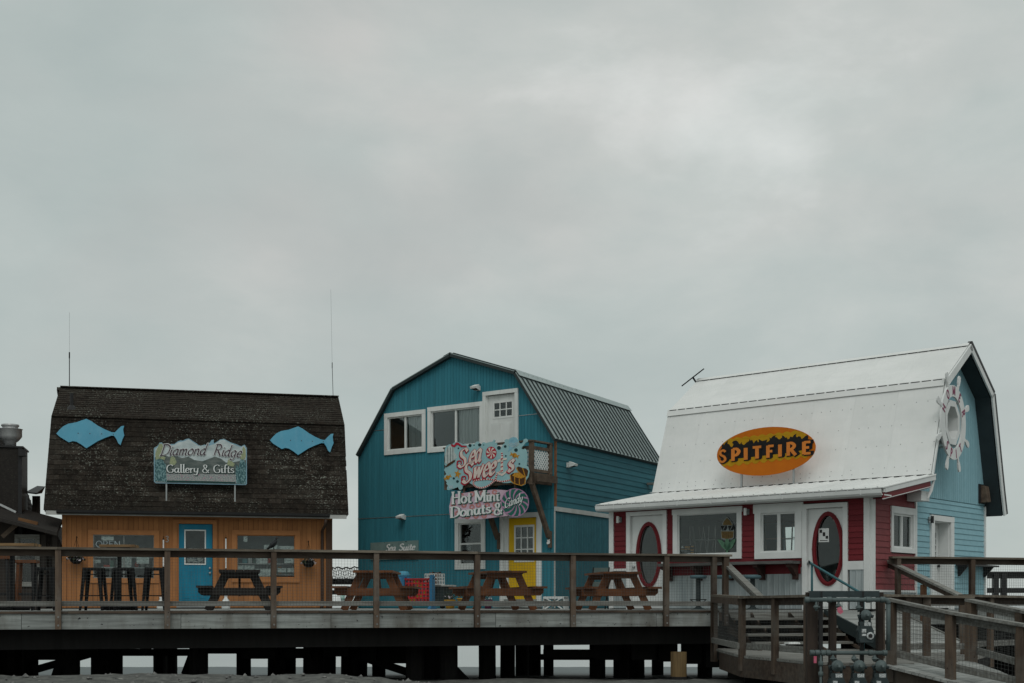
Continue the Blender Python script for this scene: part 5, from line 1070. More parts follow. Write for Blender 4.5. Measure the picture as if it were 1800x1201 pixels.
    so = [(ws[0] + .05, ws[1] - .05, ws[2] + .05, ws[3] - .05)]; do = [(db[0] + .08, db[1] - .08, 0, db[3] - .08)]
    backing(fs, 0, 2.05, 0, leanp, so, M_sheath, t); backing(fs, 2.05, 5.88, 0, gp, do, M_bluegroove, t, th=.09)
    z = .42
    zred = W.vz(1560, 1037)[1]
    lap_boards(fs, .12, 2.03, zred, 2.38, .122, so, M_redside, t)
    for i, zz in enumerate((2.38, 2.46, 2.54, 2.62)): mb = MB(); a = .12 + i * .5; mb.hexa([fs(a, .024, zz), fs(2.03, .024, zz), fs(2.03, 0, zz), fs(a, 0, zz)], [fs(min(a + .5, 2.0), .008, min(zz + .122, 2.74)), fs(2.03, .008, min(zz + .122, 2.74)), fs(2.03, 0, min(zz + .122, 2.74)), fs(min(a + .5, 2.0), 0, min(zz + .122, 2.74))]); mb.build('siding_board', M_redside, t)
    mb = MB(); mbox(mb, fs, .0, 2.05, 0, .03, .02, zred - .05); mb.build('base_sheet', M_corr, t); mb = MB(); mbox(mb, fs, .12, 2.05, 0, .06, zred - .05, zred - .005); mb.build('drip_board', M_wtrim, t)
    mb = MB(); mbox(mb, fs, 2.03, 2.10, 0, .045, .02, 2.30); mb.build('division_board', M_wtrim, t)
    lap_boards(fs, 2.10, 5.82, .22, 2.36, .122, do + [(db[0], db[1], 0, db[3])], M_blue, t)
    mb = MB(); mbox(mb, fs, 2.10, db[0], 0, .02, .02, .215); mb.build('base_sheet', M_corr, t); mb = MB(); mbox(mb, fs, db[1], 5.82, 0, .02, .02, .215); mb.build('base_sheet', M_corr, t)
    up_boards(fs, 2.08, 5.86, 2.385, gp, .105, [], M_blue, t, gap=.010, d=.020)
    mb = MB(); mbox(mb, fs, 5.82, 5.88, 0, .05, .02, 2.36); mb.build('corner_board', M_wtrim, t)
    window(fs, *ws, t, M_wtrim, M_wtrim, t=.10, head=.14, sill=.09, sash=.04, cols=2, bar=.06)
    trim(fs, *db, .17, M_wtrim, t, 'door_casing', d=.06, base=False, head=.12)
    mb = MB(); mbox(mb, fs, db[0] + .17, db[0] + .19, -.28, 0, .03, db[3] - .12); mbox(mb, fs, db[1] - .19, db[1] - .17, -.28, 0, .03, db[3] - .12); mbox(mb, fs, db[0] + .19, db[1] - .19, -.28, 0, db[3] - .14, db[3] - .12); mb.build('door_jamb', M_wtrim, t)
    s0, s1 = db[0] + .2, db[1] - .2; l0, l1, c0, c1 = s0 + .12, s1 - .12, W.vz(1645, 990)[1], db[3] - .34; mb = MB()
    for a in ((s0, l0, .04, db[3] - .15), (l1, s1, .04, db[3] - .15), (l0, l1, .04, c0), (l0, l1, c1, db[3] - .15)): mbox(mb, fs, a[0], a[1], -.26, -.22, a[2], a[3])
    d = mb.build('door', M_wtrim, t); mb = MB()
    for i in range(1, 3): x = l0 + (l1 - l0) * i / 3; mbox(mb, fs, x - .012, x + .012, -.25, -.215, c0, c1)
    for j in range(1, 5):
        zz = c0 + (c1 - c0) * j / 5; mbox(mb, fs, l0, l1, -.25, -.216, zz - .012, zz + .012)
    mb.build('muntins', M_wtrim, d); mb = MB(); mbox(mb, fs, l0, l1, -.243, -.239, c0, c1); mb.build('pane', M_glass, d)
    MB().lathe([(.012, 0), (.03, .02), (.034, .05), (.018, .065)], 12, fs(s1 - .06, -.22, .95), 'x').build('door_knob', M_gutter, d, True)
    # remaining walls
    backing(left(A0), 0.0, 5.88, 0, [(0, 2.40), (2.05, 2.76)] + gp[1:], [], M_wtrim, t); backing(back(5.88), A0, 0, 0, [(A0, 2.6), (0, 2.6)], [bo], M_blue, t); mb = MB(); mbox(mb, back(5.88), *bo[:2], -.05, -.045, *bo[2:]); mb.build('rear_pane', M_glass, t)
    # lean-to roof
    LU0, LU1 = -6.45, .46
    lt = [(LU0, WE[0], WE[1]), (LU1, WE[0], WE[1]), (LU1, 2.06, 2.80), (LU0, 2.06, 2.80)]
    mb = MB(); mb.slab(*[(p[0], p[1], p[2] - .025) for p in lt], .09); lr = mb.build('lean_to_roof', M_wtrim, t)
    rib_panels(lerp4(*[(p[0] + (0.01 if p[0] > 0 else -.01), p[1] - (.105 if p[1] < 0 else 0), p[2] - (.018 if p[1] < 0 else 0)) for p in lt]), 7, 4, M_wroof, lr, rh=.020, rw=.04, th=.02)
    mb = MB()
    for k in range(28):                                             # dark strips paint in the shade between the ribs at the eave
        u = LU0 + (LU1 - LU0) * (k + .5) / 28; mb.box(u - .105, u + .105, WE[0] - .1035, WE[0] - .0985, WE[1] - .062, WE[1] - .036)
    mb.build('eave_gap_shade', M_gapshade, lr)
    gz = WE[1] - .165
    mb = MB(); gp_ = [(WE[0] - .003, gz + .115), (WE[0] - .003, gz), (WE[0] - .08, gz), (WE[0] - .115, gz + .04), (WE[0] - .125, gz + .115), (WE[0] - .112, gz + .115), (WE[0] - .10, gz + .05), (WE[0] - .075, gz + .015), (WE[0] - .018, gz + .015), (WE[0] - .018, gz + .115)]
    mb.prism_u(gp_, LU0 - .01, LU1 - .03); mb.build('gutter', M_wtrim, t)
    for k in range(8): u = LU0 + .5 + k * .85; mb = MB(); mb.box(u, u + .02, WE[0] - .128, WE[0] - .1255, gz + .02, gz + .116); mb.build('gutter_bracket', M_wtrim, t)
    mb = MB(); mb.box(LU0 + .02, LU1 - .02, WE[0] + .002, -.005, gz - .005, gz + .02); mb.build('soffit', M_wtrim, t)
    def rk(v, dz): return WE[1] + (v - WE[0]) / (2.06 - WE[0]) * (2.80 - WE[1]) + dz
    u = LU1 - .012                                                   # rake of the lean-to: thin white board over a red one with a white bead
    for (z0, z1, m_, nm, uu) in ((-.105, -.028, M_wtrim, 'rake_board', u), (-.225, -.107, M_redtrim, 'rake_fascia', u - .012), (-.240, -.227, M_wtrim, 'rake_bead', u - .004)):
        mb = MB(); mb.slab((uu, WE[0] - .04, rk(WE[0] - .04, z0)), (uu, 1.86, rk(1.86, z0)), (uu, 1.86, rk(1.86, z1)), (uu, WE[0] - .04, rk(WE[0] - .04, z1)), .03); mb.build(nm, m_, t)
    mb = MB(); mb.slab((.03, .0, rk(0, -.24)), (u - .04, .0, rk(0, -.24)), (u - .04, 1.9, rk(1.9, -.24)), (.03, 1.9, rk(1.9, -.24)), .02); mb.build('rake_soffit', M_redtrim, t)
    # main roof
    def pt3(u, p): return Vector((u, p[0], p[1]))
    mb = MB()
    for p, q in zip(WP, WP[1:]):
        n = Vector((0, -(q[1] - p[1]), q[0] - p[0])).normalized() * .03
        mb.slab(pt3(WU0, p) - n, pt3(WU1, p) - n, pt3(WU1, q) - n, pt3(WU0, q) - n, .10)
    roof = mb.build('roof', mat('roof_underside', (0.035, 0.05, 0.055), rand=0), t)  # dark colour carries the shading under the overhang
    nseg = 7
    for i, (p, q) in enumerate(zip(WP, WP[1:])):
        a = [pt3(WU0 - .02, p), pt3(WU1 + .02, p), pt3(WU1 + .02, q), pt3(WU0 - .02, q)]
        rib_panels(lerp4(*a), nseg, 4, M_wroof, roof, rh=.003, rw=.02, th=.02)
    def strip(p, dirn, w, lift, label_, m=M_wroof, u0=WU0 - .03, u1=WU1 + .03):
        pass
    def cap(pv, pz, sl, w, e, nm):                                   # flashing on top of the ribs plus dark strips as painted shade in the gaps under its edge
        n = Vector((0, -sl[1], sl[0])); s = Vector((0, sl[0], sl[1])); b = Vector((0, pv, pz)) + n * e
        mb = MB(); a0, a1 = b + Vector((WU0 - .03, 0, 0)), b + Vector((WU1 + .03, 0, 0)); mb.slab(a0, a1, a1 + s * w, a0 + s * w, .004); mb.build(nm, M_wroof, roof)
        tot = nseg * 4; mb = MB()
        for k in range(tot):
            c0 = WU0 + (WU1 - WU0) * (k + .5) / tot; c1 = WU0 + (WU1 - WU0) * (k + 1.5) / tot if k < tot - 1 else WU1
            o = Vector((0, pv, pz)) + s * .012; mb.slab(o + Vector((c0 + .02, 0, 0)) + n * .001, o + Vector((c1 - .02, 0, 0)) + n * .001, o + Vector((c1 - .02, 0, 0)) + n * (e - .005), o + Vector((c0 + .02, 0, 0)) + n * (e - .005), .006)
        mb.build('gap_shade_strip', M_gapshade, roof)
    def unit(p, q): L_ = math.hypot(q[0] - p[0], q[1] - p[1]); return ((q[0] - p[0]) / L_, (q[1] - p[1]) / L_)
    s1_ = unit(WP[0], WP[1]); s2_ = unit(WP[1], WP[2])
    cap(WP[1][0] - s1_[0] * .16, WP[1][1] - s1_[1] * .16, s1_, .17, .028, 'break_flashing'); cap(WP[2][0] - s2_[0] * .12, WP[2][1] - s2_[1] * .12, s2_, .125, .028, 'ridge_flashing')
    sl = unit(WE, (2.06, 2.8)); cap(2.06 - .16 * sl[0], 2.80 - .16 * sl[1], sl, .17, .028, 'foot_flashing')
    # the upper sheet overhangs the break with open ribs: dark boxes put in their shade
    mb = MB()
    for k in range(nseg * 4):
        u = WU0 + (WU1 - WU0) * (k + .5) / (nseg * 4); mb.box(u - .10, u + .10, WP[1][0] - .035, WP[1][0] - .02, WP[1][1] - .012, WP[1][1] + .006)
    mb.build('sheet_edge_shade', M_gapshade, roof)
    # screws in rows on the steep sheets
    mb = MB()
    for zt in (.05, .10, .34, .55, .78):
        for k in range(nseg * 4):
            if random.random() < .3: continue
            u = WU0 + (WU1 - WU0) * (k + .85) / (nseg * 4) + random.uniform(-.03, .03); p = Vector((u, WP[0][0] + (WP[1][0] - WP[0][0]) * zt, WP[0][1] + (WP[1][1] - WP[0][1]) * zt)); n = Vector((0, -s1_[1], s1_[0])); mb.beam(p - n * .002, p + n * .006, .013, .013)
    o = mb.build('screws', mat('screw_grey', (0.18, 0.19, 0.19), rand=0), roof); o['kind'] = 'stuff'
    # barge boards along both rakes of the gable
    for k_, (p, q) in enumerate(zip(WP, WP[1:])):
        s = unit(p, q); n = Vector((0, -s[1], s[0])); a, b = pt3(WU1 + .032, p), pt3(WU1 + .032, q); bw = (.055, .16, .13, .13, .13)[k_]
        mb = MB(); mb.slab(a - n * .005, b - n * .005, b - n * bw, a - n * bw, .035); mb.build('barge_board', M_wtrim, t)
    mb = MB(); mb.slab(pt3(WU1 + .034, (2.0, 2.62)), pt3(WU1 + .034, (2.17, 2.82)), pt3(WU1 + .034, (1.98, 2.45)), pt3(WU1 + .034, (1.80, 2.30)), .034); mb.build('barge_foot', M_wtrim, t)
    p, q = WP[3], WP[4]; mb = MB()
    for p, q in zip(WP[2:], WP[3:]):
        s = unit(p, q); n = Vector((0, -s[1], s[0])) * (1 if s[0] > 0 else -1); n = n if n.y > 0 else -n; mb.beam(pt3(WU1 + .02, p) + n * .045, pt3(WU1 + .02, q) + n * .045, .10, .07, up=n)
    mb.build('drip_edge', M_gutter, t)
    # eave return box at the foot of the gable
    MB().box(.03, .34, 1.62, 2.02, 2.24, 2.44).build('eave_return', M_wtrim, t)
    # counter on brackets
    a0, a1 = ub(1174.5, 990)[0], ub(1409, 985)[0]
    cz = W.uz(1290, 988, -.35)[1]
    mb = MB(); mbox(mb, f, a0, a1, .045, .42, cz - .06, cz); cn = mb.build('counter', M_counter, t)
    mb = MB(); mbox(mb, f, a0, a1, .026, .043, cz - .26, cz - .03); mb.build('ledger_board', M_redtrim, t)
    for i in range(5):
        a = a0 + .10 + (a1 - a0 - .2) * i / 4; mb = MB(); k = [(0.0, cz - .061), (.38, cz - .061), (.38, cz - .12), (.30, cz - .14), (.12, cz - .30), (.12, cz - .38), (.03, cz - .38)]
        mb.prism_u([(-d, z) for d, z in k], a - .05, a + .05); mb.build('bracket', M_bracket, cn)
    return t, dict(d1=d1, d2=d2, wb=wb, wm=wm, cz=cz)
WHITE, WD = build_white()
def build_spitfire():
    t = thing('oval_fire_sign', 'orange oval sign with black flames reading SPITFIRE on the white roof', 'shop sign', fr=W)
    V = 1.72; pt = sgn(W, V); Z = zp(1250, 740, 9.0); A = .03
    Mo = mat('fire_orange', (0.50, 0.135, 0.006), (0.45, 0.115, 0.006), scale=(3, 3, 3), rand=0); My = mat('fire_yellow', (0.42, 0.235, 0.008), (0.38, 0.20, 0.006), scale=(3, 3, 3), rand=0); Mk = mat('fire_black', (0.014, 0.014, 0.014), rand=0); Ml = mat('fire_letter_orange', (0.62, 0.20, 0.035), rand=0)
    ctr = (880, 482); 
    def ell(rx, ry, n=64): 
        out = []
        for i in range(n):
            a = 2 * math.pi * i / n; x, y = rx * math.cos(a), ry * math.sin(a); th = -.115; out.append((ctr[0] + x * math.cos(th) - y * math.sin(th) * 1.0, ctr[1] + x * math.sin(th) + y * math.cos(th)))
        return out
    pxpoly(MB(), pt, Z(ell(782, 378)), 0, A).build('board', Mo, t)
    def lay(pts, m, lv, nm): return pxpoly(MB(), pt, Z(pts), A, A + .004 * lv).build(nm, m, t)
    E_ = ell(776, 372, 200)
    def inside(x, y):
        th = .115; dx, dy = x - ctr[0], y - ctr[1]; X = dx * math.cos(th) - dy * math.sin(th); Y = dx * math.sin(th) + dy * math.cos(th); return (X / 776) ** 2 + (Y / 372) ** 2
    def pull(p):
        r = inside(*p)
        if r > 1: k = 1 / math.sqrt(r); return (ctr[0] + (p[0] - ctr[0]) * k, ctr[1] + (p[1] - ctr[1]) * k)
        return p
    up, lo = [], []
    for i in range(150):
        x = 100 + 1560 * i / 149; base = 330 - .115 * (x - 250); s = abs(math.sin((x - 100) / 130 * math.pi)); up.append(pull((x, base - 22 - 28 * s))); base = 705 - .115 * (x - 150); s = abs(math.sin((x - 130) / 130 * math.pi)); lo.append(pull((x, base + 40 * s)))
    lay(up + list(reversed(lo)), My, 1, 'yellow_flame_band')
    fl = [(150, 480), (185, 420), (180, 385), (205, 365), (215, 392), (238, 350), (280, 315), (270, 360), (300, 375), (320, 410), (345, 420), (368, 375), (345, 345), (370, 318), (410, 312), (440, 335), (455, 365), (470, 370), (500, 335), (495, 360), (525, 385), (545, 375), (580, 340), (612, 325), (622, 290), (640, 318), (655, 300), (672, 320), (685, 360), (705, 330), (740, 305), (750, 340), (770, 335), (765, 290), (800, 310), (820, 322), (905, 298), (885, 345), (930, 320), (945, 290), (930, 268), (965, 275), (985, 250), (1035, 228), (1020, 262), (1045, 258), (1075, 290), (1100, 295), (1140, 260), (1130, 232), (1165, 245), (1185, 270), (1205, 262), (1225, 295), (1250, 285), (1265, 250), (1300, 262), (1325, 225), (1362, 205), (1352, 245), (1375, 265), (1395, 245), (1425, 250), (1445, 290), (1470, 275), (1500, 245), (1540, 225), (1550, 258), (1540, 290), (1585, 300), (1610, 330), (1618, 390), (1560, 440), (1300, 500), (900, 545), (500, 590), (180, 620), (140, 560)]
    lay([pull(p) for p in fl], Mk, 2, 'black_flames')
    pen = Pen(.27, .27, track=.10, ext=.02)
    L_ = [('S', 140, 262, 660, 185), ('P', 335, 485, 640, 190), ('I', 535, 600, 622, 188), ('T', 672, 820, 606, 190), ('F', 888, 1018, 590, 192), ('I', 1078, 1140, 572, 192), ('R', 1205, 1375, 558, 195), ('E', 1455, 1602, 535, 198)]
    zx = lambda x, y: (1250 + x / 9.0, 740 + y / 9.0)
    for i, (ch, x0, x1, yb, h) in enumerate(L_):
        w = {'I': .30, 'S': .20, 'T': .26}.get(ch, .25); p = Pen(w if ch != 'I' else .30, w * .8 if ch != 'I' else .3, nib=0.0, track=.0)
        (xa, ya), (xb, yb_) = zx(x0, yb), zx(x1, yb - .09 * (x1 - x0))
        for k, (dx, dy) in enumerate(((4.0, -1.0), (2.6, -.2), (1.2, .6))): lettering(MB(), ch, p, line_map(pt, xa + dx, ya + dy, xb + dx, yb_ + dy, h / 9.0, ch, p), A + .008, A + .0085 + .005 * k, grow=.05).build('letter_shadow', Mk, t)
        lettering(MB(), ch, p, line_map(pt, xa, ya, xb, yb_, h / 9.0, ch, p), A + .024, A + .028).build('lettering', Ml, t)
    zr = lambda v: 2.385 + (v + .32) / 2.38 * .415
    for px in (1302.8, 1394.5):
        u, z = W.uz(px, 830, V); MB().box(u - .02, u + .02, V + .001, V + .04, zr(V), z + .5).build('sign_post', M_alu, t); MB().beam((u, V + .04, z + .25), (u, 2.28, z + .25), .03, .03).build('stay', M_alu, t)
build_spitfire()
def build_wheel():
    t = thing('ship_wheel_sign', "white ship's wheel sign lettered HOMER SPIT around an octagonal window", 'sign', fr=W)
    U = .40; f = right(U); c = W.vz(1675, 743, U + .05); r = .79; rx = .655; Mpur = mat('wheel_letter_plum', (0.27, 0.085, 0.14), rand=0)
    mb = MB(); o = oval_pts(c, rx, r, 48); i_ = oval_pts(c, rx * .70, r * .70, 48); ringplate(mb, f, o, i_, .03, .07); mb.build('rim', M_wtrim, t)
    for k in range(8):
        a = RAD(22.5 + 45 * k); e, n = Vector((math.cos(a), math.sin(a))), Vector((-math.sin(a), math.cos(a))); C_ = Vector(c)
        pts = [(.98, .035), (1.12, .035), (1.16, .055), (1.30, .07), (1.38, .05), (1.40, 0)]
        kx = lambda p: (C_.x + (p.x - C_.x) * rx / r, p.y); poly = [kx(C_ + e * (r * s) + n * w) for s, w in pts] + [kx(C_ + e * (r * s) - n * w) for s, w in reversed(pts[:-1])]
        mb = MB(); plate(mb, f, [tuple(p) for p in poly], .035, .068); mb.build('handle', M_wtrim, t)
    oc = oval_pts(c, .41, .50, 8, RAD(22.5)); oi = oval_pts(c, .30, .37, 8, RAD(22.5)); mb = MB(); ringplate(mb, f, oc, oi, -.375, .05); mb.build('window_frame', M_wtrim, t)
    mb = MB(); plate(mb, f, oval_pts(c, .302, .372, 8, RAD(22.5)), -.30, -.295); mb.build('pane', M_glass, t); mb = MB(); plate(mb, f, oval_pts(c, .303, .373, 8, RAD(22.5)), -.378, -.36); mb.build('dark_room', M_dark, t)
    pen = Pen(.2, .2, ext=.0)
    for word, a0, a1, flip in (('HOMER', 158, 22, False), ('SPIT', 230, 310, True)):
        n = len(word)
        for i, ch in enumerate(word):
            a = RAD(a0 + (a1 - a0) * i / (n - 1)); rr = r * .735 if not flip else r * .965; h = r * .235; w = GL[ch][0]
            e, tn = (math.cos(a), math.sin(a)), (math.sin(a), -math.cos(a))
            if flip: up, tn = (-e[0], -e[1]), (-tn[0], -tn[1])
            else: up = e
            base = (c[0] + e[0] * rr * rx / r, c[1] + e[1] * rr)
            mp = lambda x, y, d, base=base, tn=tn, up=up, w=w, h=h: f(base[0] + (tn[0] * (x - w / 2) * h * .95 + up[0] * y * h) * rx / r, d, base[1] + tn[1] * (x - w / 2) * h * .95 + up[1] * y * h)
            lettering(MB(), ch, pen, mp, .07, .075).build('lettering', Mpur, t)
    for k in range(4): a = RAD(45 + 90 * k); MB().beam(f(c[0] + rx * .8 * math.cos(a), -.38, c[1] + r * .8 * math.sin(a)), f(c[0] + rx * .8 * math.cos(a), .03, c[1] + r * .8 * math.sin(a)), .06, .06).build('spacer', M_wtrim, t)
build_wheel()
def white_extras():
    def sconce(loc, yaw, label, m=M_wtrim, g='white wall lights on the lean-to front'):
        t = thing('wall_sconce', label, 'wall light', loc=loc, yaw=yaw, group=g)
        MB().box(-.035, .035, -.02, 0, -.06, .06).build('back_plate', M_alu, t); MB().tube([(0, -.02, 0), (0, -.06, 0)], .02, 8).build('arm', M_alu, t); MB().tube([(-.02, -.085, -.075), (-.02, -.085, .075)], .032, 12).build('shade', m, t)
    for px, py, lab in ((1092, 914, 'white wall light left of the left oval door'), (1316, 900, 'white wall light between the big window and the sliding window')):
        u, z = W.uz(px, py); sconce(tuple(W.M @ Vector((u, -.024, z))), W.yaw, lab)
    v, z = W.vz(1631.5, 914); sconce(tuple(W.M @ Vector((.026, v - .02, z))), W.yaw + RAD(90), 'small dark lamp at the left of the blue side door', M_gutter, None)
    # timber lamp box on the gable
    v0, z0 = W.vz(1718, 885); v1, z1 = W.vz(1729, 853); t = thing('gable_lamp_box', 'wooden lamp box on a dark plate at the right of the blue gable', 'lamp', fr=W)
    MB().box(.022, .05, v0, v1, z0, z1).build('back_plate', M_gutter, t); mb = MB(); mb.hexa([(.05, v0 + .1, z0 + .02), (.19, v0 + .1, z0 + .04), (.19, v1 - .05, z0 + .04), (.05, v1 - .05, z0 + .02)], [(.05, v0 + .1, z1 - .02), (.14, v0 + .1, z1 - .05), (.14, v1 - .05, z1 - .05), (.05, v1 - .05, z1 - .02)]); mb.build('box', M_oldwood, t)
    # shelf on the blue wall
    v0, z0 = W.vz(1678, 993); v1 = W.vz(1731, 993)[0]; t = thing('wall_shelf', 'dark narrow shelf on brackets on the pale blue wall', 'shelf', fr=W)
    MB().box(.026, .30, v0, v1 + .1, z0 - .02, z0 + .015).build('board', M_gutter, t)
    for v in (v0 + .12, v1 - .15): mb = MB(); mb.prism([(.026, z0 - .02), (.26, z0 - .02), (.06, z0 - .25), (.026, z0 - .25)], v, v + .04); mb.build('bracket', M_gutter, t)
    # flat satellite panel on a short mast at the ridge end
    u, z = W.uz(1222, 672, 4.05); t = thing('satellite_panel', 'flat tilted satellite panel on a short mast at the white ridge end', 'antenna', loc=tuple(W.M @ Vector((u, 4.05, 5.8))), yaw=W.yaw)
    p0 = Vector(W.uz(1202, 676, 4.05)); p1 = Vector(W.uz(1234, 651, 4.05)); c = (p0 + p1) / 2
    MB().tube([(0.02, 0, -.05), (c.x - u, 0, c.y - 5.8)], .025, 8).build('mast', M_gutter, t)
    sd = (W.Mi.to_3x3() @ Vector((.138, 1, .17))).normalized(); dd = Vector((p1.x - p0.x, 0, p1.y - p0.y)).normalized(); MB().beam((p0.x - u, 0, p0.y - 5.8), (p1.x - u, 0, p1.y - 5.8), .34, .03, up=sd.cross(dd)).build('panel', M_black, t)
    # corn drawing on the big window: a cob in husks with dark glasses
    t = thing('corn_window_painting', 'painted corn cob with sunglasses on the big dark window', 'window painting', fr=W); pt = sgn(W, .014); Z = zp(1040, 860, 5.458)
    Mc = mat('corn_kernel', (0.17, 0.118, 0.045), (0.10, 0.07, 0.03), scale=(26, 26, 26), rand=0); Mgx = mat('husk_green', (0.10, 0.20, 0.13), (0.06, 0.14, 0.09), scale=(6, 6, 6), rand=0); Ml = mat('chalk_outline', (0.22, 0.25, 0.24), rand=0)
    def lay(pts, m, lv, nm): return pxpoly(MB(), pt, Z(pts), 0, .0015 * lv).build(nm, m, t)
    lay([(1250, 350), (1265, 300), (1300, 260), (1335, 300), (1358, 345), (1370, 400), (1365, 470), (1300, 490), (1240, 475), (1238, 400)], Ml, 1, 'outline'); lay([(1258, 345), (1272, 305), (1300, 275), (1330, 305), (1350, 345)], Mc, 2, 'kernels'); lay([(1244, 405), (1364, 405), (1358, 465), (1300, 480), (1248, 468)], Mc, 2, 'kernels')
    for x in (1240, 1308): lay([(x, 352), (x + 58, 348), (x + 62, 370), (x + 50, 396), (x + 12, 398)], M_dark, 2.6, 'lens'); lay([(x + 18, 390), (x + 38, 355), (x + 44, 355), (x + 24, 392)], Ml, 3.2, 'glint')
    for pts in ([(1300, 595), (1250, 560), (1215, 500), (1210, 480), (1250, 490), (1290, 530)], [(1300, 595), (1350, 560), (1378, 500), (1384, 475), (1345, 490), (1310, 530)], [(1300, 600), (1268, 545), (1285, 490), (1300, 470), (1318, 490), (1335, 545)]): lay(pts, Mgx, 2, 'husk')
    lay([(1288, 590), (1312, 590), (1308, 620), (1292, 620)], Mgx, 2.4, 'stalk')
    for y in (420, 440, 455): lay([(1248, y), (1360, y), (1360, y + 2.5), (1248, y + 2.5)], M_chest, 2.8, 'kernel_row')
    for x in (1268, 1290, 1312, 1336): lay([(x, 408), (x + 2.5, 408), (x + 2.5, 470), (x, 470)], M_chest, 3.1, 'kernel_column')
    # menu board, notice
    t = thing('menu_board', 'dark menu card with orange headings in the corner of the big window', 'menu', fr=W); pt = sgn(W, .05); pxpoly(MB(), pt, Z([(852, 540), (986, 540), (986, 628), (852, 628)]), 0, .004).build('card', M_black, t)
    Mor = mat('menu_orange', (0.45, 0.22, 0.04), rand=0)
    for (x0, y0, x1, y1) in ((895, 548, 945, 562), (952, 545, 982, 556), (856, 574, 885, 580), (890, 574, 918, 581), (922, 570, 946, 578), (952, 580, 982, 590), (952, 604, 982, 614)): pxpoly(MB(), pt, Z([(x0, y0), (x1, y0), (x1, y1), (x0, y1)]), .004, .006).build('heading', Mor, t)
    for (x0, y0, x1, y1) in ((858, 548, 882, 566), (858, 590, 885, 594), (890, 590, 918, 593), (890, 602, 918, 605), (922, 612, 946, 622)): pxpoly(MB(), pt, Z([(x0, y0), (x1, y0), (x1, y1), (x0, y1)]), .004, .006).build('print', M_alu, t)
    t = thing('door_notice', 'white paper notice with small dark pictures on the right oval door', 'notice', fr=W); pt = sgn(W, .035); Z = zp(1280, 860, 5.458)
    pxpoly(MB(), pt, Z([(868, 377), (967, 375), (967, 507), (868, 509)]), 0, .003).build('sheet', M_wtrim, t)
    for (x0, y0, x1, y1) in ((878, 390, 902, 420), (908, 414, 932, 452), (936, 448, 960, 476), (882, 490, 954, 497)): pxpoly(MB(), pt, Z([(x0, y0), (x1, y0), (x1, y1), (x0, y1)]), .003, .005).build('print', M_gutter, t)
    # stools turned up on a table inside the big and the sliding window
    def upturned(px, yb, yt, label, v=1.0):
        u, z0 = W.uz(px, yb, v); z1 = W.uz(px, yt, v)[1]; t = thing('upturned_stool', label, 'stool', loc=tuple(W.M @ Vector((u, v, z0))), yaw=W.yaw + random.uniform(-.4, .4), group='steel stools turned up on tables indoors'); h = z1 - z0
        MB().box(-.15, .15, -.15, .15, -.03, .0).build('seat', M_black, t)
        for sx in (-1, 1):
            for sy in (-1, 1): MB().tube([(sx * .13, sy * .13, 0), (sx * .19, sy * .19, h)], .015, 6).build('leg', M_fascia, t)
        for sy in (-1, 1): MB().tube([(-.165, sy * .165, h * .55), (.165, sy * .165, h * .55)], .008, 5).build('rung', M_fascia, t)
        for sx in (-1, 1): MB().tube([(sx * .165, -.165, h * .58), (sx * .165, .165, h * .58)], .008, 5).build('rung', M_fascia, t)
    for k, (px, lab) in enumerate(((1216, 'upturned steel stool behind the left part of the big window'), (1238, 'upturned steel stool in the middle of the big window'), (1258, 'upturned steel stool behind the corn painting'), (1356, 'upturned steel stool behind the left pane of the sliding window'), (1386, 'upturned steel stool behind the right pane of the sliding window'))): upturned(px, 978, 926 if k < 3 else 922, lab, 1.0 if k < 3 else .8)
    for (x0, x1, lab, v) in ((1205, 1270, 'indoor table carrying upturned stools behind the big window', 1.0), (1345, 1398, 'indoor table carrying upturned stools behind the sliding window', .8)):
        u0, u1 = W.uz(x0, 980, v)[0], W.uz(x1, 980, v)[0]; z = W.uz(x0, 979.5, v)[1] - .03; t = thing('indoor_table', lab, 'table', loc=tuple(W.M @ Vector(((u0 + u1) / 2, v, .02))), yaw=W.yaw, group='indoor tables of the red shop'); w = (u1 - u0) / 2
        MB().box(-w, w, -.3, .3, z - .06, z - .02).build('tabletop', M_chest, t)
        for sx in (-1, 1):
            for sy in (-1, 1): MB().box(sx * (w - .08) - .03, sx * (w - .08) + .03, sy * .24 - .03, sy * .24 + .03, 0, z - .06).build('leg', M_chest, t)
    # round counter stools on posts
    for px, lab in ((1227.5, 'round teal counter stool at the left under the big window'), (1273, 'round teal counter stool behind the newel post'), (1323, 'round teal counter stool behind the stair handrail')):
        u = W.uz(px, 1014, -.62)[0]; zs = W.uz(px, 1011, -.62)[1]; t = thing('counter_stool', lab, 'stool', loc=tuple(W.M @ Vector((u, -.62, .0))), yaw=W.yaw, group='round counter stools at the red shop')
        MB().lathe([(.0, zs - .075), (.15, zs - .075), (.175, zs - .06), (.18, zs - .03), (.165, zs - .008), (.10, zs), (0, zs)], 20).build('seat', mat('teal_vinyl', (0.075, 0.135, 0.155), rough=.45, rand=.05) if 'teal_vinyl' not in MATS else MATS['teal_vinyl'], t, True)
        MB().lathe([(.05, .0), (.05, zs - .076)], 10).build('pedestal', M_trib, t); MB().lathe([(.16, .0), (.16, .015), (.07, .04), (.06, .06)], 14).build('base', M_trib, t)
        MB().tube([(.17 * math.cos(i * math.pi / 8), .17 * math.sin(i * math.pi / 8), .21) for i in range(17)], .011, 6).build('foot_ring', M_black, t)
        for k in range(4): a = RAD(45 + 90 * k); MB().tube([(.04 * math.cos(a), .04 * math.sin(a), .13), (.17 * math.cos(a), .17 * math.sin(a), .205)], .008, 5).build('strut', M_black, t)
white_extras()
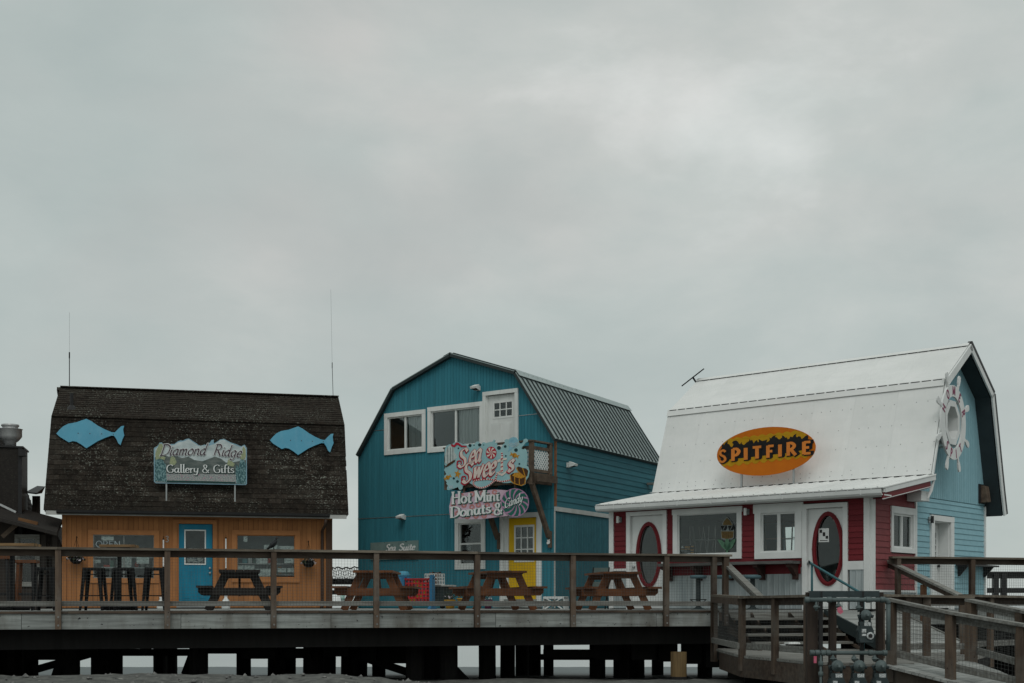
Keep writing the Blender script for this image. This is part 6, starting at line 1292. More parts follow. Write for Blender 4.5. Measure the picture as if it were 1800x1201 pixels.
# ------------------------------------------------------------------ railings, stairs, ramps
def wire_panel(a, b, z0a, z1a, z0b, z1b, parent, sp=.052, t=.0024):
    """welded wire between two upright edges: a, b ground points (x, y); z limits at each end"""
    mb = MB(); a = Vector((a[0], a[1], 0)); b = Vector((b[0], b[1], 0)); L_ = (b - a).length; n = max(2, int(L_ / sp))
    for i in range(n + 1):
        s = i / n; p = a.lerp(b, s); z0 = z0a + (z0b - z0a) * s; z1 = z1a + (z1b - z1a) * s
        mb.beam((p.x, p.y, z0), (p.x, p.y, z1), t, t)
    m = max(2, int((z1a - z0a) / sp))
    for j in range(m + 1):
        s = j / m; mb.beam((a.x, a.y, z0a + (z1a - z0a) * s), (b.x, b.y, z0b + (z1b - z0b) * s), t, t)
    return mb.build('wire_mesh', M_wire, parent)
def rough_box(mb, x0, x1, y0, y1, z0, z1, j=.004):
    r = lambda: random.uniform(-j, j)
    b = [(x0 + r(), y0 + r(), z0), (x1 + r(), y0 + r(), z0), (x1 + r(), y1 + r(), z0), (x0 + r(), y1 + r(), z0)]; k = (r(), r())
    return mb.hexa(b, [(p[0] + k[0], p[1] + k[1], z1) for p in b])
RH = 1.065
M_bolt = mat('dull_bolt', (0.20, 0.20, 0.19), rand=.2)
def deck_rail(name, label, us, u_end0, u_end1, group=None):
    t = thing(name, label, 'railing', fr=R, group=group)
    for u, z0 in us:
        mb = MB(); rough_box(mb, u - .048, u + .048, -.15, -.052, z0, RH - .042); p = mb.build('post', M_post, t)
        if z0 < -.2:
            for z in (-.10, -.24): MB().lathe([(.0, -.004), (.018, -.004), (.018, .004), (0, .006)], 8, (u + .004, -.152, z), 'y').build('bolt', M_bolt, p)
    cu = sorted([u for u, _ in us]); j = [u_end0] + [c for c in cu if u_end0 + .5 < c < u_end1 - .5][1::2] + [u_end1]
    for a, b in zip(j, j[1:]):
        h = random.uniform(-.004, .004)
        MB().box(a + .002, b - .002, -.165, -.015, RH - .04 + h * 0, RH + h).build('cap_rail', M_cap, t)
        MB().box(a + .002, b - .002, -.050, -.012, RH - .15, RH - .041).build('top_rail', M_rail, t)
    for a, b in zip(cu, cu[1:]):
        MB().box(a + .01, b - .01, -.048, -.010, .082 + random.uniform(-.006, .006), .172 + random.uniform(-.006, .006)).build('bottom_rail', M_greyrail, t)
        if b - a > .4: wire_panel((a + .03, -.054), (b - .03, -.054), .09, .93, .09, .93, t)
    return t
pu = [(ru(x), -.305) for x in POSTS]; gap = pu[1][0] - pu[0][0]
deck_rail('boardwalk_railing', 'long weathered brown boardwalk railing with wire mesh in front of the shops', [(pu[0][0] - 1.78, -.305)] + pu + [(ru(1250.5), -.98), (ru(1271.5), -.30)], pu[0][0] - 3.0, ru(1281))
deck_rail('boardwalk_railing', 'boardwalk railing with wire mesh in front of the pale blue wall', [(ru(1573.5), -.3), (ru(1703), -.3), (ru(1836), -.3)], ru(1561), ru(1900))
LZ = -.73
def X2(px, Y): return Vector(((px - 900) * Y / FPX, Y))
def build_stairs():
    t = thing('wooden_stairs', 'open wooden stairs from the landing up to the boardwalk', 'stairs', fr=R)
    a, b = U_ST0 + .02, U_ST1 - .05; n = 5; run = .285; rise = -LZ / n
    for k in range(1, n):
        z = -k * rise; v = -k * run - .05
        for q in range(2): MB().box(a, b, v + q * .145 + .002, v + q * .145 + .141, z - .045, z + random.uniform(-.003, .003)).build('tread', M_greyrail, t)
    for u in (a - .04, (a + b) / 2 - .55, (a + b) / 2 + .25, b + .0):
        pr = [(-.06, -.07), (-.06, -.36)]
        pr = [(-.055, -.05), (-.055, -.42)] + [(-n * run - .05, LZ - .02), (-n * run - .05, LZ + .03)] + [p for k in range(n - 1, 0, -1) for p in ((-k * run - .05, -k * rise - rise + .02 if k < n - 1 else LZ + .10), (-k * run - .05, -k * rise - .046), (-k * run + .235, -k * rise - .046))]
        mb = MB(); mb.prism_u(pr, u, u + .045); mb.build('stringer', M_post, t)
    MB().box(a, b, -.052, -.012, -.155, -.046).build('top_riser', M_greyrail, t)
    # sloping handrail on the left
    p0 = R.vz(1272, 987, a - .02); p1 = R.vz(1337, 1050, a - .02)
    hr = thing('stair_handrail', 'silvered sloping handrail on the left of the wooden stairs', 'handrail', fr=R)
    MB().beam((a - .02, p0[0], p0[1]), (a - .02, p1[0], p1[1]), .14, .042).build('rail', M_greyrail, hr); MB().beam((a - .02, p0[0], p0[1] - .075), (a - .02, p1[0], p1[1] - .075), .04, .10).build('under_rail', M_greyrail, hr)
    # two white packages lying on the steps
    for (x0, x1, y0, y1, lab) in ((1381, 1404, 1129, 1132, 'white plastic bag lying on a lower stair tread'), (1390, 1412, 1138, 1143, 'white foam block at the foot of the stairs')):
        Yp = 24.0 if y0 < 1135 else 23.4; p = at((x0 + x1) / 2, y1, Yp); q = thing('white_block', lab, 'packaging', loc=(p.x, p.y, p.z), yaw=R.yaw, group='white packaging on the stairs'); w = (x1 - x0) / 2 * Yp / FPX; h = (y1 - y0) * Yp / FPX
        mb = MB(); mb.hexa([(-w, -.1, 0), (w, -.1, 0), (w, .1, 0), (-w, .1, 0)], [(-w * .9, -.08, h), (w * .85, -.09, h), (w * .85, .08, h), (-w * .9, .09, h)]); mb.build('block', M_sgwhite, q)
    return t
build_stairs()
def build_ramp():
    t = thing('upper_ramp', 'grey planked ramp from the landing up to the boardwalk beside the stairs', 'ramp', fr=R)
    a, b = U_ST1 + .04, U_RP1 - .02; Lr = 2.9; n = 20; s = Vector((0, -Lr, LZ)); ln = s.length; s.normalize(); up = Vector((0, s.z, -s.y)) * (1 if -s.y > 0 else -1)
    for i in range(n):
        c0 = Vector((0, -.05, -.005)) + s * (ln * i / n + .008); c1 = Vector((0, -.05, -.005)) + s * (ln * (i + 1) / n - .004); j = random.uniform(-.004, .004)
        mb = MB(); mb.slab((a, c0.y, c0.z + j), (b, c0.y, c0.z + j), (b, c1.y, c1.z + j), (a, c1.y, c1.z + j), -.038); mb.build('plank', M_plank, t)
    for u in (a - .04, b):
        mb = MB(); mb.slab((u, -.05, .02), (u, -.05 - Lr, LZ + .02), (u, -.05 - Lr, LZ - .22), (u, -.05, -.22), .04); mb.build('side_board', M_trib if u < b else M_greyrail, t)
    # dark sloping hand board and posts on the right
    h = thing('ramp_handrail', 'weathered sloping handrail on the right of the upper ramp', 'handrail', fr=R); u = U_RP1 + .03
    p0 = R.vz(1561, 986, u); p1 = R.vz(1692, 1049, u)
    MB().beam((u, p0[0], p0[1]), (u, p1[0], p1[1]), .14, .042).build('rail', M_greyrail, h); MB().beam((u, p0[0], p0[1] - .075), (u, p1[0], p1[1] - .075), .04, .10).build('under_rail', M_rail, h)
    MB().box(u - .05, u + .05, p1[0] - .05, p1[0] + .05, LZ, p1[1] - .13).build('post', M_post, h); m = (p0[0] + p1[0]) / 2; MB().box(u - .045, u + .045, m - .045, m + .045, LZ * .5 - .1, (p0[1] + p1[1]) / 2 - .13).build('post', mat('orange_brown_post', (0.17, 0.085, 0.045), (0.10, 0.05, 0.03), scale=(10, 10, 2), rand=.1), h)
    mb = MB(); mb.slab((u - .04, -.06, -.02), (u - .04, -1.2, -.3), (u - .04, -.3, .02), (u - .04, -.06, .02), .015)
build_ramp()
LAND = [(3.85, 24.15), (3.78, 21.5), (4.10, 20.4), (4.34, 19.3), (5.33, 18.4), (6.80, 19.5), (7.45, 21.0), (8.55, 23.2), (8.2, 25.2), (3.9, 25.0)]
def clip_line(poly, p, d):
    ts = []
    n = len(poly)
    for i in range(n):
        a, b = Vector(poly[i]), Vector(poly[(i + 1) % n]); e = b - a; den = d.x * e.y - d.y * e.x
        if abs(den) < 1e-9: continue
        w = a - p; t_ = (w.x * e.y - w.y * e.x) / den; s = (w.x * d.y - w.y * d.x) / den
        if 0 <= s < 1: ts.append(t_)
    ts.sort(); return [(ts[i], ts[i + 1]) for i in range(0, len(ts) - 1, 2)]
def build_landing():
    o = MB(); o.prism_z(LAND, LZ - .2, LZ - .045); deck = o.build('lower_landing', M_under); tag(deck, None, None, kind='structure')
    d = Vector((math.cos(RAD(12)), math.sin(RAD(12)))); nrm = Vector((-d.y, d.x)); w = .145
    base = Vector((4.0, 17.8))
    for i in range(60):
        p = base + nrm * (i * w + w / 2)
        for (t0, t1) in clip_line(LAND, p, d):
            if t1 - t0 < .1: continue
            q0, q1 = p + d * t0, p + d * t1; MB().beam((q0.x, q0.y, LZ - .021), (q1.x, q1.y, LZ - .021 + random.uniform(-.003, .003)), w - .008, .042).build('plank', M_greyrail, deck)  # darker wood than the ramps: the landing's shade is put into the colour
    for a, b in zip(LAND[:5], LAND[1:5]):
        MB().beam((a[0], a[1], LZ - .20), (b[0], b[1], LZ - .20), .05, .30).build('edge_beam', M_rail, deck)
    for (x, y) in ((4.2, 23), (4.3, 21), (5.2, 19.6), (6.2, 21.5), (7.2, 22.6), (5.5, 23.4)): MB().box(x - .12, x + .12, y - .12, y + .12, -2.4, LZ - .2).build('pile', M_under, deck)
build_landing()
def guard(name, label, pts, cap=None, group=None, m_cap=None, skip_last=False, post_depth=.25, pw=.075, pd=.125):
    """pts: (x, y, floor z, rail z); posts at each, rails and mesh between"""
    t = thing(name, label, 'railing', loc=(pts[0][0], pts[0][1], pts[0][2]), group=group); o = Vector((pts[0][0], pts[0][1], pts[0][2])); Pn = [(x - o.x, y - o.y, zf - o.z, zr - o.z) for x, y, zf, zr in pts]
    for i, (x, y, zf, zr) in enumerate(Pn):
        q = Pn[i + 1] if i < len(Pn) - 1 else Pn[i - 1]; d = Vector((q[0] - x, q[1] - y, 0)).normalized()
        mb = MB(); mb.beam((x, y, zf - post_depth), (x, y, zr - .042), pd, pw, up=(d.x, d.y, 0)) if False else None
        mb = MB(); e = d * (pd / 2); nn = Vector((-d.y, d.x, 0)) * (pw / 2)
        c = [(-1, -1), (1, -1), (1, 1), (-1, 1)]; mb.hexa([(x + e.x * i_ + nn.x * j_, y + e.y * i_ + nn.y * j_, zf - post_depth) for i_, j_ in c], [(x + e.x * i_ + nn.x * j_, y + e.y * i_ + nn.y * j_, zr - .042) for i_, j_ in c]); mb.build('post', M_post, t)
    for a, b in zip(Pn, Pn[1:]):
        A, B = Vector((a[0], a[1], a[3])), Vector((b[0], b[1], b[3])); d = (B - A).normalized(); n = Vector((-d.y, d.x, 0)).normalized()
        MB().beam(A - d * .06 - Vector((0, 0, .02)), B + d * .06 - Vector((0, 0, .02)), .145, .04).build('cap_rail', m_cap or M_cap, t)
        s = .06 if n.y > 0 else -.06; off = n * s
        MB().beam(A + off - Vector((0, 0, .095)), B + off - Vector((0, 0, .095)), .036, .11).build('top_rail', m_cap or M_rail, t)
        A2, B2 = Vector((a[0], a[1], a[2] + .16)), Vector((b[0], b[1], b[2] + .16)); MB().beam(A2 + off, B2 + off, .036, .10).build('bottom_rail', M_greyrail, t)
        wire_panel((a[0] + off.x * .6, a[1] + off.y * .6), (b[0] + off.x * .6, b[1] + off.y * .6), a[2] + .12, a[3] - .1, b[2] + .12, b[3] - .1, t)
    return t
e0 = R.M @ Vector((ru(1250.5), -.18, 0))
guard('landing_railing', 'brown railing with two stout posts along the left edge of the lower landing', [(e0.x, e0.y, LZ, .30), (3.78, 21.5, LZ, .25), (4.10, 20.4, LZ, .25), (4.36, 19.3, LZ, .255)])
guard('landing_railing', 'level brown railing behind the gas meters at the foot of the upper ramp', [(5.75, 20.4, LZ, .27), (6.3, 20.9, LZ, .27), (6.75, 21.3, LZ, .265), (7.42, 21.2, LZ, .25)])
guard('landing_railing', 'dark brown railing at the far right of the landing under the blue wall', [(7.6, 22.0, LZ, .28), (8.3, 22.7, LZ, .27), (9.6, 23.9, LZ, .26)])
N0, N1, N2 = X2(1567, 18.4), X2(1671, 17.75), X2(1796, 16.9); N3 = N2 + (N2 - N1) * 1.1
F0_, F1_ = X2(1707, 19.5), X2(1796, 18.4); F2_ = F1_ + (F1_ - F0_) * 1.3
def build_ramp2():
    t = thing('lower_ramp', 'silvered planked ramp descending to the right in front of the landing', 'ramp', loc=(N0.x, N0.y, LZ)); o = Vector((N0.x, N0.y))
    near = [(N0, 0), (N1, -.17), (N2, -.33), (N3, -.48)]; far = [(F0_, 0), (F0_.lerp(F1_, .6), -.12), (F1_ + (F1_ - F0_) * .2, -.30), (F2_, -.46)]
    n = 26
    def at_(L_, s):
        k = min(int(s * 3), 2); f = s * 3 - k; p = L_[k][0].lerp(L_[k + 1][0], f); return Vector((p.x - o.x, p.y - o.y, L_[k][1] + (L_[k + 1][1] - L_[k][1]) * f))
    for i in range(n):
        a, b, c, d = at_(near, (i + .03) / n), at_(far, (i + .03) / n), at_(far, (i + .97) / n), at_(near, (i + .97) / n); ex = (a - b).normalized() * .16; mb = MB(); mb.hexa([p - Vector((0, 0, .04)) for p in (a + ex, d + ex, c, b)], [a + ex, d + ex, c, b]); mb.build('plank', M_plank, t)
    for k in range(3): a, b = near[k], near[k + 1]; MB().beam((a[0].x - o.x, a[0].y - o.y, a[1] - .15), (b[0].x - o.x, b[0].y - o.y, b[1] - .15), .05, .2).build('side_beam', M_post, t); a, b = far[k], far[k + 1]; MB().beam((a[0].x - o.x, a[0].y - o.y, a[1] - .15), (b[0].x - o.x, b[0].y - o.y, b[1] - .15), .05, .2).build('side_beam', M_trib, t)
    for s in (.15, .5, .85):
        for L_ in (near, far): p = at_(L_, s); MB().box(p.x - .1, p.x + .1, p.y - .1 + (.25 if L_ is near else 0), p.y + .1 + (.25 if L_ is near else 0), -1.6, p.z - .06).build('pile', M_under, t)
build_ramp2()
guard('ramp_railing', 'silver-capped railing sloping down along the near side of the lower ramp', [(N0.x, N0.y, LZ, .195), (N1.x, N1.y, LZ - .17, .02), (N2.x, N2.y, LZ - .33, -.13), (N3.x, N3.y, LZ - .48, -.27)], m_cap=M_greyrail, pw=.10, pd=.11)
guard('ramp_railing', 'silver-capped railing sloping down along the far side of the lower ramp', [(F0_.x, F0_.y, LZ, .19), (F1_.x, F1_.y, LZ - .16, .04), (F2_.x, F2_.y, LZ - .40, -.16)], m_cap=M_greyrail, pw=.12, pd=.15)
# teal pipe handrail by the right oval door
def build_pipe_rail():
    a = at(1424, 990, 24.9); b = at(1512, 1042, 23.6); t = thing('pipe_handrail', 'teal painted pipe handrail in front of the right oval door', 'handrail', loc=(a.x, a.y, 0)); m = mat('teal_pipe', (0.05, 0.14, 0.16), rough=.45, rand=0)
    q = b - Vector((a.x, a.y, 0)); e = Vector((.06, -.02, 0))
    MB().tube([(-.02, 0, a.z + .02), (.03, 0, a.z - .015), (q.x, q.y, q.z), (q.x + .05, q.y - .03, q.z - .05), (q.x + .05, q.y - .03, LZ)], .024, 10).build('rail', m, t, True); MB().tube([(.035, .0, a.z - .02), (.035, 0, 0)], .022, 10).build('upright', m, t, True)
    MB().lathe([(.03, -.0), (.03, .02)], 8, (-.03, 0, a.z + .02), 'x').build('end_cap', M_black, t)
build_pipe_rail()
# far railings at the sea side of the boardwalk
def far_rail(name, label, x0, x1, Y, ytop, posts, m=M_gutter, wavy=False):
    a, b = at(x0, ytop, Y), at(x1, ytop, Y); t = thing(name, label, 'railing', loc=(a.x, a.y, 0), group='far railings on the sea side'); L_ = b.x - a.x; h = a.z
    MB().box(0, L_, -.08, .06, h - .05, h).build('cap_rail', m, t); MB().box(0, L_, -.02, .02, h - .19, h - .051).build('top_rail', m, t); MB().box(0, L_, -.02, .02, .42, .56).build('mid_rail', m, t); MB().box(0, L_, -.02, .02, .08, .16).build('bottom_rail', m, t)
    for px in posts: x = at(px, 0, Y).x - a.x; MB().box(x - .07, x + .07, -.07, .07, 0, h - .05).build('post', m, t)
    wire_panel((0, -.025), (L_, -.025), .1, h - .19, .1, h - .19, t, sp=.06, t=.004)
    return t
far_rail('sea_railing', 'dark railing on the sea side right of the pale blue house', 1735, 1850, 36, 1005, (1750, 1764, 1845))
fl = far_rail('sea_railing', 'dark railing with slack net between the orange shop and the teal house', 560, 650, 41.5, 1017, (572, 640))
def build_net():
    t = thing('slack_net', 'slack dark fishing net strung above the rail between two houses', 'net', loc=(at(606, 0, 41).x, 41, 0)); x0, x1 = at(572, 0, 41).x - at(606, 0, 41).x, at(640, 0, 41).x - at(606, 0, 41).x; z0, z1 = at(0, 1018, 41).z, at(0, 996, 41).z; mb = MB(); n = 16
    for r in range(5):
        zz = z0 + (z1 - z0) * r / 4; pts = [(x0 + (x1 - x0) * i / n, 0, zz + .03 * math.sin(i * 1.9 + r) - .05 * math.sin(math.pi * i / n)) for i in range(n + 1)]; mb.tube(pts, .022 if r in (0, 4) else .008, 5)
    for i in range(n):
        for s in (0, 1): mb.tube([(x0 + (x1 - x0) * (i + s) / n, 0, z0), (x0 + (x1 - x0) * (i + 1 - s) / n, 0, z1 - .04)], .006, 4)
    mb.build('netting', M_gutter, t)
    for px in (572, 640): x = at(px, 0, 41).x - at(606, 0, 41).x; MB().box(x - .04, x + .04, -.04, .04, 0, z1 + .05).build('pole', M_gutter, t)
build_net()
# ------------------------------------------------------------------ gas meters on their pipe rack
M_gas = mat('grey_green_gas_pipe', (0.105, 0.135, 0.135), (0.075, 0.10, 0.10), rough=.45, scale=(8, 8, 8), rand=.06)
M_gasd = mat('dark_gas_meter', (0.042, 0.057, 0.06), (0.03, 0.042, 0.044), rough=.5, scale=(10, 10, 10), rand=.08)
M_tag = mat('meter_label', (0.55, 0.58, 0.58), (0.25, 0.28, 0.28), scale=(60, 60, 90), lo=.5, hi=.56, rand=.05)
M_pinktag = mat('pink_tag', (0.48, 0.06, 0.13), (0.50, 0.17, 0.22), scale=(25, 25, 25), rand=0)
M_rack = mat('dark_rack_timber', (0.060, 0.045, 0.036), (0.034, 0.027, 0.023), scale=(14, 14, 2), rand=.15)
MY = 17.6
def gp(px, py, Y=MY): return at(px, py, Y)
def build_rack():
    o = gp(1490, 1201); o.z = ground_z(o.x, MY); t = thing('gas_pipe_rack', 'timber and steel rack carrying grey-green gas pipes', 'pipe rack', loc=tuple(o)); q = lambda px, py, dy=0.0: gp(px, py) - o + Vector((0, dy, 0))
    def rect(x0, x1, y0, y1, d0, d1, nm, m): a, b = q(x0, y1), q(x1, y0); return MB().box(a.x, b.x, d0, d1, a.z, b.z).build(nm, m, t)
    zg = 0.0
    for x0, x1, m, d in ((1422, 1441, M_rack, .10), (1464, 1475, M_rack, .14), (1547, 1557, M_rack, .10)):
        a, b = q(x0, 1201), q(x1, 1041); MB().box(a.x, b.x, d, d + .12, 0, b.z).build('timber_post', m, t)
    for x0, x1, y0 in ((1441, 1447.5, 1039), (1514, 1520, 1046)): a, b = q(x0, 1201), q(x1, y0); MB().box(a.x, b.x, .03, .09, 0, b.z).build('steel_post', M_gutter, t)
    a, b = q(1423, 1050), q(1546, 1039); mb = MB(); mb.box(a.x, b.x, .0, .012, a.z, b.z); mb.box(a.x, b.x, .0125, .07, b.z - .012, b.z); mb.box(a.x, b.x, .0125, .07, a.z, a.z + .012); mb.build('channel_beam', M_gasd, t)
    for px in (1444, 1517): a = q(px, 1050); MB().box(a.x - .012, a.x + .012, -.008, -.001, a.z, q(px, 1039).z).build('clamp_strap', M_gutter, t)
    # pipes
    r = .029; c = lambda px, py: tuple(q(px, py, -.09))
    MB().tube([c(1414, 1054.5), c(1551, 1054.5)], r, 12).build('upper_pipe', M_gas, t, True)
    el = [q(1551, 1054.5, -.09)]; ctr = q(1551, 1061.5, -.09); rad = (q(1551, 1054.5) - q(1551, 1061.5)).z
    MB().tube([(ctr.x + rad * math.sin(k * math.pi / 12), ctr.y, ctr.z + rad * math.cos(k * math.pi / 12)) for k in range(7)], r * 1.18, 12).build('elbow', M_gas, t, True)
    MB().tube([c(1558, 1061.5), c(1558, 1143)], r * 1.02, 12).build('down_pipe', M_gas, t, True)
    MB().tube([c(1422, 1147.3), c(1556, 1147.3)], r * .95, 12).build('lower_pipe', M_gas, t, True)
    for px, py in ((1416, 1054.5), (1455, 1054.5), (1523, 1054.5), (1548, 1054.5), (1425, 1147.3), (1444, 1147.3), (1453, 1147.3), (1527, 1147.3), (1552, 1147.3), (1434, 1147.3)):
        p = q(px, py, -.09); MB().lathe([(r * 1.32, -.028), (r * 1.38, -.022), (r * 1.38, .022), (r * 1.32, .028)], 12, tuple(p), 'x').build('coupling', M_gas, t, True)
    def cock(px, y0, y1):
        a, b = q(px, y0, -.09), q(px, y1, -.09); MB().tube([a, b], .016, 8).build('drop_pipe', M_gas, t, True); m = a.lerp(b, .6); MB().lathe([(.022, -.03), (.032, -.02), (.032, .02), (.022, .03)], 10, tuple(m)).build('valve', M_gas, t, True); MB().tube([m - Vector((.045, .03, 0)), m + Vector((.045, -.03, 0))], .008, 6).build('valve_key', M_gas, t)
    cock(1432, 1057, 1074); cock(1471, 1057, 1071); cock(1506, 1057, 1076)
    for px in (1461, 1498, 1534): cock(px, 1149, 1163)
    a = c(1440, 1149); b = (c(1440, 1149)[0], c(1440, 1149)[1], 0); MB().tube([a, b], .017, 8).build('riser', M_gas, t, True)
    for py in (1166, 1184): p = q(1440, py, -.09); MB().lathe([(.026, -.03), (.034, -.02), (.034, .02), (.026, .03)], 10, tuple(p)).build('union', M_gas, t, True)
    for x0, x1, y0, y1 in ((1426.5, 1431.5, 1153, 1165),): a, b = q(x0, y1, -.13), q(x1, y0, -.13); MB().box(a.x, b.x, a.y - .002, a.y + .002, a.z, b.z).build('tag', M_pinktag, t)
    mb = MB(); mb.prism([(p.x, p.z) for p in (q(1467, 1069), q(1474, 1066), q(1478, 1076), q(1473, 1080), q(1468, 1076))], -.135, -.130); mb.build('tag', M_pinktag, t)
build_rack()
def build_meter(px, ytop, ybody0, ybody1, label, body_w=.21):
    c = gp(px, ybody1); o = Vector((c.x, MY - .09, c.z)); t = thing('gas_meter', label, 'gas meter', loc=tuple(o), group='gas meters on the pipe rack')
    h = gp(px, ybody0).z - c.z; zt = gp(px, ytop).z - c.z; w = body_w / 2
    mb = MB(); pr = [(-w * .86, 0), (w * .86, 0), (w, h * .14), (w, h * .72), (w * .72, h), (-w * .72, h), (-w, h * .72), (-w, h * .14)]; mb.prism(pr, -.06, .06); mb.build('meter_body', M_gasd, t)
    mb = MB(); mb.prism([(x * .9, z * .92 + h * .04) for x, z in pr], -.085, -.061); mb.build('meter_front', M_gasd, t)
    MB().lathe([(.046, -.002), (.05, .0), (.05, .012), (.046, .016)], 18, (w * .45, -.103, h * .42), 'y').build('dial_ring', M_tag, t, True); MB().lathe([(.0, 0), (.028, .0), (.028, .004), (0, .004)], 14, (w * .45, -.108, h * .42), 'y').build('dial_face', M_gutter, t)
    MB().box(-w * .6, -w * .05, -.089, -.086, h * .62, h * .82).build('label_plate', M_tag, t); MB().box(-w * .6, -w * .05, -.089, -.086, h * .42, h * .54).build('label_plate', M_tag, t)
    MB().box(-w * .75, w * .75, -.05, .05, h + .001, h + .055).build('meter_head', M_gasd, t); MB().box(-w * .2, w * .62, -.058, -.052, h + .0, h + .05).build('number_plate', M_tag, t)
    for s in (-1, 1): MB().tube([(s * w * .62, 0, h + .055), (s * w * .62, 0, h + .12)], .018, 8).build('swivel', M_gasd, t, True)
    # regulator: flat dome facing the camera with its vent and spring cap
    rc = Vector((.01, -.02, h + .055 + (zt - h - .055) * .55)); rr = min(.085, (zt - h - .055) * .42)
    MB().lathe([(0, -.075), (rr * .35, -.07), (rr * .8, -.045), (rr, -.012), (rr * 1.1, -.010), (rr * 1.1, .010), (rr, .012), (rr * .7, .045), (0, .055)], 22, tuple(rc), 'y').build('regulator_dome', M_gas, t, True)
    MB().lathe([(0, -.12), (rr * .3, -.12), (rr * .34, -.075)], 12, tuple(rc), 'y').build('spring_cap', M_gas, t, True)
    MB().tube([tuple(rc + Vector((-rr, .0, .0))), tuple(rc + Vector((-rr * 1.5, 0, 0))), (-w * .62, 0, rc.z - .06), (-w * .62, 0, h + .1)], .018, 8).build('feed_pipe', M_gasd, t, True); MB().tube([tuple(rc + Vector((rr, .0, -.01))), tuple(rc + Vector((rr * 1.45, 0, -.02)))], .022, 8).build('vent', M_gasd, t, True); MB().tube([tuple(rc + Vector((rr * 1.3, 0, -.02))), (w * .62, 0, h + .12)], .016, 8).build('outlet_pipe', M_gasd, t, True)
    MB().tube([tuple(rc + Vector((-.01, 0, rr))), (0 - .01, 0, zt)], .018, 8).build('inlet_pipe', M_gasd, t, True)
build_meter(1517, 1072, 1100, 1130, 'single gas meter hanging from the upper pipe')
for px, lab in ((1467, 'left gas meter of the three under the lower pipe'), (1505, 'middle gas meter of the three under the lower pipe'), (1543, 'right gas meter of the three under the lower pipe')): build_meter(px, 1160, 1190, 1222, lab, .22)
# ------------------------------------------------------------------ things standing on the boardwalk
M_tabdark = mat('dark_stained_table', (0.030, 0.026, 0.024), (0.018, 0.016, 0.015), rough=.6, scale=(6, 6, 6), rand=.2)
M_tabred = mat('red_cedar_table', (0.175, 0.070, 0.030), (0.10, 0.039, 0.018), rough=.55, scale=(5, 3, 9), rand=.22, bump=.1, streak=((4, 4, 4), .5, (0.09, 0.035, 0.018)))
def picnic_table(px, Y, rot, label, m, group, scale=1.0):
    p = at(px, 1062, Y); t = thing('picnic_table', label, 'picnic table', loc=(p.x, p.y, 0), yaw=RAD(rot), group=group); H, L_ = .735, 1.78
    for i in range(5): x = -.37 + i * .148; MB().box(x + .003, x + .145, -L_ / 2 + random.uniform(-.015, .015), L_ / 2, H - .04, H + random.uniform(-.002, .002)).build('tabletop_plank', m, t)
    for s in (-1, 1):
        for k in range(2): x = s * .625 + (k - .5) * .14 - .068; MB().box(x + .002, x + .138, -L_ / 2, L_ / 2, .41, .448).build('seat_plank', m, t)
    for y in (-L_ / 2 + .22, L_ / 2 - .22):
        for s in (-1, 1): MB().beam((s * .24, y + .05 * 0, H - .042), (s * .56, y, .0), .042, .135, up=(s, 0, 0)).build('leg', m, t)
        mb = MB(); mb.prism([(-.34, H - .042), (.34, H - .042), (.27, H - .13), (-.27, H - .13)], y - .062, y - .023); mb.build('top_batten', m, t)
        mb = MB(); mb.prism([(-.73, .408), (.73, .408), (.73, .33), (.67, .275), (-.67, .275), (-.73, .33)], y - .063, y - .023); mb.build('seat_beam', m, t)
        MB().beam((0, y + (.02 if y < 0 else -.02), .30), (0, .12 if y > 0 else -.12, H - .05), .04, .08).build('brace', m, t)
    return t
g_t = 'picnic tables on the boardwalk'
picnic_table(421, 24.35, 11.8, 'dark stained picnic table in front of the orange shop', M_tabdark, g_t)
picnic_table(664, 24.9, 0, 'reddish picnic table at the left in front of the teal wall', M_tabred, g_t)
picnic_table(873, 25.1, 14, 'reddish picnic table in front of the yellow door', M_tabred, g_t)
picnic_table(1076, 25.75, 9, 'reddish picnic table in front of the left oval door', M_tabred, g_t)
def bar_stool(px, Y, rot, label, h=.775):
    p = at(px, 1062, Y); t = thing('bar_stool', label, 'bar stool', loc=(p.x, p.y, 0), yaw=RAD(rot), group='black metal bar stools')
    a, b = .165, .215
    MB().hexa([(-a, -a, h - .05), (a, -a, h - .05), (a, a, h - .05), (-a, a, h - .05)], [(-a * .97, -a * .97, h), (a * .97, -a * .97, h), (a * .97, a * .97, h), (-a * .97, a * .97, h)]).build('seat', M_black, t)
    for sx in (-1, 1):
        for sy in (-1, 1):
            w0, w1 = .075, .042; mb = MB(); x0, y0, x1, y1 = sx * a, sy * a, sx * b, sy * b
            mb.hexa([(x1, y1, 0), (x1 - sx * w1, y1, 0), (x1 - sx * w1, y1 - sy * .012, 0), (x1, y1 - sy * .012, 0)], [(x0, y0, h - .051), (x0 - sx * w0, y0, h - .051), (x0 - sx * w0, y0 - sy * .012, h - .051), (x0, y0 - sy * .012, h - .051)])
            mb.hexa([(x1, y1 - sy * .013, 0), (x1, y1 - sy * w1, 0), (x1 - sx * .012, y1 - sy * w1, 0), (x1 - sx * .012, y1 - sy * .013, 0)], [(x0, y0 - sy * .013, h - .051), (x0, y0 - sy * w0, h - .051), (x0 - sx * .012, y0 - sy * w0, h - .051), (x0 - sx * .012, y0 - sy * .013, h - .051)])
            mb.build('leg', M_black, t)
    k = .27 / h; c = b + (a - b) * k
    for (x0, y0, x1, y1) in ((-c, -c, c, -c), (-c, c, c, c), (-c, -c, -c, c), (c, -c, c, c)): MB().beam((x0, y0, .27), (x1, y1, .27), .012, .016).build('rung', M_black, t)
    k = (h - .12) / h; c = b + (a - b) * k
    for y in (-c, c): MB().beam((-c, y, h - .12), (c, y, h - .12), .01, .014).build('rung', M_black, t)
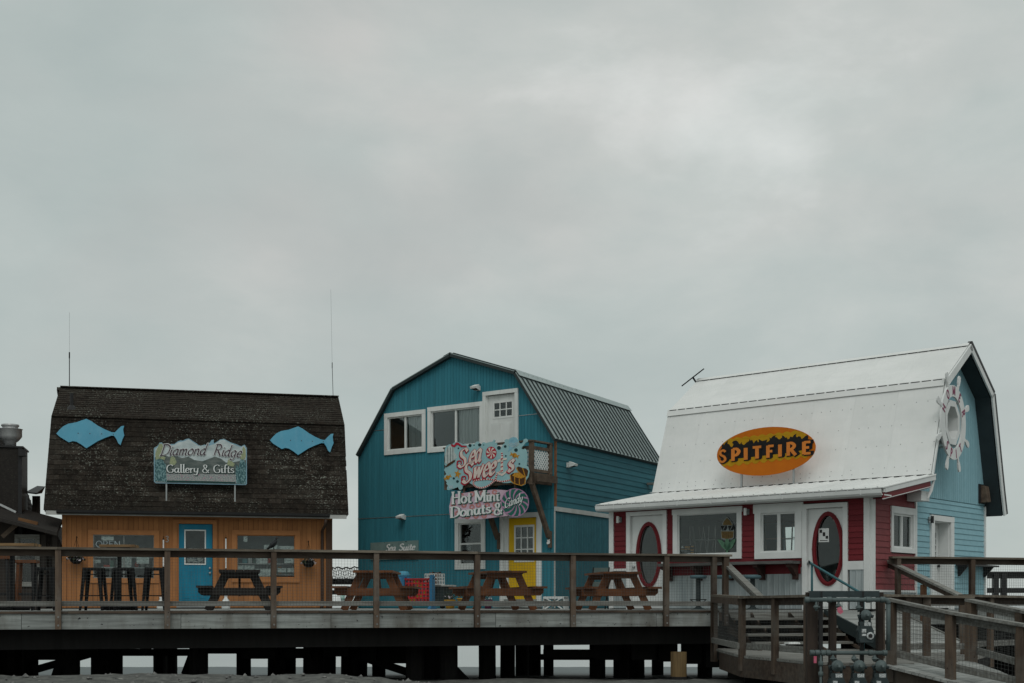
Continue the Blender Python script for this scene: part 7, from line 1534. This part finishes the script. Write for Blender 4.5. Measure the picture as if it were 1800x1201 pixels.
for px, rot, lab in ((165, 4, 'black metal bar stool at the left of the three under the shop window'), (217, 28, 'black metal bar stool half hidden by the bar table post'), (273, 6, 'black metal bar stool beside the railing post in front of the shop window'), (82, 3, 'black metal bar stool at the left edge beside the timber stools')): bar_stool(px, 23.7 if px > 100 else 23.4, rot, lab)
M_top = mat('live_edge_top', (0.25, 0.165, 0.085), (0.15, 0.09, 0.045), scale=(2, 12, 12), rand=.1)
def bar_table(px, Y, ytop, label, w=.64, pole=True):
    p = at(px, ytop, Y); t = thing('bar_table', label, 'bar table', loc=(p.x, p.y, 0), yaw=RAD(8), group='high bar tables with timber tops'); h = p.z
    for i in range(4): y = -.3 + i * .15; MB().box(-w / 2 + random.uniform(-.02, .02), w / 2 + random.uniform(-.02, .02), y + .003, y + .147, h - .045, h + random.uniform(-.003, .003)).build('tabletop_plank', M_top, t)
    MB().box(-.2, .2, -.2, .2, h - .06, h - .046).build('top_plate', M_black, t); MB().box(-.035, .035, -.035, .035, .06, h - .061).build('column', M_black, t)
    MB().tube([(-.30, 0, .045), (.30, 0, .045)], .04, 8).build('base_bar', M_black, t); MB().tube([(0, -.30, .045), (0, .30, .045)], .038, 8).build('base_bar', M_black, t)
bar_table(210, 24.2, 958.5, 'high bar table with a timber top and black column under the shop window')
bar_table(22, 23.6, 956.5, 'high bar table with a pale timber top at the left edge', .86)
def timber_stool(px, Y, ytop, w, label):
    p = at(px, ytop, Y); t = thing('timber_stool', label, 'stool', loc=(p.x, p.y, 0), yaw=RAD(10), group='timber stools at the left edge'); h = p.z
    MB().box(-w / 2, w / 2, -.2, .2, h - .055, h).build('seat', M_tabred, t)
    for sx in (-1, 1):
        for sy in (-1, 1): MB().beam((sx * (w / 2 - .07), sy * .13, h - .056), (sx * (w / 2 - .03), sy * .18, 0), .055, .075).build('leg', M_tabred if sx < 0 else M_gutter, t)
    for sy in (-1, 1): MB().box(-w / 2 + .08, w / 2 - .08, sy * .15 - .015, sy * .15 + .015, .28, .33).build('stretcher', M_gutter, t)
timber_stool(4, 24.4, 978, .36, 'brown timber stool cut by the left edge of the picture'); timber_stool(47, 24.9, 985, .40, 'brown timber stool with a tilted plank seat left of the black stool')
# pigeon on the rail
def build_pigeon():
    u, z = R.uz(481, 968, -.09); t = thing('pigeon', 'dark pigeon standing on the railing in front of the shop window', 'bird', loc=tuple(R.M @ Vector((u, -.09, RH))), yaw=R.yaw)
    Mb = mat('pigeon_feathers', (0.012, 0.014, 0.015), (0.030, 0.034, 0.036), scale=(22, 22, 30), det=3, rand=0); Mw = mat('pigeon_pale_belly', (0.35, 0.36, 0.36), rand=0)
    body = [(-.115, .0, .008, .008, .012), (-.095, 0, .020, .012, .017), (-.068, 0, .040, .022, .027), (-.040, 0, .062, .036, .038), (-.010, 0, .086, .043, .044), (.016, 0, .112, .041, .040), (.032, 0, .138, .031, .030), (.039, 0, .160, .021, .021), (.041, 0, .177, .0165, .0175), (.045, 0, .192, .0185, .019), (.052, 0, .204, .017, .017), (.060, 0, .210, .008, .009)]
    mb = MB(); n = 14
    for i, (x, y, zz, ry, rz) in enumerate(body):
        a, b = body[max(i - 1, 0)], body[min(i + 1, len(body) - 1)]; d = Vector((b[0] - a[0], 0, b[2] - a[2])).normalized(); nn = Vector((-d.z, 0, d.x))
        for j in range(n): an = 2 * math.pi * j / n; mb.v.append(tuple(Vector((x, ry * math.cos(an), zz)) + nn * (rz * math.sin(an))))
    for i in range(len(body) - 1):
        for j in range(n): mb.f.append((i * n + j, i * n + (j + 1) % n, (i + 1) * n + (j + 1) % n, (i + 1) * n + j))
    mb.f.append(tuple(range(n))); mb.f.append(tuple((len(body) - 1) * n + j for j in range(n)))
    for s in (-1, 1):                                      # legs with three toes, folded wings, beak
        mb.tube([(-.006, s * .020, .065), (.004, s * .021, .028), (.0, s * .021, .004)], .006, 6); 
        for a in (-.5, 0, .5): mb.tube([(.0, s * .021, .004), (.03 * math.cos(a), s * .021 + .03 * math.sin(a), .003)], .0035, 5)
        mb.tube([(.018, s * .037, .122), (-.02, s * .043, .088), (-.065, s * .030, .048), (-.112, s * .010, .016)], .02, 8, taper=[.010, .022, .016, .004])
    mb.tube([(.066, 0, .202), (.088, 0, .195)], .006, 6, taper=[.007, .001])
    mb.build('body', Mb, t, True)
    for s in (-1, 1): MB().lathe([(0, -.004), (.004, -.002), (.004, .002), (0, .004)], 8, (.053, s * .0162, .204), 'y').build('eye', mat('pigeon_eye', (0.35, 0.12, 0.03), rand=0) if 'pigeon_eye' not in MATS else MATS['pigeon_eye'], t)
build_pigeon()
# toys and boxes along the teal wall
def base_at(px, Y): p = at(px, 1062, Y); return (p.x, p.y, 0)
def build_game():
    Mr = mat('game_red', (0.40, 0.018, 0.022), rough=.4, rand=.03); Myl = mat('game_yellow', (0.55, 0.36, 0.02), rough=.4, rand=.05); Mbl = mat('game_blue', (0.03, 0.15, 0.28), rough=.45, rand=.03)
    t = thing('garden_disc_game', 'red upright garden game board with yellow discs and blue posts', 'garden game', loc=base_at(735, 30.6), yaw=RAD(-18)); f = lambda a, d, z: (a, -d, z); c = .086; W_, H_ = 7 * c, 6 * c; z0 = .17
    for s in (-.05, .05):
        mb = MB()
        for i in range(7):
            for j in range(6):
                a0, b0 = -W_ / 2 + i * c, z0 + j * c; ce = (a0 + c / 2, b0 + c / 2); angs = sorted([2 * math.pi * k / 16 for k in range(16)] + [math.pi / 4 + k * math.pi / 2 for k in range(4)])
                angs = sorted(set(round(x, 5) for x in angs)); ringplate(mb, f, rect_ring(ce, a0, a0 + c, b0, b0 + c, angs), [(ce[0] + c * .37 * math.cos(x), ce[1] + c * .37 * math.sin(x)) for x in angs], s - .006, s + .006)
        mb.build('grid_board', Mr, t)
    for (i, j) in ((2, 5), (3, 5), (4, 5), (3, 4), (4, 4), (5, 2), (1, 0), (2, 0), (3, 1), (2, 1), (0, 0), (4, 1), (3, 0)): MB().lathe([(c * .18, -.012), (c * .42, -.012), (c * .42, .012), (c * .18, .012)], 16, (-W_ / 2 + (i + .5) * c, 0, z0 + (j + .5) * c), 'y').build('disc', Myl if (i + j) % 3 else Mr, t)
    for (i, j) in ((0, 4), (1, 4), (6, 4), (0, 1), (5, 0)): MB().lathe([(0, -.012), (c * .42, -.012), (c * .42, .012), (0, .012)], 16, (-W_ / 2 + (i + .5) * c, 0, z0 + (j + .5) * c), 'y').build('disc', Mr, t)
    MB().box(-W_ / 2 - .02, W_ / 2 + .02, -.07, .07, z0 + H_ + .001, z0 + H_ + .03).build('top_bar', Mr, t)
    for s in (-1, 1):
        mb = MB(); x = s * (W_ / 2 + .05); mb.prism_u([(-.09, z0 + H_ + .02), (.09, z0 + H_ + .02), (.09, .1), (.22, 0), (-.22, 0), (-.09, .1)], x - .035, x + .035); mb.build('side_post', Mbl, t); MB().lathe([(.0, -.06), (.05, -.06), (.05, .06), (0, .06)], 12, (x, 0, z0 + H_ + .06), 'y').build('post_knob', Mbl, t)
    t = thing('blue_barrel', 'blue round bin with a pale lid behind the red game board', 'bin', loc=base_at(709.5, 32.6), yaw=0)
    MB().lathe([(.12, 0), (.16, .3), (.18, .62), (.185, .78), (.165, .80), (.15, .78)], 18).build('barrel', Mbl, t, True); MB().lathe([(.165, .80), (.17, .86), (.10, .93), (0, .94)], 18).build('lid', M_fish, t, True); MB().tube([(-.05, -.185, .55), (.02, -.19, .66)], .012, 6).build('handle', M_sgwhite, t)
build_game()
def build_cart():
    t = thing('dark_cart', 'dark box cart with a pale lid against the teal wall', 'cart', loc=base_at(774, 33.1), yaw=T.yaw)
    MB().box(-.24, .26, -.20, .20, .06, .56).build('body', M_trib, t); MB().box(-.30, .32, -.24, .24, .561, .60).build('lid', M_fascia, t); MB().box(-.2, -.12, -.225, -.201, .42, .50).build('latch', M_alu, t)
    for x in (-.18, .2): MB().lathe([(0, -.03), (.06, -.03), (.06, .03), (0, .03)], 12, (x, -.16, .06), 'y').build('wheel', M_black, t)
    Mr = MATS['game_red']
    for x in (-.12, -.04): MB().box(x - .012, x + .012, -.26, -.235, .0, .30).build('red_peg', Mr, t)
    t = thing('milk_crate', 'white plastic crate with square openings on the dark cart', 'crate', loc=(*base_at(764, 32.9)[:2], .601), yaw=T.yaw); w, h = .42, .28
    for f, nm, k in ((front(-.15), 'front_grid', 5), (back(.15), 'back_grid', 5), (right(w / 2), 'side_grid', 4), (left(-w / 2), 'side_grid', 4)):
        L_ = w if nm != 'side_grid' else .30; mb = MB(); b = .02
        for i in range(k + 1): x = -L_ / 2 + (L_ - b) * i / k; mbox(mb, f, x, x + b, -.012, 0, 0, h)
        for j in range(4):
            z = (h - b) * j / 3
            for i in range(k): x0 = -L_ / 2 + (L_ - b) * i / k + b; x1 = -L_ / 2 + (L_ - b) * (i + 1) / k; mbox(mb, f, x0, x1, -.011, -.001, z, z + b)
        mb.build(nm, M_lattice, t)
    MB().box(-w / 2 + .012, w / 2 - .012, -.138, .138, .0, .015).build('bottom', M_lattice, t)
    for i in range(6):
        x = -.16 + i * .062; MB().tube([(x, -.05, .02), (x + random.uniform(-.03, .03), .02, h + random.uniform(.02, .06))], .026, 7).build('billet', random.choice([M_cedar, M_tabdark, M_tabred]), t)
build_cart()
def planter(px, Y, w, h, m, label, fl, name='flower_planter'):
    t = thing(name, label, 'planter', loc=base_at(px, Y), yaw=T.yaw, group='planters along the teal wall')
    MB().lathe([(w * .36, 0), (w * .42, h * .5), (w * .5, h * .9), (w * .53, h * .9), (w * .53, h), (w * .45, h), (w * .44, h * .92)], 16).build('pot', m, t, True); MB().lathe([(0, h * .88), (w * .44, h * .9)], 14).build('soil', M_chest, t)
    mb, mf = MB(), MB()
    for i in range(70):
        an = random.random() * 6.28; r = w * .45 * math.sqrt(random.random()); p = Vector((r * math.cos(an), r * math.sin(an), h + random.uniform(0, .16))); s = random.uniform(.012, .03); q = [Vector((random.uniform(-1, 1), random.uniform(-1, 1), random.uniform(-1, 1))) * s for _ in range(2)]; (mf if random.random() < .25 else mb).add([p - q[0], p + q[1], p + q[0], p - q[1]], [(0, 1, 2, 3)])
    o = mb.build('leaves', MATS['basket_leaves'], t); o['kind'] = 'stuff'; o = mf.build('blossoms', fl, t); o['kind'] = 'stuff'
M_ypot = mat('yellow_pot', (0.50, 0.27, 0.03), (0.40, 0.20, 0.02), rough=.5, rand=.05); M_ppot = mat('plum_pot', (0.11, 0.022, 0.065), rough=.5, rand=.03)
planter(791, 32.2, .28, .22, M_ypot, 'yellow planter pot left of the middle picnic table', MATS['petals']); planter(812, 31.8, .24, .26, M_ypot, 'yellow planter pot under the ground floor window', M_ypot); planter(858, 31.5, .22, .22, M_ppot, 'plum coloured planter pot beside the yellow door', MATS['petals'])
def build_folding():
    t = thing('white_folding_bench', 'low white slatted folding bench right of the yellow door', 'bench', loc=base_at(977, 31.6), yaw=RAD(-25)); m = M_lattice; w, h = .27, .30
    for i in range(4): MB().box(-w, w, -.14 + i * .075, -.08 + i * .075, h - .02, h).build('slat', m, t)
    for y in (-.14, .13):
        for s in (-1, 1): MB().beam((s * w * .85, y, h - .02), (-s * w * .85, y, 0), .02, .03).build('leg', m, t)
        MB().box(-w, w, y - .008, y + .008, h - .055, h - .021).build('apron', m, t)
    for s in (-1, 1): MB().box(s * w - .012, s * w + .012, -.14, .14, .0, h - .056).build('end_panel', m, t)
    t = thing('folded_chair', 'dark folded chair leaning at the corner of the red lean-to', 'chair', loc=base_at(1053, 29.6), yaw=RAD(-30))
    for s in (-1, 1): MB().tube([(s * .2, -.1, 0), (s * .2, .12, .95)], .014, 6).build('frame_tube', M_black, t); MB().tube([(s * .18, .1, 0), (s * .18, -.05, .75)], .014, 6).build('leg', M_black, t)
    MB().beam((0, -.01, .40), (0, .03, .62), .36, .02).build('seat', mat('olive_canvas', (0.10, 0.13, 0.12), rand=0), t); MB().beam((0, .07, .68), (0, .12, .94), .36, .02).build('backrest', MATS['olive_canvas'], t)
build_folding()
def build_cup(px, Y, ytop, ybot, r, m, label, name, cat):
    p = at(px, ybot, Y); h = at(px, ytop, Y).z - p.z; t = thing(name, label, cat, loc=(p.x, p.y, max(p.z, 0))); MB().lathe([(r * .75, 0), (r, h), (r * .9, h), (r * .66, .02)], 14).build('cup', m, t, True); return t
M_mint = mat('mint_pattern', (0.42, 0.55, 0.50), (0.15, 0.32, 0.28), scale=(25, 25, 25), lo=.45, hi=.55, rand=0)
t_ = build_cup(602, 24.0, 1048, 1057, .045, M_mint, 'mint patterned cup standing on the lower railing board', 'mint_cup', 'cup'); t_.location = tuple(R.M @ Vector((ru(602), -.03, .175)))
def jug(px, Y, label, h=.3):
    t = thing('white_jug', label, 'jug', loc=base_at(px, Y), group='white jugs standing by the orange shop'); MB().lathe([(.09, 0), (.1, .02), (.1, h * .55), (.06, h * .75), (.035, h * .85), (.035, h)], 14).build('body', M_sgwhite, t, True); MB().lathe([(.04, h), (.04, h + .03), (0, h + .03)], 10).build('cap', M_sgwhite, t)
jug(283, 31.6, 'white jug at the foot of the orange wall left of the blue door', .26); jug(397, 30.5, 'white jug at the foot of the orange wall behind the dark picnic table', .3)
# ------------------------------------------------------------------ dark shingled building cut by the left edge
M_lroof = mat('dark_old_roof', (0.030, 0.027, 0.024), (0.020, 0.018, 0.017), rough=.9, scale=(14, 14, 14), rand=.1, spot=(0.07, 0.065, 0.05), spot_scale=40, spot_lo=.64, spot_hi=.7)
M_steel = mat('galvanised_cowl', (0.50, 0.51, 0.51), (0.38, 0.39, 0.39), rough=.35, metal=.4, scale=(8, 8, 2), rand=0)
M_lwall = mat('dark_brown_wall', (0.040, 0.033, 0.028), (0.03, 0.025, 0.022), rand=.1)
M_beam = mat('orange_brown_beam', (0.20, 0.105, 0.045), (0.13, 0.065, 0.03), scale=(3, 14, 14), rand=.1)
LB = Fr(at(70, 0, 32).x, 32.0, 13.0)
def build_left():
    t = thing('dark_shingled_building', 'dark shingled building with timber brackets cut by the left edge', 'shop building', fr=LB)
    q = lambda px, py, v=0.0: (lambda r: (r[0], v, r[1]))(LB.uz(px, py, v))
    U0 = -5.0
    # wall and steep roof whose right rake shows
    MB().box(U0, -.05, 1.2, 5.4, 0, 2.3).build('wall', M_lwall, t)
    e0, e1 = q(64, 908, 4.6), q(38, 838, 4.6)
    k_ = (e1[0] - e0[0]) / (e1[2] - e0[2]); zt = e1[2] + 1.0; top = (e0[0] + k_ * (zt - e0[2]), zt); rd = (top[0] - 1.3, zt + .75)
    mb = MB()
    for p, r_ in (((e0[0], e0[2]), top), (top, rd)): mb.slab((p[0], .8, p[1]), (p[0], 4.6, p[1]), (r_[0], 4.6, r_[1]), (r_[0], .8, r_[1]), .1)
    for p, r_ in ((rd, (2 * rd[0] - top[0], top[1])), ((2 * rd[0] - top[0], top[1]), (2 * rd[0] - e0[0], e0[2]))): mb.slab((p[0], .8, p[1]), (p[0], 4.6, p[1]), (r_[0], 4.6, r_[1]), (r_[0], .8, r_[1]), .1)
    roof = mb.build('roof', M_lroof, t)
    mb = MB(); mb.prism([(e0[0] - .08, e0[2] - .1), (top[0] - .1, top[1] - .05), (rd[0], rd[1] - .12), (2 * rd[0] - top[0] + .1, top[1] - .05), (2 * rd[0] - e0[0] + .08, e0[2] - .1)], 1.0, 1.1); mb.build('gable_wall', M_lroof, t)
    for i in range(15):
        s = i / 15; MB().beam((e0[0] + (top[0] - e0[0]) * s + .004, .79, e0[2] + (top[1] - e0[2]) * s), (e0[0] + (top[0] - e0[0]) * s + .004, 4.59, e0[2] + (top[1] - e0[2]) * s), .012, .05).build('shingle_course', M_lroof, roof)
    # porch roof: a low slope in front running down to the right
    a, b = q(-10, 880, -.6), q(100, 936, -.6)
    mb = MB(); mb.hexa([(U0, -.6, a[2] + .55), (b[0], -.6, b[2] - .08), (b[0] - .05, 1.1, b[2] + .32), (U0, 1.1, a[2] + 1.0)], [(U0, -.6, a[2] + .65), (b[0], -.6, b[2] + .0), (b[0] - .05, 1.1, b[2] + .42), (U0, 1.1, a[2] + 1.1)]); mb.build('porch_roof', M_lroof, t)
    p0, p1 = q(0, 887, -.62), q(28, 899, -.62); MB().beam((p0[0], -.63, p0[2]), (p1[0], -.63, p1[2] - .02), .05, .05).build('gutter_lip', M_steel, t)
    c0, c1 = q(32, 914, -.3), q(66, 922, -.3); MB().beam(c0, c1, .10, .12).build('outrigger', M_beam, t); c2, c3 = q(4, 944, -.25), q(38, 914, -.25); MB().beam(c2, c3, .09, .10).build('knee_brace', M_oldwood, t)
    # greyish window bay under the porch and dark door beside it
    w0, w1 = q(26, 1060, .2), q(70, 940, .2)
    f = front(.2); window(f, w0[0], w1[0], .55, w1[2], t, M_greyrail, M_greyrail, t=.07, cols=1, rows=2, sash=.04)
    mb = MB(); mbox(mb, f, w0[0] - 1.5, w0[0] - .01, -.1, 0, 0, 2.3); mbox(mb, f, w0[0] - .009, w1[0] + .12, -.1, 0, 0, .549); mb.build('wall', M_lwall, t)
    for px in (76, 96): p = q(px, 940, .1); MB().box(p[0] - .06, p[0] + .06, .1, .2, 0, p[2]).build('post', M_lwall, t)
    x0, x1 = q(72, 938, .1), q(106, 948, .1); mb = MB(); mb.prism([(x0[0], x0[2]), (x1[0] - .12, x0[2] - .0), (x1[0], x1[2] - .14), (x1[0], x1[2] - .6), (x1[0] - .16, x1[2] - .6), (x1[0] - .16, x0[2] - .35), (x0[0], x0[2] - .12)], .21, .5); mb.build('awning', M_lwall, t)
    # small hut post with a tilted lid behind
    h0, h1 = q(58, 905, 1.8), q(70, 872, 1.8)
    for px in (60, 67): p = q(px, 872, 1.8); MB().box(p[0] - .045, p[0] + .045, 1.78, 1.87, 1.9, p[2]).build('vent_post', M_lwall, t)
    l0, l1 = q(47, 867, 1.8), q(78, 854, 1.8); mb = MB(); mb.hexa([(l0[0], 1.5, l0[2] - .02), (l0[0] + .28, 1.4, l0[2] - .06), (l1[0] - .08, 2.0, l0[2] + .02), (l0[0], 2.1, l0[2] + .02)], [(l0[0], 1.5, l0[2] + .0), (l0[0] + .3, 1.4, l0[2] - .02), (l1[0], 2.0, l1[2]), (l0[0] + .22, 2.1, l1[2] + .02)]); mb.build('vent_lid', M_gutter, t)
    # boxed chimney with a steel cowl
    k0, k1 = q(-34, 905, .5), q(32, 788, .5); MB().box(k0[0], k1[0], .5, 1.5, 1.5, k1[2]).build('chimney_box', M_lroof, t); MB().box(k1[0] + .0, k1[0] + .09, .48, 1.5, 1.7, k1[2] + .01).build('corner_post', M_gutter, t); MB().box(k0[0], k1[0] + .12, .46, 1.55, k1[2] + .011, k1[2] + .05).build('chimney_cap', M_gutter, t); bx = q(37, 800, .4); MB().box(bx[0] - .06, bx[0] + .1, .4, .6, bx[2] - .02, bx[2] + .14).build('bracket_light', M_gutter, t)
    c = q(18, 783, 1.0); s = 1 / 2300 * 33.2
    MB().lathe([(10 * s, -.02), (10 * s, 5 * s), (14 * s, 8 * s), (19.5 * s, 15 * s), (19.5 * s, 27 * s), (21 * s, 28 * s), (13 * s, 29 * s), (13 * s, 32 * s), (15 * s, 33 * s), (14.5 * s, 36 * s), (0, 36.5 * s)], 28, (c[0], 1.0, c[2] - .0)).build('exhaust_cowl', M_steel, t, True)
build_left()
